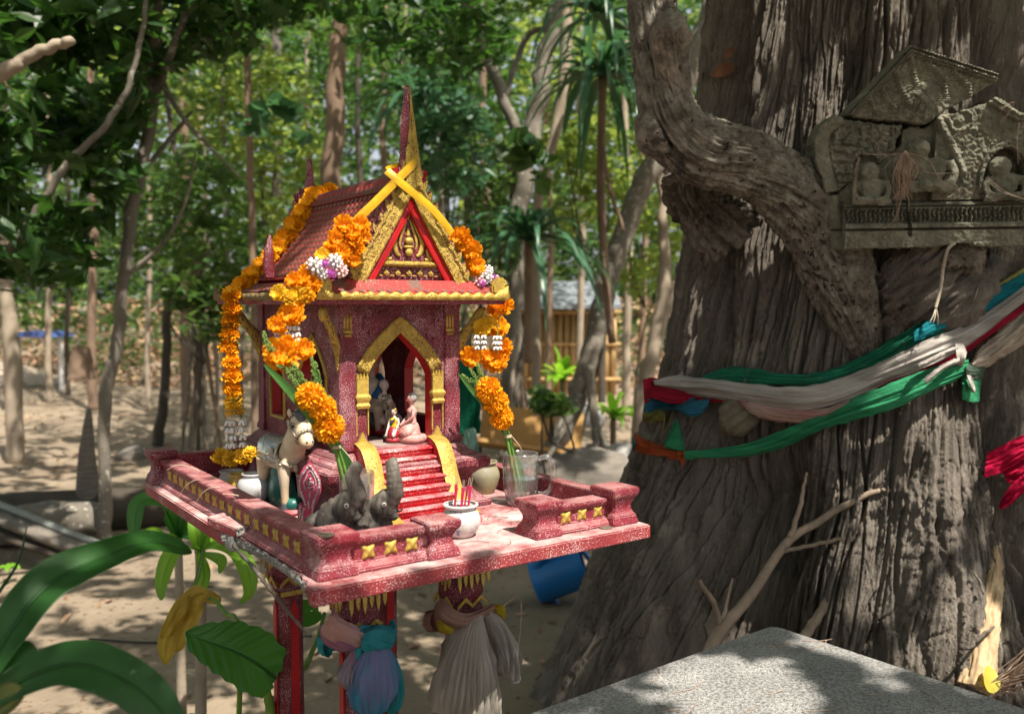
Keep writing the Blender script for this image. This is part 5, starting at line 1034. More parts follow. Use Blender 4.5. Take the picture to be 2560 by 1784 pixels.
limb([dY(1492, 0, 2.25), dY(1488, -60, 2.22), dY(1480, -140, 2.2)], [.03, .034, .03], 'knot', m_limb, n=60, seg=30, seed=3.4)
limb([dY(1470, 300, 2.22), dY(1445, 315, 2.22), dY(1428, 322, 2.22)], [.060, .045, .012], 'knot', m_limb, n=60, seg=40, seed=5.)
limb([dY(1530, 380, 2.42), dY(1560, 440, 2.55), dY(1640, 520, 2.6)], [.035, .055, .07], 'rotten_wood', m_bark, n=110, seg=110, seed=8., amp=2.6)
b_ = hit(*pp(2110, 640)); limb([b_ + [.02, .16, .06], hit(*pp(2120, 600), -.06), hit(*pp(2080, 640), -.075), hit(*pp(2020, 680), -.075), b_ + [-.16, .16, -.10]], [.07, .10, .115, .09, .03], 'burl', m_bark, n=150, seg=130, seed=9., amp=1.7)
limb([hit(*pp(2130, 640), -.06), hit(*pp(2150, 600), .06), hit(*pp(2165, 560), .14)], [.055, .050, .040], 'stub', m_limb, n=80, seg=60, seed=12.)
limb([hit(*pp(1700, 900), -.08), hit(*pp(1665, 925), .02), hit(*pp(1648, 935), .05), hit(*pp(1640, 930), .085)], [.03, .050, .052, .028], 'knot', mat('round_knot', (.20, .17, .12), (.13, .11, .08), sc=30, rough=.9, bump=1, bsc=60, bdist=.006), n=90, seg=60, seed=14., amp=.6)
m_fresh = mat('stripped_wood', (.52, .38, .22), (.38, .26, .15), sc=14, st=(2, 2, .3), rough=.8, bump=.6, bsc=40, bst=(2, 2, .3), bdist=.004)
pth = [hp_(2235, 1215, -.01), hp_(2228, 1290, -.005), hp_(2214, 1380, -.005), hp_(2198, 1470, -.005), hp_(2184, 1545, -.01)]
limb(pth, [.006, .016, .024, .028, .030], 'stripped_patch', m_fresh, n=60, seg=120, amp=1.6, seed=4.)
# -------- dead branches leaning at the foot
m_stick = mat('dry_stick', (.30, .23, .17), (.20, .15, .11), sc=30, st=(1, 1, .4), rough=.9, bump=.5, bsc=80, bdist=.003)
DB = thing('dead_branch', 'long forked dry branch leaning on the foot of the great tree behind the table', 'branch', (0, 0, 0))
def stick(par, P, r, nm='twig', mt=None, n=9): P = catmull(P, 26); mb = M(); mb.tube(P + noise(np.arange(26) * .35, float(r[0] * 1e3), np.array([[1.], [5.], [9.]])).T * .004, np.interp(np.linspace(0, 1, 26), np.linspace(0, 1, len(r)), r), n); return obj(nm, mb, mt or m_stick, par, smooth=True)
bY = 2.30
stick(DB, [dY(1570, 1560, bY - .1), dY(1600, 1440, bY - .05), dY(1700, 1310, bY + .02), dY(1765, 1215, bY + .05), dY(1840, 1165, bY + .06), dY(1930, 1115, bY + .06), dY(1975, 1097, bY + .05)], [.020, .017, .013, .012, .010, .008, .006], 'stem')
stick(DB, [dY(1975, 1097, bY + .05), dY(2000, 1100, bY + .03), dY(2025, 1096, bY + .02)], [.006, .004, .002]); stick(DB, [dY(1772, 1205, bY + .05), dY(1795, 1130, bY + .07), dY(1808, 1060, bY + .08)], [.008, .006, .003])
stick(DB, [dY(1755, 1235, bY + .04), dY(1820, 1222, bY), dY(1890, 1206, bY - .03)], [.006, .005, .005]); stick(DB, [dY(1614, 1400, bY - .03), dY(1600, 1350, bY - .05), dY(1567, 1302, bY - .08)], [.008, .007, .006]); stick(DB, [dY(1618, 1400, bY - .03), dY(1632, 1340, bY), dY(1642, 1296, bY + .02)], [.006, .004, .003])
DB2 = thing('dead_branch', 'short pale stick propped against the trunk right of the forked branch', 'branch', (0, 0, 0)); stick(DB2, [dY(1790, 1450, 2.2), dY(1840, 1370, 2.3), dY(1880, 1310, 2.38)], [.014, .012, .008], 'stem')
DB3 = thing('dead_branch', 'thin dark twig crossing the pale stripped wood at the tree foot', 'branch', (0, 0, 0)); stick(DB3, [hp_(2170, 1455, .08), hp_(2200, 1425, .08), hp_(2236, 1400, .05)], [.005, .004, .002], 'stem', m_bark)
DB4 = thing('dead_branch', 'thin curved twig on the bark below the pink cloth', 'branch', (0, 0, 0)); stick(DB4, [hp_(2205, 1330, .04), hp_(2195, 1300, .04), hp_(2180, 1280, .03)], [.003, .003, .002], 'stem', m_bark)
# dry leaf and a fallen yellow leaf on the bark
def flat_leaf(par, P, w, mt, nm='leaf', up=(0, -1, 0), cup=.2):
    P = catmull(P, 14); T_ = np.gradient(P, axis=0); T_ /= np.linalg.norm(T_, axis=1)[:, None]; G = []
    for i in range(14):
        t = i / 13; s = np.cross(T_[i], up); s /= np.linalg.norm(s); k = w * math.sin(math.pi * (t * .96 + .03)) ** .7; n_ = np.cross(s, T_[i]); G.append([P[i] + s * k * a + n_ * k * cup * a * a for a in (-1, -.6, 0, .6, 1)])
    mb = M(); mb.grid(G); return obj(nm, mb, mt, par, smooth=True)
m_dry = mat('dry_leaf', (.26, .12, .06), (.18, .08, .045), sc=30, rough=.8, trans=((.5, .25, .1), .25)); m_yl = mat('yellow_leaf', (.55, .48, .06), (.38, .36, .05), sc=40, rough=.6, trans=((.8, .7, .1), .35), blotch=((.12, .08, .03), 60, .62))
o = thing('dry_leaf', 'curled brown dry leaf caught in the bark beside the grey limb', 'leaf', hp_(1625, 155, 0)); OFF[o.name] = hp_(1625, 155, 0)
flat_leaf(o, [hp_(1593, 162, .03), hp_(1615, 158, .06), hp_(1648, 148, .03)], .022, m_dry); flat_leaf(o, [hp_(1622, 128, .02), hp_(1634, 120, .04), hp_(1645, 108, .03)], .012, m_dry)
q = hp_(2222, 1525, .10); o = thing('yellow_leaf', 'pointed yellow leaf standing upright against the stripped wood at the tree foot', 'leaf', q); OFF[o.name] = q
flat_leaf(o, [hp_(2222, 1552, .10), hp_(2222, 1525, .11), hp_(2218, 1492, .09)], .020, m_yl)
# ================================================================ the stone relief
m_stone = mat('mossy_stone', (.20, .19, .14), (.105, .105, .075), sc=26, det=8, lo=.35, hi=.65, rough=.95, bump=.9, bsc=190, bdist=.004, speck=((.36, .34, .27), 330, .66), blotch=((.27, .25, .18), 9, .58))
RX = 2.30; RO = atY(1980 + 829 * .35, 100 + 800 * .35, RX)     # centre of the relief
KR = .35 * RX / FPX
RZR = R(-10); rx_ = np.array([math.cos(RZR), math.sin(RZR), 0]); rn = np.array([math.sin(RZR), -math.cos(RZR), -.10]); rn /= np.linalg.norm(rn); ru = np.cross(rx_, -rn) * -1.0; ru = np.array([0, -.1, 1.0]) ; ru /= np.linalg.norm(ru)
REL = thing('stone_relief', 'broken grey stone temple relief with three seated figures fixed to the great tree', 'relief', RO); OFF[REL.name] = RO
def inpoly(x, y, poly):
    c_ = np.zeros(x.shape, bool); n = len(poly)
    for i in range(n):
        x1, y1 = poly[i]; x2, y2 = poly[(i + 1) % n]
        if y1 == y2: continue
        m_ = ((y1 > y) != (y2 > y)) & (x < (x2 - x1) * (y - y1) / (y2 - y1) + x1); c_ ^= m_
    return c_
def dist_poly(x, y, poly, closed=True):
    d = np.full(x.shape, 1e9); n = len(poly)
    for i in range(n if closed else n - 1):
        a = np.array(poly[i], float); b = np.array(poly[(i + 1) % n], float); v = b - a; t = np.clip(((x - a[0]) * v[0] + (y - a[1]) * v[1]) / (v @ v), 0, 1); d = np.minimum(d, np.hypot(x - a[0] - v[0] * t, y - a[1] - v[1] * t))
    return d
def relief(nm, poly, hf, thick, lift=0.0, tilt=0.0, step=7.0):
    P = np.array(poly, float); x0, y0 = P.min(0) - step; x1, y1 = P.max(0) + step
    xs = np.arange(x0, x1, step); ys = np.arange(y0, y1, step); X, Y = np.meshgrid(xs, ys)
    jx = X + 9 * noise(X / 45, Y / 45, 3.); jy = Y + 9 * noise(X / 45, Y / 45, 7.)
    ins = inpoly(jx, jy, poly); d = dist_poly(X, Y, poly); h = hf(X, Y, d)
    h = h + .0032 * fbm(X / 26, Y / 26, 1., 5) - .010 * np.clip(1 - d / 14, 0, 1) ** 2
    O = RO + rn * lift
    V_ = O + ((X - 829) * KR)[..., None] * rx_ + ((800 - Y) * KR)[..., None] * ru + (h + tilt * (Y - 800) * KR)[..., None] * rn
    B_ = O + ((X - 829) * KR)[..., None] * rx_ + ((800 - Y) * KR)[..., None] * ru - thick * rn
    ny, nx = X.shape; ok = ins[:-1, :-1] & ins[1:, :-1] & ins[:-1, 1:] & ins[1:, 1:]
    ii, jj = np.nonzero(ok); N = nx * ny; F = []
    for i, j in zip(ii, jj):
        a, b, c, e = i*nx+j, i*nx+j+1, (i+1)*nx+j+1, (i+1)*nx+j; F.append((a, e, c, b))
        if i == 0 or not ok[i-1, j]: F.append((a, b, b+N, a+N))
        if i == ny-2 or not ok[i+1, j]: F.append((c, e, e+N, c+N))
        if j == 0 or not ok[i, j-1]: F.append((e, a, a+N, e+N))
        if j == nx-2 or not ok[i, j+1]: F.append((b, c, c+N, b+N))
    me = bpy.data.meshes.new(nm); me.from_pydata(np.concatenate([V_.reshape(-1, 3), B_.reshape(-1, 3)]).tolist(), [], F)
    bm = bmesh.new(); bm.from_mesh(me); bmesh.ops.delete(bm, geom=[v for v in bm.verts if not v.link_faces], context='VERTS'); bmesh.ops.recalc_face_normals(bm, faces=bm.faces)
    for e in bm.edges:
        if len(e.link_faces) == 2 and e.calc_face_angle(0) > .9: e.smooth = False
    bm.to_mesh(me); bm.free(); me.polygons.foreach_set('use_smooth', [True] * len(me.polygons)); return obj(nm, me, m_stone, REL)
def ribs(X, Y, axis, n, w0, amp):
    """leafy ribs either side of a curved stalk"""
    d = dist_poly(X, Y, axis, False); s = np.clip(1 - d / w0, 0, 1); return amp * (s > 0) * (.5 * np.sqrt(s) + .35 * s * np.sin((Y + .35 * d) / n * 6.28))
def h_top(X, Y, d):
    L_ = dist_poly(X, Y, [(770, 85), (370, 530)], False); R_ = dist_poly(X, Y, [(770, 85), (1360, 300)], False); e = np.minimum(L_, R_)
    h = .014 * (e < 62) + .006 * ((e > 8) & (e < 18)) - .006 * ((e > 18) & (e < 26)) + .004 * ((e > 34) & (e < 44)) - .004 * ((e > 44) & (e < 50))
    for ax in ([(790, 160), (830, 330)], [(690, 230), (740, 380), (790, 480)], [(900, 210), (1010, 300), (1030, 420)], [(1080, 280), (1180, 370), (1190, 460)], [(620, 380), (660, 460), (700, 500)], [(540, 440), (590, 530)]):
        a = dist_poly(X, Y, ax, False); h = h + (e > 62) * (.010 * np.clip(1 - a / 20, 0, 1) ** .5 + .006 * np.clip(1 - a / 85, 0, 1) * (.5 + .5 * np.sin((Y + .5 * a) / 21 * 6.28)))
    k = np.clip(1 - np.hypot(X - 860, (Y - 520)) / 200, 0, 1); return h + .020 * k ** .6 * (e > 62) + .006 * k * np.sin(np.hypot(X - 820, Y - 480) / 9 + 3 * noise(X / 40, Y / 40, 1.)) * (k > 0) + .006 * k * noise(X / 22, Y / 22, 4.)
relief('top_fragment', [(770, 85), (1360, 300), (1352, 352), (1200, 450), (1050, 530), (950, 605), (880, 628), (790, 604), (680, 590), (560, 578), (470, 560), (370, 530)], h_top, .12, .012, -.05)
def h_left(X, Y, d):
    e = dist_poly(X, Y, [(290, 540), (215, 620), (185, 720), (205, 860), (270, 1060)], False); h = .030 * np.sqrt(np.clip(1 - (e / 95) ** 2, 0, 1))
    h = h + (e > 95) * (.008 + .006 * np.sin(np.hypot(X - 430, Y - 700) / 11 + 4 * noise(X / 50, Y / 50, 6.)) * (noise(X / 60, Y / 60, 2.) > -.2) + .0035 * fbm(X / 28, Y / 28, 5., 3)); a = dist_poly(X, Y, [(440, 980), (440, 850), (500, 790), (620, 830)], False); h = h + .012 * np.clip(1 - a / 26, 0, 1) ** .5; return h - .014 * (np.hypot((X - 540) / 90, (Y - 930) / 120) < 1)
relief('left_fragment', [(300, 528), (400, 560), (560, 590), (700, 610), (778, 612), (770, 680), (745, 720), (735, 790), (660, 860), (600, 900), (480, 950), (435, 1010), (360, 1070), (260, 1082), (235, 980), (180, 850), (165, 700), (205, 600)], h_left, .12, .010, .04)
def h_main(X, Y, d):
    h = np.zeros_like(X) + .004; h += .040 * np.clip((Y - 1140) / 20, 0, 1) * (X > 400) + .012 * np.clip((Y - 1290) / 12, 0, 1) * (X > 420)
    band = (Y > 1160) & (Y < 1290) & (X > 400); h = h + band * (.008 * (Y < 1195) * np.sin((Y - 1160) / 11 * 6.28) + .007 * (Y > 1200) * np.sign(np.sin(X / 30 * 6.28 + np.sin(Y / 12))) * (noise(X / 18, Y / 18, 8.) > -.3))
    h = h - .020 * (np.abs(X - 825 - .1 * (Y - 1200)) < 12) * (Y > 1140) * (Y < 1390)
    e = np.abs(X - 310 - .25 * (Y - 1100)); h = h + .030 * np.sqrt(np.clip(1 - (e / 65) ** 2, 0, 1)) * (X < 420)
    h = h + (Y < 1140) * (X > 980) * (.030 + .0035 * fbm(X / 26, Y / 26, 3., 4) + .005 * np.sin(np.hypot(X - 1130, Y - 600) / 9) * (np.hypot(X - 1130, Y - 600) < 90))
    a = dist_poly(X, Y, [(990, 600), (1080, 760), (1170, 950)], False); h = h + .014 * np.clip(1 - a / 30, 0, 1) ** .5 * (X > 960)
    a = dist_poly(X, Y, [(1340, 460), (1500, 570)], False); h = h + .016 * (a < 55) + .006 * ((a > 14) & (a < 26))
    h = h - .045 * (np.hypot((X - 1440) / 130, (Y - 1000) / 200) < 1) * (Y < 1140) + .010 * (np.abs(np.hypot((X - 1440) / 150, (Y - 1000) / 225) - 1) < .10) * (Y < 1100)
    return h - .024 * ((Y > 1330) & (Y < 1345))
relief('base_fragment', [(1000, 560), (1100, 545), (1290, 490), (1340, 452), (1510, 565), (1600, 610), (1645, 650), (1700, 680), (1760, 900), (1760, 1465), (1300, 1470), (1200, 1440), (1000, 1470), (420, 1478), (330, 1470), (270, 1330), (235, 1100), (350, 1085), (430, 1010), (440, 900), (620, 870), (770, 760), (775, 650), (830, 620), (930, 640)], h_main, .12, .0, 0)
def idol(x, y, w, h_, head, nm='seated_figure', hd=1.0, z0=0.0):
    b = M(); c_ = lambda X, Y, z: RO + (X - 829) * KR * rx_ + (800 - Y) * KR * ru + z * rn
    s = KR * w; base = .030 + z0
    B3 = np.stack([rx_, rn, ru], 1)
    def e(X, Y, z, r): b.ell(c_(X, Y, z), T3(r), B3, 16, 10)
    e(x, y - h_ * .35, base + .012, (s * .33, s * .16, KR * h_ * .36)); e(x, y - h_ * .55, base + .012, (s * .40, s * .15, KR * h_ * .16)); e(x, y + h_ * .02, base + .018, (s * .52, s * .22, KR * h_ * .14))
    for sd in (-1, 1): b.tube([c_(x + sd * w * .36, y - h_ * .58, base + .012), c_(x + sd * w * .46, y - h_ * .30, base + .020), c_(x + sd * w * .36, y - h_ * .06, base + .032), c_(x + sd * w * .06, y - h_ * .02, base + .040)], [s * .10, s * .085, s * .075, s * .06], 10, 16); b.tube([c_(x + sd * w * .1, y + h_ * .02, base + .03), c_(x + sd * w * .48, y + h_ * .04, base + .028), c_(x + sd * w * .2, y + h_ * .12, base + .034)], [s * .09, s * .10, s * .06], 10, 12)
    if head: e(x + head[0], y - h_ * .92, base + .012, (s * .19 * hd, s * .17 * hd, KR * h_ * .22 * hd)); e(x + head[0], y - h_ * 1.10, base + .010, (s * .12 * hd, s * .12, KR * h_ * .10))
    me = fuse(b, .0030, 3); n_ = len(me.vertices); co = np.empty(n_ * 3, np.float32); me.vertices.foreach_get('co', co); co = co.reshape(-1, 3); co += (fbm(co[:, 0] * 70, co[:, 1] * 70, co[:, 2] * 70, 3) * .0022)[:, None]; me.vertices.foreach_set('co', co.ravel()); obj(nm, me, m_stone, REL)
idol(560, 1130, 250, 210, (-20, 0), hd=1.45, z0=.018); idol(940, 1040, 360, 270, (-75, 0), hd=1.15); idol(1440, 1120, 270, 215, (-40, 0), hd=1.45)
# pine needles caught on the relief, cords round the stub
m_need = mat('dry_needles', (.30, .20, .15), (.40, .29, .22), sc=60, rough=.8)
def rpt(X, Y, z): return RO + (X - 829) * KR * rx_ + (800 - Y) * KR * ru + z * rn
mb = M(); rg = np.random.default_rng(5); c0 = (755, 815)
for k in range(64):
    a = rg.normal(0, .35) ; L_ = rg.uniform(180, 330); b0 = (755 + rg.normal() * 5, 812 + rg.normal() * 6); md = (755 + math.sin(a) * L_ * .55, 812 + math.cos(a) * L_ * .5); en = (755 + rg.normal() * 30 + math.sin(a) * 30, 812 + L_)
    mb.tube([rpt(*b0, .085), rpt(*md, .095 + rg.uniform(0, .012)), rpt(*en, .080)], [.0005] * 3, 3, 9)
for P in ([(440, 1140), (430, 950), (455, 830)], [(660, 860), (560, 780), (620, 690)], [(760, 815), (900, 870), (990, 1010), (1200, 1130)], [(790, 830), (870, 900), (905, 960), (1180, 965)], [(1010, 1050), (1040, 980), (1170, 950), (1260, 890), (1270, 790)], [(1110, 1140), (1190, 1080), (1190, 970)], [(480, 820), (620, 825), (760, 820)], [(1080, 690), (1150, 800), (1155, 930)], [(1270, 1000), (1400, 1090), (1530, 1150)], [(1450, 640), (1460, 780), (1480, 900)], [(1330, 560), (1420, 520), (1350, 640)], [(420, 1140), (445, 880), (460, 840)], [(700, 1330), (740, 1180), (750, 1080)], [(800, 1210), (790, 1120), (760, 1060)], [(640, 1330), (720, 1250), (715, 1100)]):
    for j in range(2): mb.tube([rpt(x + rg.normal() * 8, y + rg.normal() * 8, .092) for x, y in P], [.0005] * len(P), 3, 16)
NE = thing('pine_needles', 'clump of dry reddish pine needles hanging over the stone relief', 'needles', RO); OFF[NE.name] = RO
o = obj('needle', mb, m_need, NE); o['kind'] = 'stuff'
m_cord = mat('old_cord', (.42, .37, .29), (.32, .28, .22), sc=120, rough=.9)
CD = thing('cord', 'frayed pale cord looped over the stub below the stone relief', 'cord', hp_(2150, 560, .15)); OFF[CD.name] = hp_(2150, 560, .15)
def cord(P, r=.0042):
    P = catmull(P, 50)
    for ph in (0, 2.1, 4.2):
        mb = M(); T_ = np.gradient(P, axis=0); T_ /= np.linalg.norm(T_, axis=1)[:, None]; s = np.cross(T_, [0, -1, 0]); s /= np.linalg.norm(s, axis=1)[:, None] + 1e-9; n_ = np.cross(s, T_); t = np.linspace(0, 60, 50)[:, None] + ph; mb.tube(P + s * np.cos(t) * r * .45 + n_ * np.sin(t) * r * .45, [r * .6] * 50, 6); obj('strand', mb, m_cord, CD, smooth=True)
cord([hp_(2140, 545, .20), hp_(2125, 560, .18), hp_(2115, 600, .15), hp_(2108, 650, .14), hp_(2098, 690, .14)]); cord([hp_(2185, 545, .20), hp_(2203, 560, .18), hp_(2205, 585, .16), hp_(2195, 630, .12)], .0036)
for (x0, y0, x1, y1) in ((2098, 688, 2085, 722), (2098, 688, 2092, 725), (2098, 688, 2103, 728), (2195, 628, 2170, 660), (2195, 628, 2182, 680), (2195, 628, 2190, 672), (2195, 628, 2160, 640)): mb = M(); mb.tube([hp_(x0, y0, .13), hp_((x0 + x1) / 2 + 2, (y0 + y1) / 2, .13), hp_(x1, y1, .125)], [.0018, .0016, .0010], 5, 8); obj('frayed_end', mb, m_cord, CD, smooth=True)
# ================================================================ cloth bands round the tree
_cm = cloth_mat
def cloth_mat(*a, **k): k.setdefault('cr', (.22, 1, 1.6)); k.setdefault('cb', .006); return _cm(*a, **k)
def band(nm, top, bot, mt, off0=.03, lab=None, puff_=.02, par=None, pleat=.010, nt=26, ns=150, seed=0.0, smooth_=25, thick=.004):
    """cloth between an upper and a lower edge, hugging the trunk; edges given in the coordinates of the full view"""
    A_ = catmull([(x, y, 0) for x, y in top], ns * 3); B_ = catmull([(x, y, 0) for x, y in bot], ns * 3); D = np.zeros((ns, 3)); fr = np.linspace(0, 1, ns)
    def even(Q):      # same fraction of the width on both edges
        xq = Q[0, 0] + (Q[-1, 0] - Q[0, 0]) * fr; o = np.argsort(Q[:, 0]); return np.stack([xq, np.interp(xq, Q[o, 0], Q[o, 1]), xq * 0], 1)
    A_, B_ = even(A_), even(B_)
    for i in range(ns):
        for k, t in enumerate((0, .5, 1)):
            q = A_[i] * (1 - t) + B_[i] * t; D[i, k] = hit(*pp(q[0], q[1]), 0, 2.62)[1]
    ker = np.ones(smooth_) / smooth_; D = np.stack([np.convolve(np.pad(np.minimum(D[:, k], np.convolve(np.pad(D[:, k], smooth_, 'edge'), ker, 'same')[smooth_:-smooth_] + .02), smooth_, 'edge'), ker, 'same')[smooth_:-smooth_] for k in range(3)], 1)
    G = []
    for i in range(ns):
        row = []; s = i / ns * 8
        for j in range(nt):
            t = j / (nt - 1); q = A_[i] * (1 - t) + B_[i] * t; y0 = np.interp(t, [0, .5, 1], D[i])
            fold = pleat * (1.0 * noise(t * 5 + .6 * noise(s * .25, 3., seed), s * .28, seed) + .7 * noise(t * 11 + seed, s * .5, seed + 3) + .35 * noise(t * 24, s * 1.2, seed + 6)); ed = .0035 * noise(s * 3.0, t * 3, seed + 9) * (j in (0, nt - 1))
            Y = y0 - off0 - puff_ * math.sin(math.pi * t) - fold; row.append(atY(*pp(q[0], q[1] + ed * 900), Y))
        G.append(row)
    G = np.array(G); back = G + np.array([0, thick, 0]); mb = M(); mb.grid(np.concatenate([G, back[:, ::-1]], 1), closeu=True); return obj(nm, mb, mt, par, smooth=True)
m_bw = cloth_mat('weathered_white_cloth', (.50, .46, .42), (.32, .29, .26), sc=5, st=(1, 1, 7), tr=.1); m_bg = cloth_mat('green_cloth', (.02, .20, .11), (.015, .13, .08), sc=9, st=(1, 1, 5), tr=.15, blotch=((.22, .24, .19), 26, .60))
m_br = cloth_mat('crimson_cloth', (.38, .012, .035), (.26, .012, .03), sc=8, st=(1, 1, 5), tr=.12, blotch=((.44, .20, .20), 10, .66)); m_bgr = cloth_mat('bright_green_cloth', (.05, .32, .15), (.03, .22, .10), sc=7, st=(1, 1, 5), tr=.2); m_bt = cloth_mat('turquoise_cloth', (.01, .20, .24), (.01, .14, .17), sc=8, st=(1, 1, 5), tr=.15)
m_bpk = cloth_mat('faded_pink_cloth', (.42, .20, .18), (.48, .36, .31), sc=9, st=(1, 1, 5), tr=.1); m_bor = cloth_mat('orange_cloth', (.55, .11, .035), (.40, .09, .035), sc=10, st=(1, 1, 4), tr=.15); m_bbl = cloth_mat('faded_blue_cloth', (.03, .16, .30), (.05, .20, .24), sc=10, tr=.15); m_hot = cloth_mat('hot_pink_cloth', (.62, .01, .07), (.50, .008, .05), sc=8, tr=.2); m_bcr = cloth_mat('cream_cloth', (.52, .44, .36), (.40, .33, .27), sc=7, tr=.2, st=(1, 1, 4)); m_byl = cloth_mat('faded_yellow_cloth', (.36, .36, .10), (.26, .26, .09), sc=12, tr=.15)
def clothing(label, p, group='cloths wound round the great tree'): o = thing('cloth_band', label, 'cloth', p, 0, group); OFF[o.name] = np.asarray(p, float); return o
c = clothing('turquoise and green cloth band, uppermost of the bands round the great tree', hp_(1900, 800, .05))
band('cloth', [(1560, 858), (1600, 832), (1660, 822), (1760, 838), (1850, 832), (1930, 800), (2010, 755), (2090, 705), (2180, 672), (2296, 608), (2340, 580)], [(1560, 880), (1600, 862), (1680, 862), (1760, 862), (1850, 860), (1930, 836), (2010, 800), (2090, 765), (2180, 726), (2296, 660), (2340, 630)], m_bg, .035, par=c, seed=1., puff_=.01)
band('cloth', [(2050, 745), (2090, 712), (2130, 690), (2190, 668), (2296, 612), (2340, 585)], [(2050, 768), (2090, 748), (2130, 730), (2190, 712), (2296, 655), (2340, 628)], m_bt, .058, par=c, seed=2., puff_=.008, pleat=.006, ns=70)
band('edge', [(2220, 648), (2296, 600), (2340, 570)], [(2220, 655), (2296, 610), (2340, 582)], m_byl, .06, par=c, seed=3., puff_=.002, pleat=.002, nt=6, ns=30)
c = clothing('broad grey white cloth band with long creases round the great tree', hp_(1800, 880, .06))
band('cloth', [(1465, 852), (1520, 842), (1600, 850), (1700, 862), (1800, 866), (1900, 842), (1990, 805), (2080, 762), (2180, 720), (2296, 642), (2340, 612)], [(1470, 872), (1520, 890), (1600, 893), (1700, 912), (1800, 924), (1900, 898), (1990, 856), (2080, 822), (2180, 768), (2296, 678), (2340, 648)], m_bw, .062, par=c, seed=4., pleat=.013, puff_=.022)
band('knot_rag', [(2060, 815), (2110, 790), (2150, 772)], [(2062, 828), (2112, 800), (2150, 782)], m_bw, .10, par=c, seed=5., ns=40, nt=8)
c = clothing('crimson cloth band fading to pale pink, below the grey white band', hp_(1800, 915, .05))
band('cloth', [(1445, 850), (1500, 862), (1560, 880), (1640, 892), (1720, 900), (1800, 910), (1900, 880), (2000, 838), (2090, 785), (2180, 745), (2296, 668), (2340, 640)], [(1448, 885), (1480, 898), (1520, 905), (1600, 900), (1690, 915), (1760, 930), (1850, 935), (1960, 888), (2060, 848), (2160, 795), (2296, 698), (2340, 668)], m_br, .045, par=c, seed=6., puff_=.012)
band('faded_end', [(1655, 895), (1700, 903), (1780, 915), (1850, 915), (1905, 895)], [(1655, 900), (1700, 935), (1780, 948), (1850, 936), (1905, 905)], m_bpk, .070, par=c, seed=7., ns=60)
band('torn_end', [(1442, 852), (1460, 846), (1490, 852), (1520, 860)], [(1445, 905), (1462, 898), (1490, 892), (1520, 880)], m_br, .055, par=c, seed=8., ns=40)
c = clothing('green cloth sash stretched tight and knotted at its upper right end', hp_(1800, 980, .05))
band('cloth', [(1535, 1010), (1600, 1006), (1680, 992), (1760, 962), (1840, 925), (1920, 890), (2000, 858), (2080, 828), (2130, 812), (2172, 806)], [(1535, 1028), (1600, 1026), (1680, 1022), (1760, 1002), (1840, 965), (1920, 940), (2000, 918), (2080, 880), (2130, 858), (2170, 838)], m_bgr, .085, par=c, seed=9., puff_=.016, pleat=.010, smooth_=45)
band('hanging_end', [(2160, 845), (2180, 835), (2200, 848)], [(2158, 895), (2180, 902), (2196, 900)], m_bgr, .10, par=c, seed=10., ns=26, pleat=.006); band('knot', [(2165, 815), (2190, 812), (2208, 820)], [(2168, 845), (2190, 852), (2206, 842)], cloth_mat('dull_green_cloth', (.10, .17, .12), (.08, .12, .09)), .115, par=c, seed=11., ns=26, puff_=.03)
band('tail', [(2072, 848), (2110, 820), (2150, 800)], [(2078, 862), (2115, 830), (2155, 812)], m_bw, .125, par=c, seed=12., ns=40, nt=8, pleat=.003); band('tail', [(2142, 770), (2160, 772), (2168, 790)], [(2148, 820), (2156, 822), (2162, 815)], m_bw, .12, par=c, seed=13., ns=30, nt=8, pleat=.003); band('tail', [(2168, 840), (2175, 842), (2182, 848)], [(2180, 878), (2186, 880), (2188, 878)], m_bw, .13, par=c, seed=13.5, ns=20, nt=6, pleat=.002)
c = clothing('cream cloth pulled up to the right from the green knot', hp_(2240, 760, .08))
band('cloth', [(2180, 810), (2200, 780), (2240, 745), (2296, 700), (2340, 660)], [(2182, 824), (2215, 822), (2250, 800), (2296, 772), (2340, 740)], m_bcr, .115, par=c, seed=14., ns=60, puff_=.03, pleat=.014)
c = clothing('pale green triangle of cloth tied with a faded orange strip at the left edge', hp_(1490, 1000, .05))
band('strip', [(1422, 968), (1445, 985), (1480, 996), (1520, 1008), (1545, 1012)], [(1424, 1012), (1445, 1018), (1480, 1022), (1520, 1026), (1545, 1030)], m_bor, .040, par=c, seed=15., ns=50, pleat=.009)
band('strip_end', [(1502, 1022), (1520, 1012), (1540, 1010)], [(1498, 1030), (1522, 1030), (1532, 1048)], m_bor, .065, par=c, seed=16., ns=26); band('green_triangle', [(1490, 992), (1512, 945), (1520, 942), (1532, 985)], [(1490, 1004), (1512, 1008), (1522, 1010), (1536, 1010)], m_bgr, .055, par=c, seed=17., ns=40, pleat=.006)
c = clothing('frayed blue cloth scraps hanging under the left end of the bands', hp_(1480, 910, .05))
band('scrap', [(1448, 880), (1480, 885), (1530, 892), (1560, 888)], [(1440, 935), (1475, 918), (1530, 920), (1560, 905)], m_bbl, .050, par=c, seed=18., ns=50, pleat=.014); band('scrap', [(1500, 905), (1540, 902), (1575, 895), (1592, 892)], [(1510, 912), (1540, 932), (1570, 930), (1585, 915)], m_bbl, .065, par=c, seed=19., ns=40, pleat=.010)
band('scrap', [(1442, 925), (1465, 918), (1490, 925)], [(1440, 945), (1465, 946), (1490, 942)], m_byl, .045, par=c, seed=20., ns=30, pleat=.012); band('scrap', [(1418, 985), (1424, 975), (1430, 980)], [(1418, 1010), (1424, 1012), (1430, 1008)], m_bbl, .045, par=c, seed=21., ns=16)
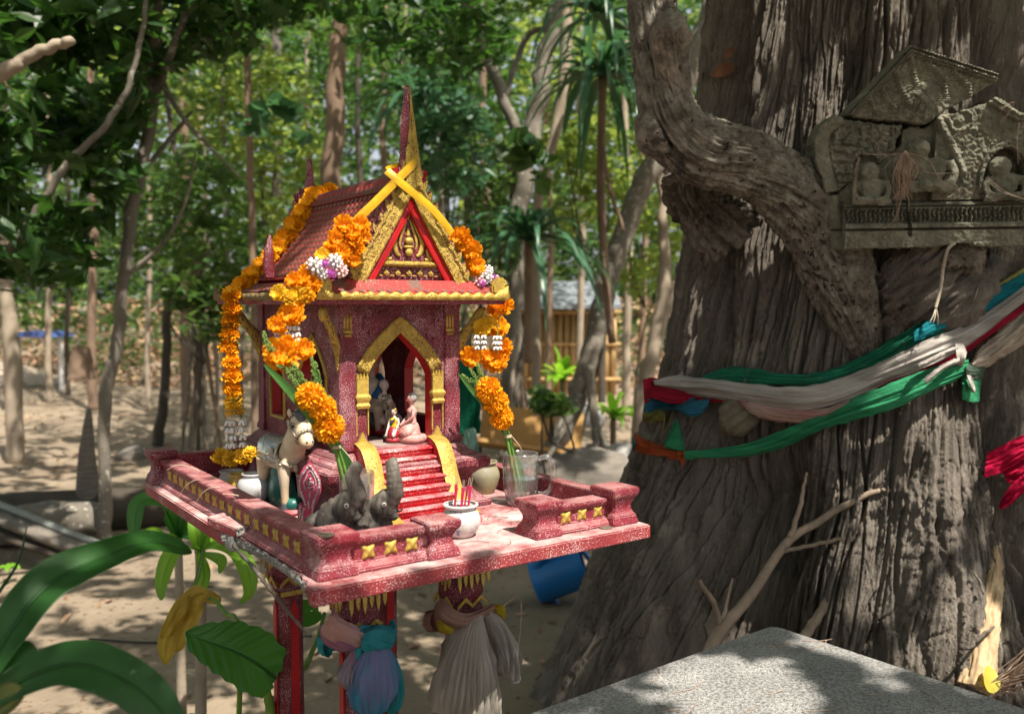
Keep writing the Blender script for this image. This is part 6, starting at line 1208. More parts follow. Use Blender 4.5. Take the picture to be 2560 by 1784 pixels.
for (P_, s_) in (([(1508, 925), (1500, 950), (1492, 975)], 1), ([(1490, 930), (1488, 955), (1478, 985)], 2), ([(1460, 935), (1458, 950), (1462, 965)], 3)): mb = M(); mb.tube([hp_(x, y, .05) for x, y in P_], [.003, .002, .001], 5, 8); obj('loose_thread', mb, m_byl, c)
c = clothing('hot pink cloth strips hanging in at the right edge of the trunk', hp_(2260, 1030, .10))
band('cloth', [(2215, 1015), (2250, 998), (2296, 975), (2340, 960)], [(2208, 1070), (2250, 1058), (2296, 1030), (2340, 1015)], m_hot, .14, par=c, seed=22., ns=50, pleat=.014); band('cloth', [(2250, 1060), (2275, 1040), (2296, 1020), (2340, 1000)], [(2262, 1085), (2280, 1080), (2296, 1075), (2340, 1050)], m_hot, .12, par=c, seed=23., ns=40, pleat=.014); band('cloth', [(2240, 1135), (2262, 1095), (2296, 1065), (2340, 1040)], [(2246, 1142), (2268, 1130), (2296, 1105), (2340, 1080)], m_hot, .15, par=c, seed=24., ns=40, pleat=.014)
# ================================================================ granite table in front
TZ = .76; c0 = onz(1932, 1560, TZ); l0 = onz(1312, 1784, TZ); r0 = onz(2560, 1768, TZ); dl = (l0 - c0) / np.linalg.norm(l0 - c0); dr = (r0 - c0) / np.linalg.norm(r0 - c0)
m_gran = mat('granite', (.30, .297, .29), (.13, .125, .12), sc=150, det=3, lo=.42, hi=.58, rough=.32, speck=((.50, .49, .47), 420, .60), blotch=((.33, .29, .20), 3.5, .66), coat=.0, spec=.45, bump=.05, bsc=300, bdist=.001)
TB = thing('stone_table', 'speckled grey granite table top with one corner pointing at the great tree', 'table', (c0[0], c0[1], 0)); OFF[TB.name] = np.array([c0[0], c0[1], 0])
W1, W2 = 1.15, .95; rc = .03; pts = []
cs = [np.zeros(3), dr * W2, dr * W2 + dl * W1, dl * W1]
for i in range(4):
    p = cs[i]; a = cs[i - 1] - p; b = cs[(i + 1) % 4] - p; a /= np.linalg.norm(a); b /= np.linalg.norm(b)
    for t in np.linspace(0, 1, 7): pts.append(((1 - t) ** 2 * (p + a * rc) + 2 * t * (1 - t) * p + t * t * (p + b * rc))[:2])
mb = M(); mb.prism(pts, (c0[0], c0[1], TZ - .035), (1, 0, 0), (0, 1, 0), (0, 0, .035)); obj('table_top', mb, m_gran, TB, bevel=.004)
for t in (.3, .75):
    q = c0 + dl * W1 * t + dr * W2 * .5; mb = M(); mb.box((q[0], q[1], (TZ - .035) / 2), (.16, .46, TZ - .036), np.array([[dl[0], dr[0], 0], [dl[1], dr[1], 0], [0, 0, 1]])); obj('pedestal', mb, m_gran, TB, bevel=.006)
o = thing('dry_broom', 'bundle of thin reddish broom twigs lying at the foot of the tree behind the table', 'broom', dY(2270, 1540, 2.05)); OFF[o.name] = dY(2270, 1540, 2.05); mb = M(); rg = np.random.default_rng(3)
for k in range(60): a = dY(2225 + rg.normal() * 14, 1545 + rg.normal() * 8, 2.05 + rg.normal() * .02); b = dY(2420, 1420 + rg.normal() * 60, 1.95 + rg.normal() * .04); mb.tube([a, (a + b) / 2 + rg.normal(size=3) * .01, b], [.001, .0012, .0015], 4)
obj('bristles', mb, m_need, o)

DN = thing('dry_needles', 'few dry pine needles and a leaf crumb lying on the granite table top', 'needles', (c0[0], c0[1], TZ)); rg = np.random.default_rng(14); mb = M()
for k in range(26):
    q = np.array(c0) + dl * rg.uniform(.03, .6) + dr * rg.uniform(.03, .45); a = rg.uniform(0, 6.28); L_ = rg.uniform(.02, .08); q[2] = TZ + .0008; mb.tube([q, q + [math.cos(a) * L_ * .5, math.sin(a) * L_ * .5, .0015], q + [math.cos(a + .3) * L_, math.sin(a + .3) * L_, .0003]], [.0006] * 3, 4, 6)
OFF[DN.name] = np.array([c0[0], c0[1], TZ]); o = obj('needle', mb, m_need, DN); o['kind'] = 'stuff'
# ================================================================ ground
def gz(x, y): return .035 * noise(np.asarray(x) * .9, np.asarray(y) * .9, 3.) + .012 * noise(np.asarray(x) * 4, np.asarray(y) * 4, 1.) + .28 * np.clip((np.asarray(y) - 15.0) / 3, 0, 1) * (1 + .4 * noise(np.asarray(x) * .5, np.asarray(y) * .7, 8.)) + .02 * np.clip(np.asarray(y) - 16, 0, 60)
m_sand = mat('sand', (.28, .222, .16), (.19, .15, .108), sc=1.6, det=8, rough=.95, bump=.8, bsc=9, bdist=.03, speck=((.14, .09, .06), 26, .66), blotch=((.24, .17, .115), 1.1, .58), spec=.15)
xs = np.concatenate([np.linspace(-90, -9, 30)[:-1], np.linspace(-9, 9, 240), np.linspace(9, 90, 30)[1:]]); ys = np.concatenate([np.linspace(-60, -2, 30)[:-1], np.linspace(-2, 20, 260), np.linspace(20, 140, 50)[1:]])
XX, YY = np.meshgrid(xs, ys); ZZ = gz(XX, YY); ny, nx = XX.shape; ii = np.arange(ny * nx).reshape(ny, nx)
me = fast_mesh('ground', np.stack([XX, YY, ZZ], -1), f4=np.stack([ii[:-1, :-1], ii[:-1, 1:], ii[1:, 1:], ii[1:, :-1]], -1), smooth=True)
o = obj('ground', me, m_sand); o['kind'] = 'structure'
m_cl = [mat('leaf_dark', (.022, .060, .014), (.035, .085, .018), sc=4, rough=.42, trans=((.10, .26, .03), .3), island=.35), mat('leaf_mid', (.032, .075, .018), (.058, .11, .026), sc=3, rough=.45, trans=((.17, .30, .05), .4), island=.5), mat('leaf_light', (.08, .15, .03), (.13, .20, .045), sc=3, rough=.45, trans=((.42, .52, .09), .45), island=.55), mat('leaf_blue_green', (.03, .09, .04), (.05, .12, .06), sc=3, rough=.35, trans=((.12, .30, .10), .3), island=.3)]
m_litter = mat('leaf_litter', (.20, .12, .065), (.32, .21, .12), sc=6, rough=.85, island=.5)
def leaves(nm, C, size, mt, par=None, up=.4, aspect=.42, kind=None, at=None, droop=0.0, seed=0, fold=.25):
    """one small folded leaf per centre"""
    rg = np.random.default_rng(seed + len(C)); n = len(C); C = np.asarray(C, float); s = size * rg.uniform(.6, 1.3, n)[:, None]
    d = rg.normal(size=(n, 3)); d[:, 2] = d[:, 2] * .5 - droop; d /= np.linalg.norm(d, axis=1)[:, None]; nn = rg.normal(size=(n, 3)); nn[:, 2] = np.abs(nn[:, 2]) + up; w = np.cross(d, nn); w /= np.linalg.norm(w, axis=1)[:, None]; n2 = np.cross(w, d)
    a = C - d * s * .5; b = C + d * s * .5; m1 = C + w * s * aspect * .5 + n2 * s * aspect * fold * .5 - d * s * .05; m2 = C - w * s * aspect * .5 + n2 * s * aspect * fold * .5 - d * s * .05
    m1b = m1 + d * s * .25 - w * s * .05; m2b = m2 + d * s * .25 + w * s * .05
    V_ = np.stack([a, m1, m1b, b, m2b, m2], 1).reshape(-1, 3); k = np.arange(n)[:, None] * 6; F = np.concatenate([k + [0, 1, 2, 3], k + [0, 3, 4, 5]], 1).reshape(-1, 4)
    me = fast_mesh(nm, V_ if at is None else V_ - np.asarray(at), f4=F); o = obj(nm, me, mt, None); 
    if par is not None: o.parent = par
    if kind: o['kind'] = kind
    return o
def blob_pts(c, r, n, rg, shell_=.35): d = rg.normal(size=(n, 3)); d /= np.linalg.norm(d, axis=1)[:, None]; return np.asarray(c) + d * (rg.uniform(shell_, 1, n) ** (1 / 2.2))[:, None] * np.asarray(r)
# fallen leaves: near scatter and the litter bank behind
rg = np.random.default_rng(8); n = 26000; x = rg.uniform(-12, 9, n); y = 14.2 + 7.5 * rg.uniform(0, 1, n); ok = (noise(x * .5, y * .7, 2.) > -.3) & (y > 15.3 + .9 * noise(x * .6, 1., 4.)); x, y = x[ok], y[ok]
o = leaves('leaf_litter', np.stack([x, y, gz(x, y) + .014], 1), .13, m_litter, up=3.0, kind='stuff', seed=1); tag(o, 'brown dry leaves covering the bank behind the sandy clearing', 'leaf litter')
x = rg.uniform(-9, 4, 5200); y = rg.uniform(2.6, 15.5, 5200); ok = noise(x * .9, y * .9, 5.) > .0; x, y = x[ok], y[ok]
o = leaves('fallen_leaves', np.stack([x, y, gz(x, y) + .008], 1), .062, m_litter, up=3.0, kind='stuff', seed=2); tag(o, 'small dry leaves scattered on the sand around the shrine', 'fallen leaves')
# ================================================================ background trees
m_tr = [mat('grey_bark', (.20, .175, .14), (.12, .105, .085), sc=7, st=(1, 1, .4), rough=.9, bump=.8, bsc=30, bdist=.01, speck=((.34, .32, .27), 30, .64)), mat('dark_bark', (.045, .038, .030), (.07, .055, .04), sc=7, rough=.9, bump=.8, bsc=30, bdist=.01), mat('pale_bark', (.34, .28, .21), (.24, .19, .14), sc=6, rough=.9, bump=.6, bsc=25, bdist=.008), mat('brown_bark', (.15, .10, .07), (.22, .15, .10), sc=6, rough=.9, bump=.6, bsc=25, bdist=.008)]
def bgtree(name, label, cat, stems, mt, crown=None, leafm=1, lsize=.10, group='slender trees behind the shrine', seed=0, aspect=.42, droop=0., ground=True):
    """stems: lists of (x, y in full-view coordinates, depth, width in those pixels)"""
    base = dY(stems[0][0][0], stems[0][0][1], stems[0][0][2]); base = np.array([base[0], base[1], float(gz(base[0], base[1])) if ground else base[2]])
    t = thing(name, label, cat, base, 0, group); OFF[t.name] = base
    for k, S in enumerate(stems):
        P = [dY(x, y, Y) for x, y, Y, w in S]; r_ = [w * K * Y / FPX / 2 for x, y, Y, w in S]
        if k == 0 and ground and P[0][2] > .03: P = [np.array([P[0][0], P[0][1], float(gz(P[0][0], P[0][1])) - .03])] + P; r_ = [r_[0] * 1.15] + r_
        n_ = max(14, len(P) * 6); Q = catmull(P, n_); Q += np.stack([noise(np.arange(n_) * .5, k + seed * 3.1, a) for a in (1., 4., 8.)], 1) * min(r_[0], .03 if not ground else 9) * .35
        mb = M(); mb.tube(Q, catmull(np.stack([r_] * 3, 1), n_)[:, 0], 9); obj('trunk' if k == 0 else 'branch', mb, m_tr[mt], t, smooth=True)
    if crown is not None:
        rg = np.random.default_rng(seed + 40); C = np.concatenate([blob_pts(dY(x, y, Y), np.array([rx * K * Y / FPX, ry_ * K * Y / FPX, rz_ * K * Y / FPX]), n, rg) for x, y, Y, rx, rz_, ry_, n in crown])
        nz_ = noise(C[:, 0] * 3.2, C[:, 1] * 3.2, C[:, 2] * 3.2); C = C[nz_ > -.02]
        o = leaves('crown', C, lsize, m_cl[leafm], par=t, at=base, seed=seed, aspect=aspect, droop=droop)
    return t
B = bgtree
B('slender_tree', 'grey leaning tree with forked top left of the shrine platform', 'tree', [[(238, 1235, 5.1, 34), (236, 1100, 5.1, 28), (233, 980, 5.1, 26), (240, 860, 5.1, 30), (262, 780, 5.1, 28), (275, 650, 5.1, 26), (295, 480, 5.1, 28), (335, 280, 5.1, 28), (345, 120, 5.1, 34), (350, -30, 5.1, 32), (352, -250, 5.1, 26)], [(338, 250, 5.1, 22), (375, 140, 5.0, 18), (420, 20, 4.9, 16), (460, -150, 4.9, 12)], [(345, 140, 5.1, 16), (400, 250, 5.0, 11), (470, 330, 5.0, 8), (540, 400, 5., 5)], [(280, 620, 5.1, 14), (370, 540, 5.1, 9), (420, 440, 5.1, 7), (440, 330, 5.1, 4)], [(310, 400, 5.1, 12), (390, 300, 5.2, 10), (430, 250, 5.2, 6)]], 0, [(340, 20, 5.0, 250, 100, 260, 1500), (520, -60, 5.0, 240, 90, 260, 1000)], 0, .14, seed=1)
B('slender_tree', 'dark crooked tree between the grey tree and the hanging garland', 'tree', [[(352, 1000, 9, 26), (368, 900, 9, 22), (374, 780, 9, 20), (376, 700, 9, 20), (398, 620, 9, 18), (402, 520, 9, 14), (400, 400, 9, 12), (370, 200, 9, 10), (360, 0, 9, 8)]], 1, [(430, 480, 9, 130, 120, 200, 900)], 1, .14, seed=2)
B('slender_tree', 'thin straight brown pole tree just left of the rear roof finial', 'tree', [[(572, 1000, 7, 17), (568, 600, 7, 16), (560, 350, 7, 16), (555, 150, 7, 15), (552, -40, 7, 14), (550, -300, 7, 12)]], 3, [(560, -40, 7, 170, 90, 200, 900)], 1, .12, seed=3)
B('slender_tree', 'brown trunk rising straight behind the shrine roof ridge', 'tree', [[(735, 960, 9, 42), (742, 600, 9, 44), (745, 380, 9, 44), (752, 230, 9, 42), (760, 100, 9, 36), (770, -40, 9, 34), (775, -300, 9, 30)]], 3, [(800, -30, 9, 300, 120, 300, 2200)], 1, .14, seed=4)
B('slender_tree', 'faint grey trunk left of the brown trunk behind the roof', 'tree', [[(628, 960, 12, 26), (622, 500, 12, 24), (620, 200, 12, 24), (618, -40, 12, 22), (615, -200, 12, 18)]], 0, [(620, 80, 12, 120, 150, 300, 1000)], 1, .16, seed=5)
B('forked_tree', 'pale grey tree dividing into a wide V right of the spire', 'tree', [[(1172, 1010, 8.5, 50), (1158, 900, 8.5, 46), (1150, 780, 8.5, 42), (1155, 640, 8.5, 38), (1162, 500, 8.5, 38), (1172, 380, 8.5, 42), (1198, 280, 8.5, 38), (1222, 160, 8.5, 40), (1238, 40, 8.5, 36), (1252, -60, 8.5, 32), (1270, -260, 8.5, 26)], [(1178, 360, 8.45, 24), (1140, 250, 8.4, 26), (1098, 140, 8.4, 28), (1060, 40, 8.4, 28), (1040, -30, 8.4, 28), (1000, -200, 8.4, 24)], [(1140, 330, 8.6, 22), (1148, 400, 8.6, 24), (1152, 440, 8.55, 22)], [(1130, 240, 8.6, 12), (1160, 130, 8.7, 14), (1190, 75, 8.7, 14), (1222, 65, 8.6, 12)], [(1168, 870, 8.5, 22), (1190, 930, 8.4, 20), (1240, 1000, 8.3, 14)]], 0, [(1100, -60, 8.5, 200, 80, 200, 1500)], 1, .12, seed=6)
B('slender_tree', 'pale thin trunk just right of the wide V tree', 'tree', [[(1200, 960, 7.5, 22), (1205, 480, 7.5, 22), (1245, 300, 7.5, 24), (1268, 150, 7.5, 26), (1270, 0, 7.5, 26), (1272, -150, 7.5, 22)]], 2, None, seed=7)
B('leaning_tree', 'grey trunk leaning right and propped on thin legs by the great tree', 'tree', [[(1245, 1010, 7.05, 46), (1290, 900, 7.05, 44), (1322, 800, 7.05, 44), (1345, 700, 7.05, 46), (1372, 600, 7.05, 48), (1420, 460, 7.05, 48), (1468, 350, 7.05, 50), (1530, 200, 7.05, 48), (1600, 0, 7.05, 44)], [(1318, 820, 7.0, 24), (1330, 920, 6.95, 20), (1340, 1000, 6.9, 20), (1350, 1095, 6.85, 20)], [(1335, 930, 6.95, 14), (1360, 1010, 6.85, 13), (1392, 1090, 6.75, 12)], [(1300, 880, 7.05, 16), (1265, 960, 6.95, 14), (1225, 1030, 6.85, 12)]], 0, None, seed=8)
B('slender_tree', 'tan double trunk beside the left edge of the great tree', 'tree', [[(1440, 900, 7.5, 40), (1465, 780, 7.5, 34), (1490, 640, 7.5, 30), (1488, 520, 7.5, 24), (1485, 380, 7.5, 22), (1490, 200, 7.5, 22)], [(1468, 770, 7.5, 28), (1500, 680, 7.5, 26), (1530, 600, 7.5, 26), (1560, 450, 7.5, 24)]], 2, None, seed=9)
B('slender_tree', 'thin reddish curved stem hanging from the pandanus crown', 'tree', [[(1400, 520, 6.5, 9), (1370, 430, 6.5, 10), (1355, 350, 6.5, 10), (1352, 250, 6.5, 11), (1350, 180, 6.5, 12)]], 3, None, seed=10, ground=False)
B('dead_limb', 'broken pale limb pointing up at the upper left edge', 'branch', [[(-560, 1500, 3.4, 60), (-520, 1000, 3.5, 54), (-420, 560, 3.6, 48), (-260, 340, 3.6, 42), (-120, 240, 3.6, 36), (0, 168, 3.6, 34), (60, 130, 3.6, 28), (120, 104, 3.6, 24), (163, 90, 3.6, 22)]], 2, None, seed=11, group=None, ground=False)
B('slender_tree', 'thin grey sapling curving diagonally across the dark leaves on the left', 'tree', [[(-60, 640, 4.4, 22), (20, 560, 4.4, 20), (80, 480, 4.4, 18), (150, 370, 4.4, 17), (230, 290, 4.4, 15), (290, 190, 4.4, 13), (320, 60, 4.4, 11), (330, -60, 4.4, 9)]], 0, None, seed=12)
B('slender_tree', 'pale trunk stub leaning at the far left edge of the clearing', 'tree', [[(26, 760, 8, 34), (12, 650, 8, 28), (0, 480, 8, 18), (-6, 340, 8, 10)]], 2, None, seed=13)
for i, (x, w, d, m_, lb) in enumerate([(108, 14, 13, 2, 'thin pale trunk far behind at the left of the clearing'), (205, 20, 12, 3, 'thin brown trunk far behind the dark leaves'), (415, 22, 11, 3, 'reddish trunk far behind the crooked tree'), (455, 14, 13, 2, 'thin tan trunk seen above the sand'), (505, 12, 10, 0, 'thin grey stem left of the hanging garland'), (860, 18, 14, 3, 'distant brown trunk behind the gable'), (985, 16, 13, 0, 'distant grey trunk right of the spire'), (1085, 20, 12, 3, 'distant brown trunk close to the right garland'), (1300, 16, 12, 2, 'pale distant trunk above the bamboo hut'), (1405, 18, 11, 2, 'pale distant trunk behind the leaning tree'), (690, 14, 13, 2, 'pale thin trunk far behind the rear finial'), (15, 16, 12, 3, 'brown trunk far behind the sand heap'), (150, 10, 14, 1, 'dark slim trunk between the pale and the brown one at the left'), (330, 12, 12, 2, 'tan trunk half hidden by the forked grey tree'), (590, 13, 11, 1, 'dark slim trunk close to the brown pole tree'), (805, 16, 12, 1, 'dark trunk just right of the roof ridge trunk'), (905, 12, 15, 2, 'pale slim trunk behind the spire base'), (1040, 12, 14, 1, 'dark slim trunk left of the V tree branch'), (1230, 14, 13, 3, 'brown trunk beside the bamboo hut'), (1350, 16, 13, 1, 'dark trunk behind the leaning tree'), (1440, 14, 14, 3, 'brown trunk deep behind the leaning tree')]):
    B('far_tree', lb, 'tree', [[(x, 760, d, w), (x + 6, 500, d, w * .9), (x - 4, 250, d, w * .8), (x + 5, 0, d, w * .7), (x + 8, -150, d, w * .6)]], m_, [(x, 120 + 40 * (i % 3), d, 95, 120, 300, 800)], (0, 1, 0, 2, 1)[i % 5], .16, 'far thin trunks of the wood', seed=20 + i)
# ---- leafy masses: each bush its own thing
def bush(label, blobs, leafm, lsize, n_scale=1.0, seed=0, name='leafy_bush', group='leafy bushes behind the shrine', aspect=.42, droop=0., stems=True, cat='bush'):
    x, y, Y = blobs[0][:3]; b = dY(x, y, Y); base = np.array([b[0], b[1], float(gz(b[0], b[1]))]); t = thing(name, label, cat, base, 0, group); OFF[t.name] = base; rg = np.random.default_rng(seed + 90)
    C = np.concatenate([blob_pts(dY(x, y, Y), np.array([rx * K * Y / FPX, ry_, rz_ * K * Y / FPX]), int(n * n_scale), rg, .2) for x, y, Y, rx, rz_, ry_, n in blobs]); C = C[(fbm(C[:, 0] * 3.2, C[:, 1] * 3.2, C[:, 2] * 3.2, 2) > .05) & (C[:, 2] > gz(C[:, 0], C[:, 1]))]
    leaves('foliage', C, lsize, m_cl[leafm], par=t, at=base, seed=seed, aspect=aspect, droop=droop)
    if stems:
        mb = M()
        for k in range(5):
            q = C[rg.integers(len(C))]; s = base if k == 0 else (base * .35 + C.mean(0) * .65); mb.tube([s, (s + q) / 2 + rg.normal(size=3) * .12, q], [.016 if k == 0 else .010, .010, .004], 5, 8)
        obj('stem', mb, m_tr[1], t, smooth=True)
    return t
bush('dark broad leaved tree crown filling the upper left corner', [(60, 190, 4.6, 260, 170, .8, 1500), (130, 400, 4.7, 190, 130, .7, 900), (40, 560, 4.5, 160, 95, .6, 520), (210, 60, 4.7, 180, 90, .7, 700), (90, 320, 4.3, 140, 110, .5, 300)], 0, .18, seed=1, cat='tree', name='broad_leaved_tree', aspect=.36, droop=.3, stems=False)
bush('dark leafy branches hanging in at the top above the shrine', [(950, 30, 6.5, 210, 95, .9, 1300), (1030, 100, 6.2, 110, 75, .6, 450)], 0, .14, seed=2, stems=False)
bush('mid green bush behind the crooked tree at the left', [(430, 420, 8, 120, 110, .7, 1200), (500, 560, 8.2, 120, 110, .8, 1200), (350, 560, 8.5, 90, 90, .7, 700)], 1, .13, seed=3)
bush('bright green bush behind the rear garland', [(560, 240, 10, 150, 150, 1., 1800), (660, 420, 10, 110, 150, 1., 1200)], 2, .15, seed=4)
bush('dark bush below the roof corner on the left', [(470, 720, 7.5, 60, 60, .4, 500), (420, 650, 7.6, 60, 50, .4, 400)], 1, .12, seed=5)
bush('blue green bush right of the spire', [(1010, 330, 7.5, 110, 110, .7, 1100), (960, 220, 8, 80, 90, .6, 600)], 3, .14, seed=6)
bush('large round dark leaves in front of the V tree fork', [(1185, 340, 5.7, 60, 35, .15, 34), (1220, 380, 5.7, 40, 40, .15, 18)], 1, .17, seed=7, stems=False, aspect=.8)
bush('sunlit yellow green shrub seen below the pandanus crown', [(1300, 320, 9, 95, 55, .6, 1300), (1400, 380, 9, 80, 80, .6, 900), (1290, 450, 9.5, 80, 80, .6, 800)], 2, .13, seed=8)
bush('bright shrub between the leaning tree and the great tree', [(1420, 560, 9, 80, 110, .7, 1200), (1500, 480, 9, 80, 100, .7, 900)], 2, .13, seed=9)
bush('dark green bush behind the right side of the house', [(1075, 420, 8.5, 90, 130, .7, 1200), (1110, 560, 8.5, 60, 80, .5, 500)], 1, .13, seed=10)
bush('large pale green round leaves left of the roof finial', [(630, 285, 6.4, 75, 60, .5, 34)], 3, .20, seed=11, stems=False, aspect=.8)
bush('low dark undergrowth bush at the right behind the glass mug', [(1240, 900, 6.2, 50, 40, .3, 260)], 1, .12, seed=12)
# pandanus crowns: long strap leaves
def rosette_plant(name, label, c, n, L, w, mt, droop=1.0, cat='plant', group=None, elev=(.0, 1.2), seed=0, stem=None, arc=(0, 6.28)):
    t = thing(name, label, cat, c, 0, group); OFF[t.name] = np.asarray(c, float); rg = np.random.default_rng(seed)
    for k in range(n):
        a = rg.uniform(*arc); el = rg.uniform(*elev); l = L * rg.uniform(.7, 1.15); d = np.array([math.cos(a), math.sin(a), 0]); P = []
        for s in np.linspace(0, 1, 9): P.append(np.asarray(c) + d * l * (s * math.cos(el) * (1 - .25 * s * s)) + np.array([0, 0, l * (math.sin(el) * s - droop * .62 * s * s * (1 + .3 * math.cos(el)))]))
        P = np.array(P); T_ = np.gradient(P, axis=0); sd = np.cross(T_, [0, 0, 1.]) + np.array([0, 0, 1e-3]); sd /= np.linalg.norm(sd, axis=1)[:, None]; nn_ = np.cross(sd, T_); nn_ /= np.linalg.norm(nn_, axis=1)[:, None] + 1e-9; ww = w * np.sin(np.pi * (np.linspace(.16, 1, 9)) ** .8) ** .8
        mb = M(); mb.grid([[P[i] + sd[i] * ww[i] * q + nn_[i] * abs(q) * ww[i] * .35 for q in (-1, 0, 1)] for i in range(9)]); obj('leaf', mb, mt, t, smooth=True)
    if stem is not None: mb = M(); mb.tube(stem, [.03] * len(stem), 8, 12); obj('stem', mb, m_tr[3], t, smooth=True)
    return t
m_pan = mat('pandanus_leaf', (.035, .10, .05), (.05, .13, .065), sc=4, rough=.35, trans=((.12, .30, .10), .25)); m_drac = mat('bright_strap_leaf', (.13, .30, .02), (.20, .38, .03), sc=5, rough=.4, trans=((.45, .85, .05), .4)); m_big = mat('dark_strap_leaf', (.010, .050, .008), (.018, .080, .012), sc=9, st=(1, 1, 1), rough=.48, trans=((.08, .36, .02), .25), bump=.25, bsc=45, bdist=.002, speck=((.10, .16, .06), 160, .76), blotch=((.02, .05, .012), 22, .68))
c = dY(1352, 175, 6.5); rosette_plant('pandanus', 'pandanus crown with long drooping blue green leaves left of the great tree', c, 70, .95, .028, m_pan, 1.0, seed=1, group='pandanus crowns', stem=[c, c + [0, .1, -.9], c + [.1, .2, -1.9]])
c = dY(1345, 40, 6.8); rosette_plant('pandanus', 'upper pandanus crown touching the top of the picture left of the limb', c, 45, .9, .028, m_pan, 1.1, seed=2, group='pandanus crowns')
c = dY(1185, 540, 6.6); rosette_plant('pandanus', 'low dark pandanus spreading behind the right garland', c, 60, .95, .03, m_pan, .9, seed=3, group='pandanus crowns', stem=[c, c + [0, .1, -.9]])
c = dY(940, 230, 8.0); rosette_plant('pandanus', 'pandanus crown behind the top of the spire', c, 50, .9, .03, m_pan, 1.1, seed=4, group='pandanus crowns')
c = dY(1262, 855, 9.0); rosette_plant('strap_leaf_plant', 'sunlit bright green strap leaved plant behind the glass mug', c, 16, .62, .045, m_drac, .7, seed=5, group='bright strap leaved plants', elev=(.5, 1.4), stem=[c, [c[0], c[1], 0]])
c = dY(1375, 940, 8.5); rosette_plant('strap_leaf_plant', 'bright green strap leaved plant at the left foot of the great tree', c, 18, .55, .042, m_drac, .8, seed=6, group='bright strap leaved plants', elev=(.5, 1.4), stem=[c, [c[0], c[1], 0]])

def props(label, top, feet, seed):
    b = dY(*feet[0]); b = np.array([b[0], b[1], 0]); t = thing('prop_roots', label, 'roots', b, 0, 'thin prop roots in the clearing'); OFF[t.name] = b; rg = np.random.default_rng(seed)
    for i, f in enumerate(feet):
        a = dY(top[0] + rg.normal() * 8, top[1] + rg.normal() * 30, top[2]); e = dY(*f); e[2] = float(gz(e[0], e[1])); mb = M(); mb.tube([a, (a + e) / 2 + rg.normal(size=3) * .05, e], [.022, .020, .016], 7, 12); obj('root', mb, m_tr[(0, 2, 3)[i % 3]], t, smooth=True)
props('fan of thin straight stems standing on the sand left of the hanging garland', (450, 560, 8.3), [(405, 960, 8.3), (428, 975, 8.3), (446, 985, 8.3), (462, 978, 8.3), (480, 985, 8.3), (498, 965, 8.3), (420, 990, 8.2)], 1)
props('tangle of thin pale stems between the hanging garland and the house wall', (570, 620, 9.0), [(540, 950, 9), (556, 960, 9), (572, 955, 9), (590, 962, 9), (606, 950, 9)], 2)
props('thin dry stems under the wide V tree behind the mug', (1165, 800, 8.2), [(1120, 1000, 8.2), (1140, 1010, 8.2), (1190, 1015, 8.2), (1215, 1000, 8.2)], 3)
# ---- the wood closing the view
rg = np.random.default_rng(21)
def wood(nm, label, n, x0, x1, y0, y1, z0, z1, size, mt, thr, fq, seed, tone=None):
    r_ = np.random.default_rng(seed); C = np.stack([r_.uniform(x0, x1, n), r_.uniform(y0, y1, n), z0 + (z1 - z0) * r_.uniform(0, 1, n)], 1); C[:, 2] += gz(C[:, 0], C[:, 1]); k = fbm(C[:, 0] * fq, C[:, 1] * fq * .6, C[:, 2] * fq + seed, 3); C = C[k > thr]
    o = leaves(nm, C, size, mt, kind='stuff', seed=seed, droop=.2); tag(o, label, 'trees')
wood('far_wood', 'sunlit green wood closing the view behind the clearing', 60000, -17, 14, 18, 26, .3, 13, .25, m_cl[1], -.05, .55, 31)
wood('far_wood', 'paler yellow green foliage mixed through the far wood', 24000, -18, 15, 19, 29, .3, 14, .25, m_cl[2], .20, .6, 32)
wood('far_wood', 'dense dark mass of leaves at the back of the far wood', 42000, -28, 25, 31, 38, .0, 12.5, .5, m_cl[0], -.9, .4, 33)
wood('near_wood', 'dark foliage before the sunlit far wood, shade put into its leaf colour', 16000, -12, 10, 12.5, 16, 1.7, 8.5, .17, m_cl[0], .12, .7, 36)  # dark leaf colour stands for the shade among the trees
wood('undergrowth', 'low dry undergrowth along the foot of the far wood', 9000, -14, 11, 17, 20, .02, 1.2, .16, m_litter, -.1, .9, 34)
wood('undergrowth', 'low green undergrowth scattered at the edge of the clearing', 9000, -14, 11, 15.5, 20, .02, 1.2, .16, m_cl[1], .05, .9, 35)
# ---- the canopy overhead, unseen, its gaps and thick spots shaped to place sun and shade on the shrine, the trunk and the sand
S_ = np.array(SUN); e1_ = np.cross(S_, [0, 0, 1.]); e1_ /= np.linalg.norm(e1_); e2_ = np.cross(S_, e1_)
GAPS = []; SHADE = []
def shade(p, r): p = np.asarray(p); SHADE.append((p @ e1_, p @ e2_, r))
def gap(p, r): p = np.asarray(p); GAPS.append((p @ e1_, p @ e2_, r))
for l, r in (((.31, .23, .03), .075), ((.32, .28, .08), .06), ((.40, .10, .0), .085), ((.47, .12, .0), .08), ((.52, .05, .04), .075), ((.59, .05, .04), .06), ((.56, .01, 0), .05), ((.40, .005, -.01), .05), ((.30, .30, .41), .045), ((.36, .30, .41), .055), ((.42, .30, .41), .055), ((.48, .30, .41), .05), ((.23, .33, .18), .035), ((.24, .30, .11), .045), ((.24, .33, .15), .03),
             ((.10, .04, .055), .035), ((.22, .05, .055), .035), ((.0, .60, 0), .04), ((.0, .53, 0), .035), ((.01, .44, .01), .03), ((.03, .72, .05), .03), ((.22, .42, .54), .04), ((.24, .48, .56), .03), ((.12, .42, .12), .035), ((.13, .41, .15), .04), ((.19, .25, .10), .03)): gap(wor(l), r)
for q, r in (((985, 1060), .05), ((930, 1000), .045), ((690, 1330), .05), ((640, 1430), .045), ((1745, 1150), .06)): gap(wor(PF(*za(*q))), r)
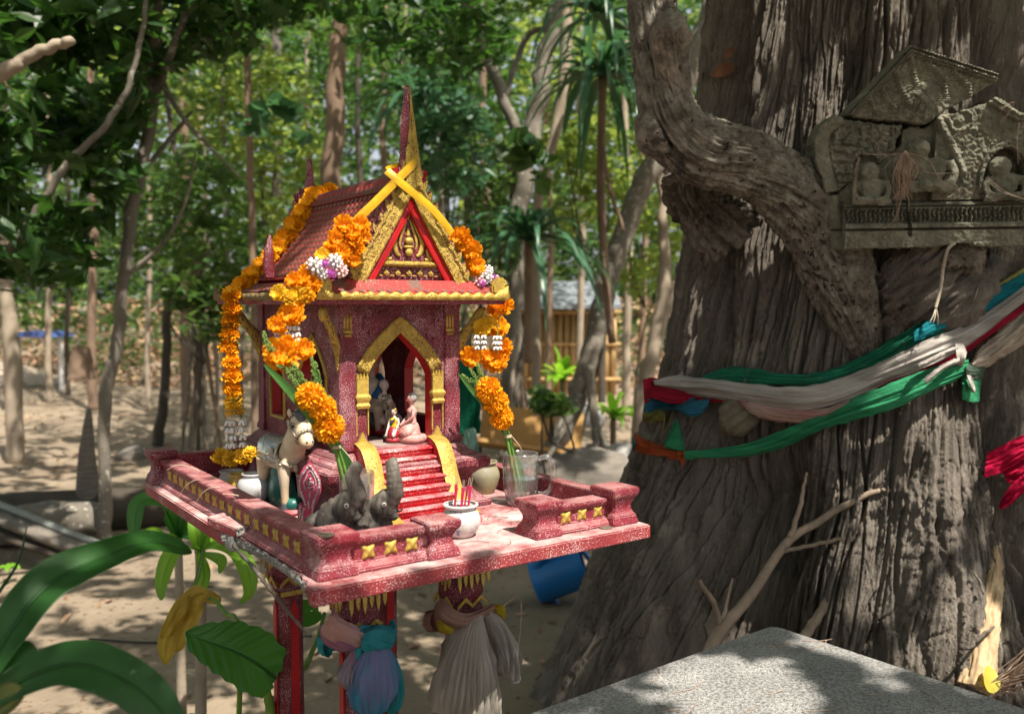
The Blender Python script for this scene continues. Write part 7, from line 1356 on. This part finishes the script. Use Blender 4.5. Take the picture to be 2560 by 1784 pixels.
for q, r in (((712, 700), .035), ((790, 780), .035), ((832, 900), .04), ((560, 400), .05), ((580, 170), .04)): gap(wor(PF(*zb(*q))), r)
for q, r in (((1862, 655), .035), ((1908, 735), .035), ((1945, 835), .035)): gap(wor(PB2(*zb(*q))), r)
for q, r in (((1845, 215), .035), ((1840, 270), .05), ((1832, 320), .05), ((1825, 360), .035), ((1985, 95), .025), ((1950, 170), .025), ((1600, 290), .05), ((1570, 262), .03), ((2150, 950), .05), ((2130, 1010), .05), ((2100, 1080), .05), ((2060, 1160), .04), ((2020, 890), .035), ((2200, 1400), .06), ((2190, 1480), .06), ((1900, 495), .02), ((1960, 498), .02), ((2010, 500), .02), ((2100, 498), .02), ((2050, 240), .04), ((2140, 175), .03), ((1700, 420), .03)): gap(hit(*pp(*q), .03), r * 1.25)
for q, r in (((1650, 1530), .075), ((1600, 1560), .06), ((1885, 1430), .05), ((1950, 1455), .05), ((1700, 1590), .05)): gap(onz(*pp(*q), TZ), r)
for x, y, r in ((1450, 1250, .34), (1400, 1450, .34), (1600, 1350, .34), (1800, 1200, .30), (1560, 1050, .28), (1750, 1450, .25), (1650, 700, .30), (1560, 560, .22), (2050, 1450, .22), (1900, 1000, .22), (1700, 120, .22), (1950, 60, .20), (2250, 150, .3), (2000, 350, .22), (2200, 420, .2), (2050, 600, .28), (1800, 620, .24)): shade(hit(*pp(x, y), .03), r)
for x, y, r in ((1720, 1450, .12), (2000, 1560, .16), (1450, 1590, .12)): shade(onz(*pp(x, y), TZ), r)
shade(wor((.32, .30, .55)), .09); shade(wor((.32, .30, .70)), .10)
def canopy(nm, label, n, z0, z1, size, seed, ext=(-7.5, 6.5, -2.5, 12.5), zt=0.0, thr=.30, fq=2.4):
    r_ = np.random.default_rng(seed); g = np.stack([r_.uniform(ext[0], ext[1], n), r_.uniform(ext[2], ext[3], n), r_.uniform(z0, z1, n)], 1)   # where the shade falls at height ~1, then up along the sun
    t = (g[:, 2] - 1.0) / S_[2]; C = np.stack([g[:, 0] + S_[0] * t, g[:, 1] + S_[1] * t, g[:, 2]], 1); a = C @ e1_; b = C @ e2_
    keep = (noise(a * fq, b * fq, 4.) + .45 * noise(a * fq * 2.7, b * fq * 2.7, 9.)) < thr
    for sa, sb, sr in SHADE: keep |= ((a - sa) ** 2 + (b - sb) ** 2) < sr * sr
    for ga, gb, gr in GAPS: keep &= ((a - ga) ** 2 + (b - gb) ** 2) > (gr * 1.15 + size * .36) ** 2
    keep &= ~((C[:, 1] > 0) & (C[:, 2] - CAMZ < .40 * C[:, 1] + .35) )
    C = C[keep]; o = leaves(nm, C, size, m_cl[0], kind='stuff', seed=seed, up=1.6); tag(o, label, 'leaves'); return len(C)
nn1 = canopy('canopy_leaves', 'leafy canopy of the big trees spreading overhead, gaps shaped for the sun', 120000, 3.9, 5.6, .17, 51, thr=.06, ext=(-9.5, 6.5, -2.5, 17))
nn2 = canopy('canopy_leaves', 'lower leafy twigs of the big tree hanging over the shrine, shaped for its sun patches', 11000, 2.9, 3.9, .09, 52, ext=(-1.4, 2.6, .3, 3.6), thr=.42)
# ================================================================ foreground plant, taro leaf, young plants
def strap(par, P, w, mt, prof=None, fold=.30, n=44, up=(0, 0, 1), nm='leaf', wav=.0, rib=0.0, crump=0.0):
    P = catmull(P, n); T_ = np.gradient(P, axis=0); T_ /= np.linalg.norm(T_, axis=1)[:, None]; G = []
    for i in range(n):
        t = i / (n - 1); s = np.cross(T_[i], np.asarray(up[0]) * (1 - t) + np.asarray(up[1]) * t if isinstance(up[0], (tuple, list, np.ndarray)) else up); s /= np.linalg.norm(s); q = np.cross(s, T_[i]); k = w * (np.interp(t, *prof) if prof else math.sin(math.pi * (t * .95 + .04)) ** .7)
        G.append([P[i] + s * k * a + q * (abs(a) * k * fold + wav * math.sin(t * 11 + a * 2) * abs(a) * k + .0011 * math.sin(a * 62) * (rib == 0) + rib * math.sin(t * 46 + abs(a) * 9) * abs(a) ** .5 + crump * k * float(fbm(t * 5, a * 1.6, w * 90, 3))) + s * (rib * .35 * math.sin(t * 46 + abs(a) * 9) * a * a + crump * .5 * k * float(noise(t * 6, a, w * 50))) for a in np.linspace(-1, 1, 41)])
    mb = M(); mb.grid(G); o = obj(nm, mb, mt, par, smooth=True)
    mb = M(); mb.tube([g[20] for i, g in enumerate(G)], np.interp(np.linspace(0, 1, n), [0, 1], [.0035, .0008]), 5); obj('midrib', mb, mt, o if False else par, smooth=True); return o
c = dY(-60, 1560, 1.05); FP = thing('strap_leaf_plant', 'near plant with very broad dark green strap leaves at the lower left corner', 'plant', c); OFF[FP.name] = c
cu = (0, -.75, .65)
strap(FP, [dY(-60, 1560, 1.00), dY(20, 1420, 1.02), dY(110, 1310, 1.06), dY(240, 1245, 1.12), dY(340, 1215, 1.18), dY(430, 1238, 1.24)], .026, m_big, ([0, .2, .45, .75, .93, 1], [.55, .95, 1.15, .80, .42, .05]), up=cu, fold=.22, wav=.06)
strap(FP, [dY(-70, 1600, .98), dY(40, 1530, .96), dY(150, 1490, .95), dY(250, 1510, .94), dY(340, 1570, .93), dY(420, 1680, .92)], .024, m_big, ([0, .2, .5, .8, 1], [.4, .8, 1.1, .95, .5]), up=cu, fold=.25, wav=.10)
strap(FP, [dY(-60, 1600, 1.0), dY(10, 1530, 1.0), dY(50, 1480, 1.02), dY(86, 1462, 1.03)], .026, m_big, up=cu, fold=.4)
strap(FP, [dY(-80, 1640, .97), dY(-20, 1600, .96), dY(30, 1565, .95), dY(58, 1545, .95)], .020, mat('brown_green_leaf', (.10, .10, .02), (.06, .09, .02), sc=12, rough=.5, trans=((.3, .35, .05), .3)), up=cu, fold=.4)
strap(FP, [dY(-60, 1500, 1.0), dY(-20, 1360, 1.04), dY(40, 1260, 1.10), dY(60, 1180, 1.16)], .0001, m_big, up=cu)
mb = M(); mb.tube([[c[0], c[1], 0], c * [1, 1, .5], c, dY(-50, 1500, 1.02)], [.05, .045, .035, .012], 10, 16); obj('stem', mb, m_big, FP, smooth=True)
# taro leaf in front of the left leg
m_taro = mat('taro_leaf', (.022, .095, .018), (.036, .135, .024), sc=5, rough=.42, trans=((.16, .55, .05), .3), bump=.3, bsc=30, bdist=.003)
def heart(par, c, tip, notch, w, mt, nrm, nm='leaf', curl=.15, n=26):
    """heart shaped ribbed leaf from its stalk point towards tip"""
    c, tip = np.asarray(c, float), np.asarray(tip, float); ax = tip - c; L = np.linalg.norm(ax); ax /= L; nrm = np.asarray(nrm, float); sd = np.cross(ax, nrm); sd /= np.linalg.norm(sd); nn_ = np.cross(sd, ax); G = []; m_ = 64
    for r_ in np.linspace(.04, 1, n):
        row = []
        for j in range(m_):
            a = 2 * math.pi * j / m_; rr = (1 - notch * max(0, math.cos(a - math.pi)) ** 6) * (.42 + .58 * ((1 + math.cos(a)) / 2) ** 2.6) * (1 + .018 * math.sin(a * 22) * r_); x = math.cos(a) * rr * L * r_; y = math.sin(a) * rr * w * r_ * 1.35
            row.append(c + ax * x + sd * y + nn_ * (.010 * math.cos(a * 11) * r_ * L * 2 * .35 - curl * r_ * r_ * L * .5 + .10 * abs(math.sin(a)) * r_ * w - .018 * L * math.exp(-(y / (w * .06)) ** 2)))
        G.append(row)
    mb = M(); mb.grid(G, closeu=True); return obj(nm, mb, mt, par, smooth=True)
c = dY(620, 1640, 1.72); TR = thing('taro_plant', 'taro plant with one large ribbed leaf pointing left beside the rear shrine leg', 'plant', (c[0], c[1], 0)); OFF[TR.name] = np.array([c[0], c[1], 0])
strap(TR, [dY(618, 1520, 1.72), dY(575, 1487, 1.69), dY(520, 1458, 1.67), dY(465, 1438, 1.66), dY(416, 1418, 1.66)], .058, m_taro, ([0, .08, .3, .6, .85, 1], [.35, .85, 1.05, .88, .50, .03]), up=(0, -.72, .70), fold=.18, rib=.0032); mb = M(); mb.tube([dY(588, 1498, 1.71), dY(600, 1560, 1.74), dY(610, 1660, 1.76), [c[0], c[1], .0]], [.007, .009, .011, .014], 8, 14); obj('stalk', mb, m_stem, TR, smooth=True)
heart(TR, dY(700, 1368, 1.95), dY(640, 1380, 1.9), .3, .045, m_taro, (.1, -.7, .7)); mb = M(); mb.tube([dY(728, 1372, 1.95), dY(712, 1430, 1.92), dY(688, 1490, 1.88), dY(660, 1580, 1.84), [c[0], c[1], .0]], [.004, .005, .006, .007, .009], 7, 18); obj('stalk', mb, m_stem, TR, smooth=True)
q = dY(345, 1345, 2.35); m_wilt = mat('wilted_leaf', (.56, .42, .06), (.40, .24, .06), sc=10, rough=.6, trans=((.8, .6, .12), .4), blotch=((.20, .22, .04), 5, .60))
YP = thing('wilted_plant', 'wilted yellow and brown leaves hanging in folds left of the taro leaf', 'plant', (q[0], q[1], 0)); OFF[YP.name] = np.array([q[0], q[1], 0])
for P_, w_ in (([dY(470, 1330, 2.2), dY(440, 1335, 2.2), dY(400, 1370, 2.2), dY(375, 1430, 2.18), dY(370, 1490, 2.18)], .036), ([dY(440, 1335, 2.22), dY(425, 1370, 2.2), dY(400, 1420, 2.2), dY(390, 1462, 2.2)], .034), ([dY(425, 1335, 2.18), dY(390, 1380, 2.16), dY(362, 1430, 2.16)], .020), ([dY(430, 1325, 2.24), dY(465, 1335, 2.24), dY(495, 1350, 2.25)], .020)): strap(YP, P_, w_ * .78, m_wilt, ([0, .2, .6, .85, 1], [.3, .9, 1, .7, .04]), up=(.5, -.8, .1), fold=.6, wav=.45, crump=.22)
strap(YP, [dY(430, 1330, 2.2), dY(450, 1270, 2.22), dY(455, 1220, 2.25)], .006, m_stem, up=cu); mb = M(); mb.tube([dY(440, 1335, 2.22), dY(480, 1345, 2.2), dY(505, 1375, 2.15), dY(540, 1440, 2.1), [q[0] + .2, q[1], 0]], [.004, .005, .005, .006, .008], 6, 14); obj('stalk', mb, m_stem, YP, smooth=True)
c = dY(440, 1240, 2.6); GP = thing('strap_leaf_plant', 'bright green young strap leaved plant under the broken platform edge', 'plant', (c[0], c[1], 0)); OFF[GP.name] = np.array([c[0], c[1], 0])
for P_, w_ in (([(448, 1235, 2.6), (420, 1225, 2.5), (385, 1245, 2.45), (365, 1300, 2.4), (362, 1345, 2.38)], .026), ([(448, 1235, 2.6), (490, 1222, 2.5), (530, 1235, 2.45), (556, 1280, 2.4), (560, 1325, 2.38), (540, 1352, 2.36)], .025), ([(452, 1230, 2.6), (470, 1180, 2.6), (478, 1120, 2.62)], .020), ([(445, 1230, 2.6), (440, 1190, 2.6), (430, 1150, 2.62)], .022), ([(450, 1232, 2.62), (500, 1200, 2.7), (520, 1210, 2.74)], .016), ([(446, 1236, 2.55), (458, 1290, 2.45), (440, 1340, 2.40), (430, 1352, 2.38)], .020), ([(452, 1240, 2.5), (485, 1250, 2.42), (498, 1262, 2.4), (492, 1285, 2.4)], .016)): strap(GP, [dY(*k) for k in P_], w_, m_drac, up=(0, -.6, .8), fold=.25, wav=.05)
mb = M(); mb.tube([dY(448, 1235, 2.6), dY(450, 1300, 2.62), [c[0], c[1], 0]], [.016, .015, .018], 8, 10); obj('stem', mb, m_tr[2], GP, smooth=True)
c = dY(385, 1160, 3.0); GP = thing('strap_leaf_plant', 'green strap leaved plant with a drooping tip left of the platform corner', 'plant', (c[0], c[1], 0)); OFF[GP.name] = np.array([c[0], c[1], 0])
for P_, w_ in (([(400, 1210, 3.0), (375, 1150, 2.95), (345, 1122, 2.9), (312, 1130, 2.88), (302, 1180, 2.86), (308, 1205, 2.85)], .032), ([(400, 1210, 3.0), (400, 1170, 3.0), (405, 1130, 3.0), (395, 1095, 3.05)], .026), ([(400, 1210, 3.0), (430, 1170, 3.0), (450, 1150, 3.0)], .024), ([(400, 1212, 3.0), (370, 1195, 2.9), (330, 1195, 2.85), (322, 1215, 2.84)], .020), ([(400, 1212, 3.0), (420, 1200, 2.9), (440, 1205, 2.85)], .024)): strap(GP, [dY(*k) for k in P_], w_, m_drac if w_ < .021 else m_taro, up=(0, -.6, .8), fold=.25, wav=.05)
mb = M(); mb.tube([dY(400, 1212, 3.0), [c[0] + .02, c[1], 0]], [.014, .018], 8, 8); obj('stem', mb, m_tr[2], GP, smooth=True)
c = onz(*pp(22, 1300), .0); o = thing('seedling', 'tiny pale green seedling on the sand at the left edge', 'plant', c); OFF[o.name] = c
for k in range(5): a = k * 1.26; strap(o, [c + [0, 0, .06], c + [.03 * math.cos(a), .03 * math.sin(a), .075], c + [.055 * math.cos(a), .055 * math.sin(a), .06]], .014, m_drac, up=(0, -.3, 1))
mb = M(); mb.tube([c, c + [0, 0, .06]], [.003, .002], 5); obj('stem', mb, m_stem, o)
# ================================================================ things lying about
m_bluep = mat('blue_plastic', (.010, .20, .55), (.012, .16, .46), sc=8, rough=.38, blotch=((.10, .16, .20), 10, .66), spec=.5)
c = onz(*pp(1258, 1345), .0); c = dY(1252, 1280, 4.2); WC = thing('watering_can', 'blue plastic watering can lying on its side behind the shrine platform', 'watering can', (c[0], c[1], 0)); OFF[WC.name] = np.array([c[0], c[1], 0])
axw = np.array([.88, -.05, .30]); axw /= np.linalg.norm(axw); B3 = np.stack([np.cross([0, 1., 0], axw) / np.linalg.norm(np.cross([0, 1., 0], axw)), np.cross(axw, np.cross([0, 1., 0], axw)), axw], 1)
mb = M(); q = M(); q.lathe([(.0005, -.125), (.108, -.125), (.118, -.118), (.122, -.10), (.112, .10), (.108, .125), (.100, .125), (.104, .10), (.112, -.09), (.0005, -.11)], n=36, cap=False); mb.add(q, B3, c); obj('body', mb, m_bluep, WC, smooth='auto')
mb = M(); q = M(); q.tube([(-.06, -.06, -.10), (-.14, -.09, -.02), (-.18, -.11, .10), (-.17, -.11, .16)], [.034, .028, .020, .026], 12, 20); mb.add(q, B3, c); obj('spout', mb, m_bluep, WC, smooth=True)
mb = M(); q = M(); q.tube([(.108, 0, -.07), (.17, 0, -.03), (.17, 0, .08), (.108, 0, .12), (.02, 0, .16), (-.06, 0, .14), (-.10, 0, .11)], [.012] * 7, 8, 30, (1, 1.6)); mb.add(q, B3, c); obj('handle', mb, m_bluep, WC, smooth=True)
c = dY(1157, 1520, 2.25); mb = M(); mb.ell((0, 0, 0), .0135); o = thing('glass_ball', 'small milky white ball hanging behind the grey gauze cloth', 'ball', c); OFF[o.name] = c * 0; obj('ball', mb, mat('milky_white', (.62, .66, .72), rough=.2, coat=.6), o, smooth=True)
mb = M(); mb.lathe([(.006, .012), (.006, .018), (.004, .019)], n=12); obj('cap', mb, m_coin, o, smooth=True); mb = M(); mb.tube([(0, 0, .018), (.01, .1, .18), (-.10, -.55, .30)], [.0012] * 3, 4, 10); obj('string', mb, m_need, o)
m_wood = mat('grey_wood', (.20, .175, .145), (.12, .105, .09), sc=9, st=(1, 1, 6), rough=.9, bump=.7, bsc=50, bdist=.006)
def log(label, P, r, mt=m_wood, name='log', cat='log', seed=0, n=22, group=None):
    P = [dY(*q) for q in P]; b = np.array([P[0][0], P[0][1], 0]); t = thing(name, label, cat, b, 0, group); OFF[t.name] = b; ns = 30; Q = catmull(P, ns); mb = M(); mb.tube(Q, np.interp(np.linspace(0, 1, ns), np.linspace(0, 1, len(r)), r), n, None, rs=lambda a, tt: 1 + .09 * noise(np.cos(a) * 2.2 + seed, np.sin(a) * 2.2, tt * 5) + .04 * noise(np.cos(a) * 7, np.sin(a) * 7 + seed, tt * 9)); obj('log_body', mb, mt, t, smooth='auto'); return t
log('grey half rotten log lying behind the glass mug', [(1200, 1110, 6.2), (1290, 1085, 6.2), (1370, 1095, 6.2), (1430, 1130, 6.3)], [.14, .26, .26, .2], seed=1); log('dark log lying in the shade left of the platform', [(-60, 1150, 5.6), (120, 1145, 5.6), (330, 1140, 5.7), (450, 1140, 5.8)], [.12, .13, .13, .09], m_tr[1], seed=2)
log('pale fallen trunk behind the dark log at the left', [(-60, 1190, 5.2), (100, 1170, 5.25), (240, 1160, 5.3)], [.10, .12, .09], m_tr[0], seed=3)
log('jagged narrow stump standing in the clearing at the left', [(200, 1175, 5.6), (196, 1060, 5.6), (196, 985, 5.6), (200, 915, 5.6)], [.085, .06, .04, .012], m_wood, 'stump', 'stump', seed=4); log('low brown tree stump at the far left of the clearing', [(182, 850, 9), (182, 800, 9), (184, 775, 9)], [.13, .10, .08], m_tr[3], 'stump', 'stump', seed=5)
def plank(label, a, b, w, th, mt=m_wood, grp=None):
    a, b = np.array(a), np.array(b); d = b - a; L = np.linalg.norm(d); d /= L; s = np.cross(d, [0, 0, 1.]); s /= np.linalg.norm(s); u_ = np.cross(s, d); base = np.array([a[0], a[1], 0]); t = thing('plank', label, 'plank', base, 0, grp); OFF[t.name] = base; mb = M(); mb.box((a + b) / 2, (L, w, th), np.stack([d, s, u_], 1)); obj('board', mb, mt, t, bevel=.003)
plank('grey weathered plank lying nearest of the boards at the lower left', dY(-80, 1130, 4.9), dY(215, 1245, 4.7), .10, .04, m_wood, 'boards lying left of the shrine'); plank('pale metal edged board lying across the others at the lower left', dY(-80, 1100, 5.0), dY(250, 1232, 4.8), .05, .03, mat('pale_board', (.30, .31, .29), (.2, .2, .18), sc=10, rough=.5), 'boards lying left of the shrine'); plank('dark board under the pale one at the lower left', dY(-80, 1165, 4.9), dY(180, 1252, 4.75), .14, .03, m_tr[1], 'boards lying left of the shrine')
# bamboo hut, cardboard, green cloth, blue tarpaulin, pale mound
m_bam = mat('bamboo', (.46, .30, .12), (.34, .21, .09), sc=6, st=(3, 3, .5), rough=.7); hc = dY(1255, 770, 14); HT = thing('bamboo_hut', 'tan bamboo walled hut with pale roof far behind the V tree', 'hut', (hc[0], hc[1], 0)); OFF[HT.name] = np.array([hc[0], hc[1], 0]); zg = float(gz(hc[0], hc[1]))
for k in range(17): mb = M(); x = hc[0] - .85 + k * .105; mb.tube([(x, 14 + .02 * (k % 2), zg - .1), (x + .01, 14, zg + 1.35)], [.05, .047], 8); obj('bamboo_pole', mb, m_bam, HT, smooth=True)
for z in (.25, .8, 1.3): mb = M(); mb.tube([(hc[0] - .95, 13.94, zg + z), (hc[0] + .95, 13.94, zg + z)], [.03, .03], 8); obj('cross_pole', mb, m_bam, HT, smooth=True)
mb = M(); mb.prism([(-.5, 1.35), (.9, 1.75), (.9, 1.80), (-.5, 1.41)], (hc[0] - .9, 14, zg), (0, 1, 0), (0, 0, 1), (1.8, 0, 0)); obj('roof', mb, mat('pale_roof', (.19, .21, .23), rough=.5), HT)
mb = M(); mb.bb((hc[0] - .8, 14.05, zg), (hc[0] + .8, 15.2, zg + 1.3)); obj('wall', mb, m_bam, HT)
m_card = mat('cardboard', (.46, .27, .09), (.38, .21, .08), sc=8, rough=.85); c = dY(1150, 985, 7.2); CB2 = thing('cardboard_box', 'flattened open cardboard box lying among the trees behind the right garland', 'box', (c[0], c[1], 0)); OFF[CB2.name] = np.array([c[0], c[1], 0])
for a_, s_, rr in (((0, 0, 0), (.85, .5, .03), (8, -14)), ((.16, .26, .13), (.85, .03, .3), (5, -14)), ((-.38, .0, .12), (.03, .5, .28), (8, -10))): mb = M(); mb.box(c + np.array(a_) + [0, 0, -.06], s_, rot('Y', rr[0]) @ rot('X', rr[1])); obj('cardboard_flap', mb, m_card, CB2)
mb = M(); mb.tube([c + [.0, 0, -.08], [c[0], c[1], 0]], [.04, .05], 8); obj('block', mb, m_wood, CB2)
m_gc = cloth_mat('dark_green_cloth', (.005, .11, .06), (.01, .16, .09)); c = dY(1040, 900, 3.3); t = thing('green_cloth', 'dark green cloth hanging from a post behind the right wall of the house', 'cloth', (c[0], c[1], 0)); OFF[t.name] = np.array([c[0], c[1], 0])
fold_tube(t, 'cloth', m_gc, [dY(1050, 800, 3.3), dY(1042, 860, 3.3), dY(1038, 920, 3.3), dY(1045, 975, 3.3)], [.03, .055, .06, .05], 7, .1, (1, .5), seed=31); fold_tube(t, 'pale_cloth', cloth_mat('pale_teal_cloth', (.20, .38, .30), (.28, .42, .36)), [dY(1050, 965, 3.28), dY(1056, 1000, 3.26), dY(1062, 1040, 3.26)], [.04, .045, .03], 7, .1, (1, .5), seed=32)
mb = M(); mb.tube([(c[0], c[1] + .04, 0), (c[0] + .01, c[1] + .04, 1.35)], [.022, .018], 8); obj('post', mb, m_tr[0], t)
c = dY(88, 757, 15); t = thing('market_stall', 'low blue roofed shelter far away at the left of the clearing', 'shelter', (c[0], c[1], 0)); OFF[t.name] = np.array([c[0], c[1], 0]); z0 = float(gz(c[0], c[1])); mb = M(); mb.prism([(-.42, 0), (-.28, .09), (.28, .09), (.42, 0)], (c[0], c[1] - .4, c[2] + .02), (1, 0, 0), (0, 0, 1), (0, .8, 0)); obj('roof', mb, mat('blue_sheet', (.06, .10, .28), rough=.6), t)
for s in (-.35, .35): mb = M(); mb.tube([(c[0] + s, c[1], z0 - .1), (c[0] + s, c[1], c[2] + .03)], [.04, .04], 6); obj('post', mb, m_white, t)
c = onz(*pp(-60, 850), .1); mb = M(); G = []; 
for i in range(12): G.append([(c[0] + 1.9 * (i / 11) * math.cos(a), c[1] + .9 * (i / 11) * math.sin(a), .42 * math.cos(i / 11 * 1.57) ** 1.3 + float(gz(c[0], c[1])) - .03 + .03 * float(noise(i, a * 2, 3.))) for a in np.linspace(0, 2 * math.pi, 36, endpoint=False)])
mb.grid(G, closeu=True); o = obj('sand_mound', mb, mat('pale_sand', (.45, .38, .30), (.36, .29, .22), sc=3, rough=.95, bump=.6, bsc=20, bdist=.02), None, smooth=True); tag(o, 'pale heap of sand at the left edge of the clearing', 'sand heap')
for i, (x, y, Yd, r, lb) in enumerate([(1395, 1010, 4.8, .09, 'pale grey stone beside the strap leaved plant'), (1340, 1000, 5.0, .07, 'small brown stone at the foot of the leaning tree'), (1170, 950, 5.5, .10, 'pinkish stone behind the right marigold bouquet'), (820, 960, 7, .12, 'grey stone behind the steps of the spirit house'), (1300, 930, 6, .14, 'low sand coloured rock under the leaning tree'), (300, 1005, 6.5, .10, 'tan stone in the clearing beside the crooked tree')]):
    c = onz(*pp(x, y + 12), .05); r *= c[1] / Yd; c[2] = float(gz(c[0], c[1])) + r * .3; mb = M(); mb.ell((0, 0, 0), (r * 1.2, r, r * .8), None, 16, 11); v = mb.v[0]; mb.v[0] = v * (1 + .22 * noise(v[:, 0] / r * 1.4 + i, v[:, 1] / r * 1.4, v[:, 2] / r * 1.4)[:, None]); o = obj('rock', mb, m_conc if i % 2 == 0 else m_wood, None, smooth=True, at=c); tag(o, lb, 'rock', 'rocks around the clearing')
mb = M(); mb.tube([onz(*pp(200, 1432), .02), onz(*pp(340, 1440), .015), onz(*pp(500, 1432), .02), onz(*pp(700, 1425), .02)], [.005] * 4, 6, 30); o = obj('hose', mb, m_black, None, smooth=True); tag(o, 'thin black hose lying on the sand behind the shrine legs', 'hose')
# the dark twig hanging from the crack, grass stalks on the parapet
TW_ = shrine_thing('dead_twig', 'thin dark twig hanging down from the crack in the platform edge', 'twig', (0, .36, -.02)); mb = M(); mb.tube([lx(*z3(575, 640), -.004), lx(*z3(700, 780), -.01), lx(*z3(760, 860), .0), lx(*z3(880, 1010), .03), lx(*z3(1000, 1150), .06)], [.003, .0035, .003, .003, .0015], 6, 24, rs=lambda a, t: 1 + .25 * math.sin(t * 60)); obj('stem', mb, m_bark, TW_)
GS = shrine_thing('grass_stalk', 'pale dry grass stalks arching over the left parapet beside the white jars', 'grass', (.03, .6, .05))
for P_ in ([z3(262, 370), z3(300, 310), z3(350, 275), z3(375, 270)], [z3(362, 400), z3(400, 345), z3(450, 315), z3(500, 313)], [z3(515, 350), z3(560, 352), z3(605, 360)], [z3(200, 215), z3(260, 185), z3(340, 200), z3(385, 220)]): mb = M(); mb.tube([lx(a, b, .012 + .004 * i) for i, (a, b) in enumerate(P_)], [.0008] * len(P_), 4, 16); obj('stalk', mb, m_twine, GS)
GS = shrine_thing('grass_stalk', 'fine dry stalks and crumbs scattered on the platform by the incense pot', 'grass', (.36, .08, 0)); rg = np.random.default_rng(4)
for k in range(26):
    a = rg.uniform(0, 6.28); p_ = np.array([rg.uniform(.28, .55), rg.uniform(.02, .22), .0012]); L_ = rg.uniform(.01, .05); mb = M(); mb.tube([p_, p_ + [math.cos(a) * L_ * .5, math.sin(a) * L_ * .5, .001], p_ + [math.cos(a + .4) * L_, math.sin(a + .4) * L_, 0]], [.0005] * 3, 4, 6); obj('stalk', mb, m_inc if k % 9 == 0 else m_bark, GS)
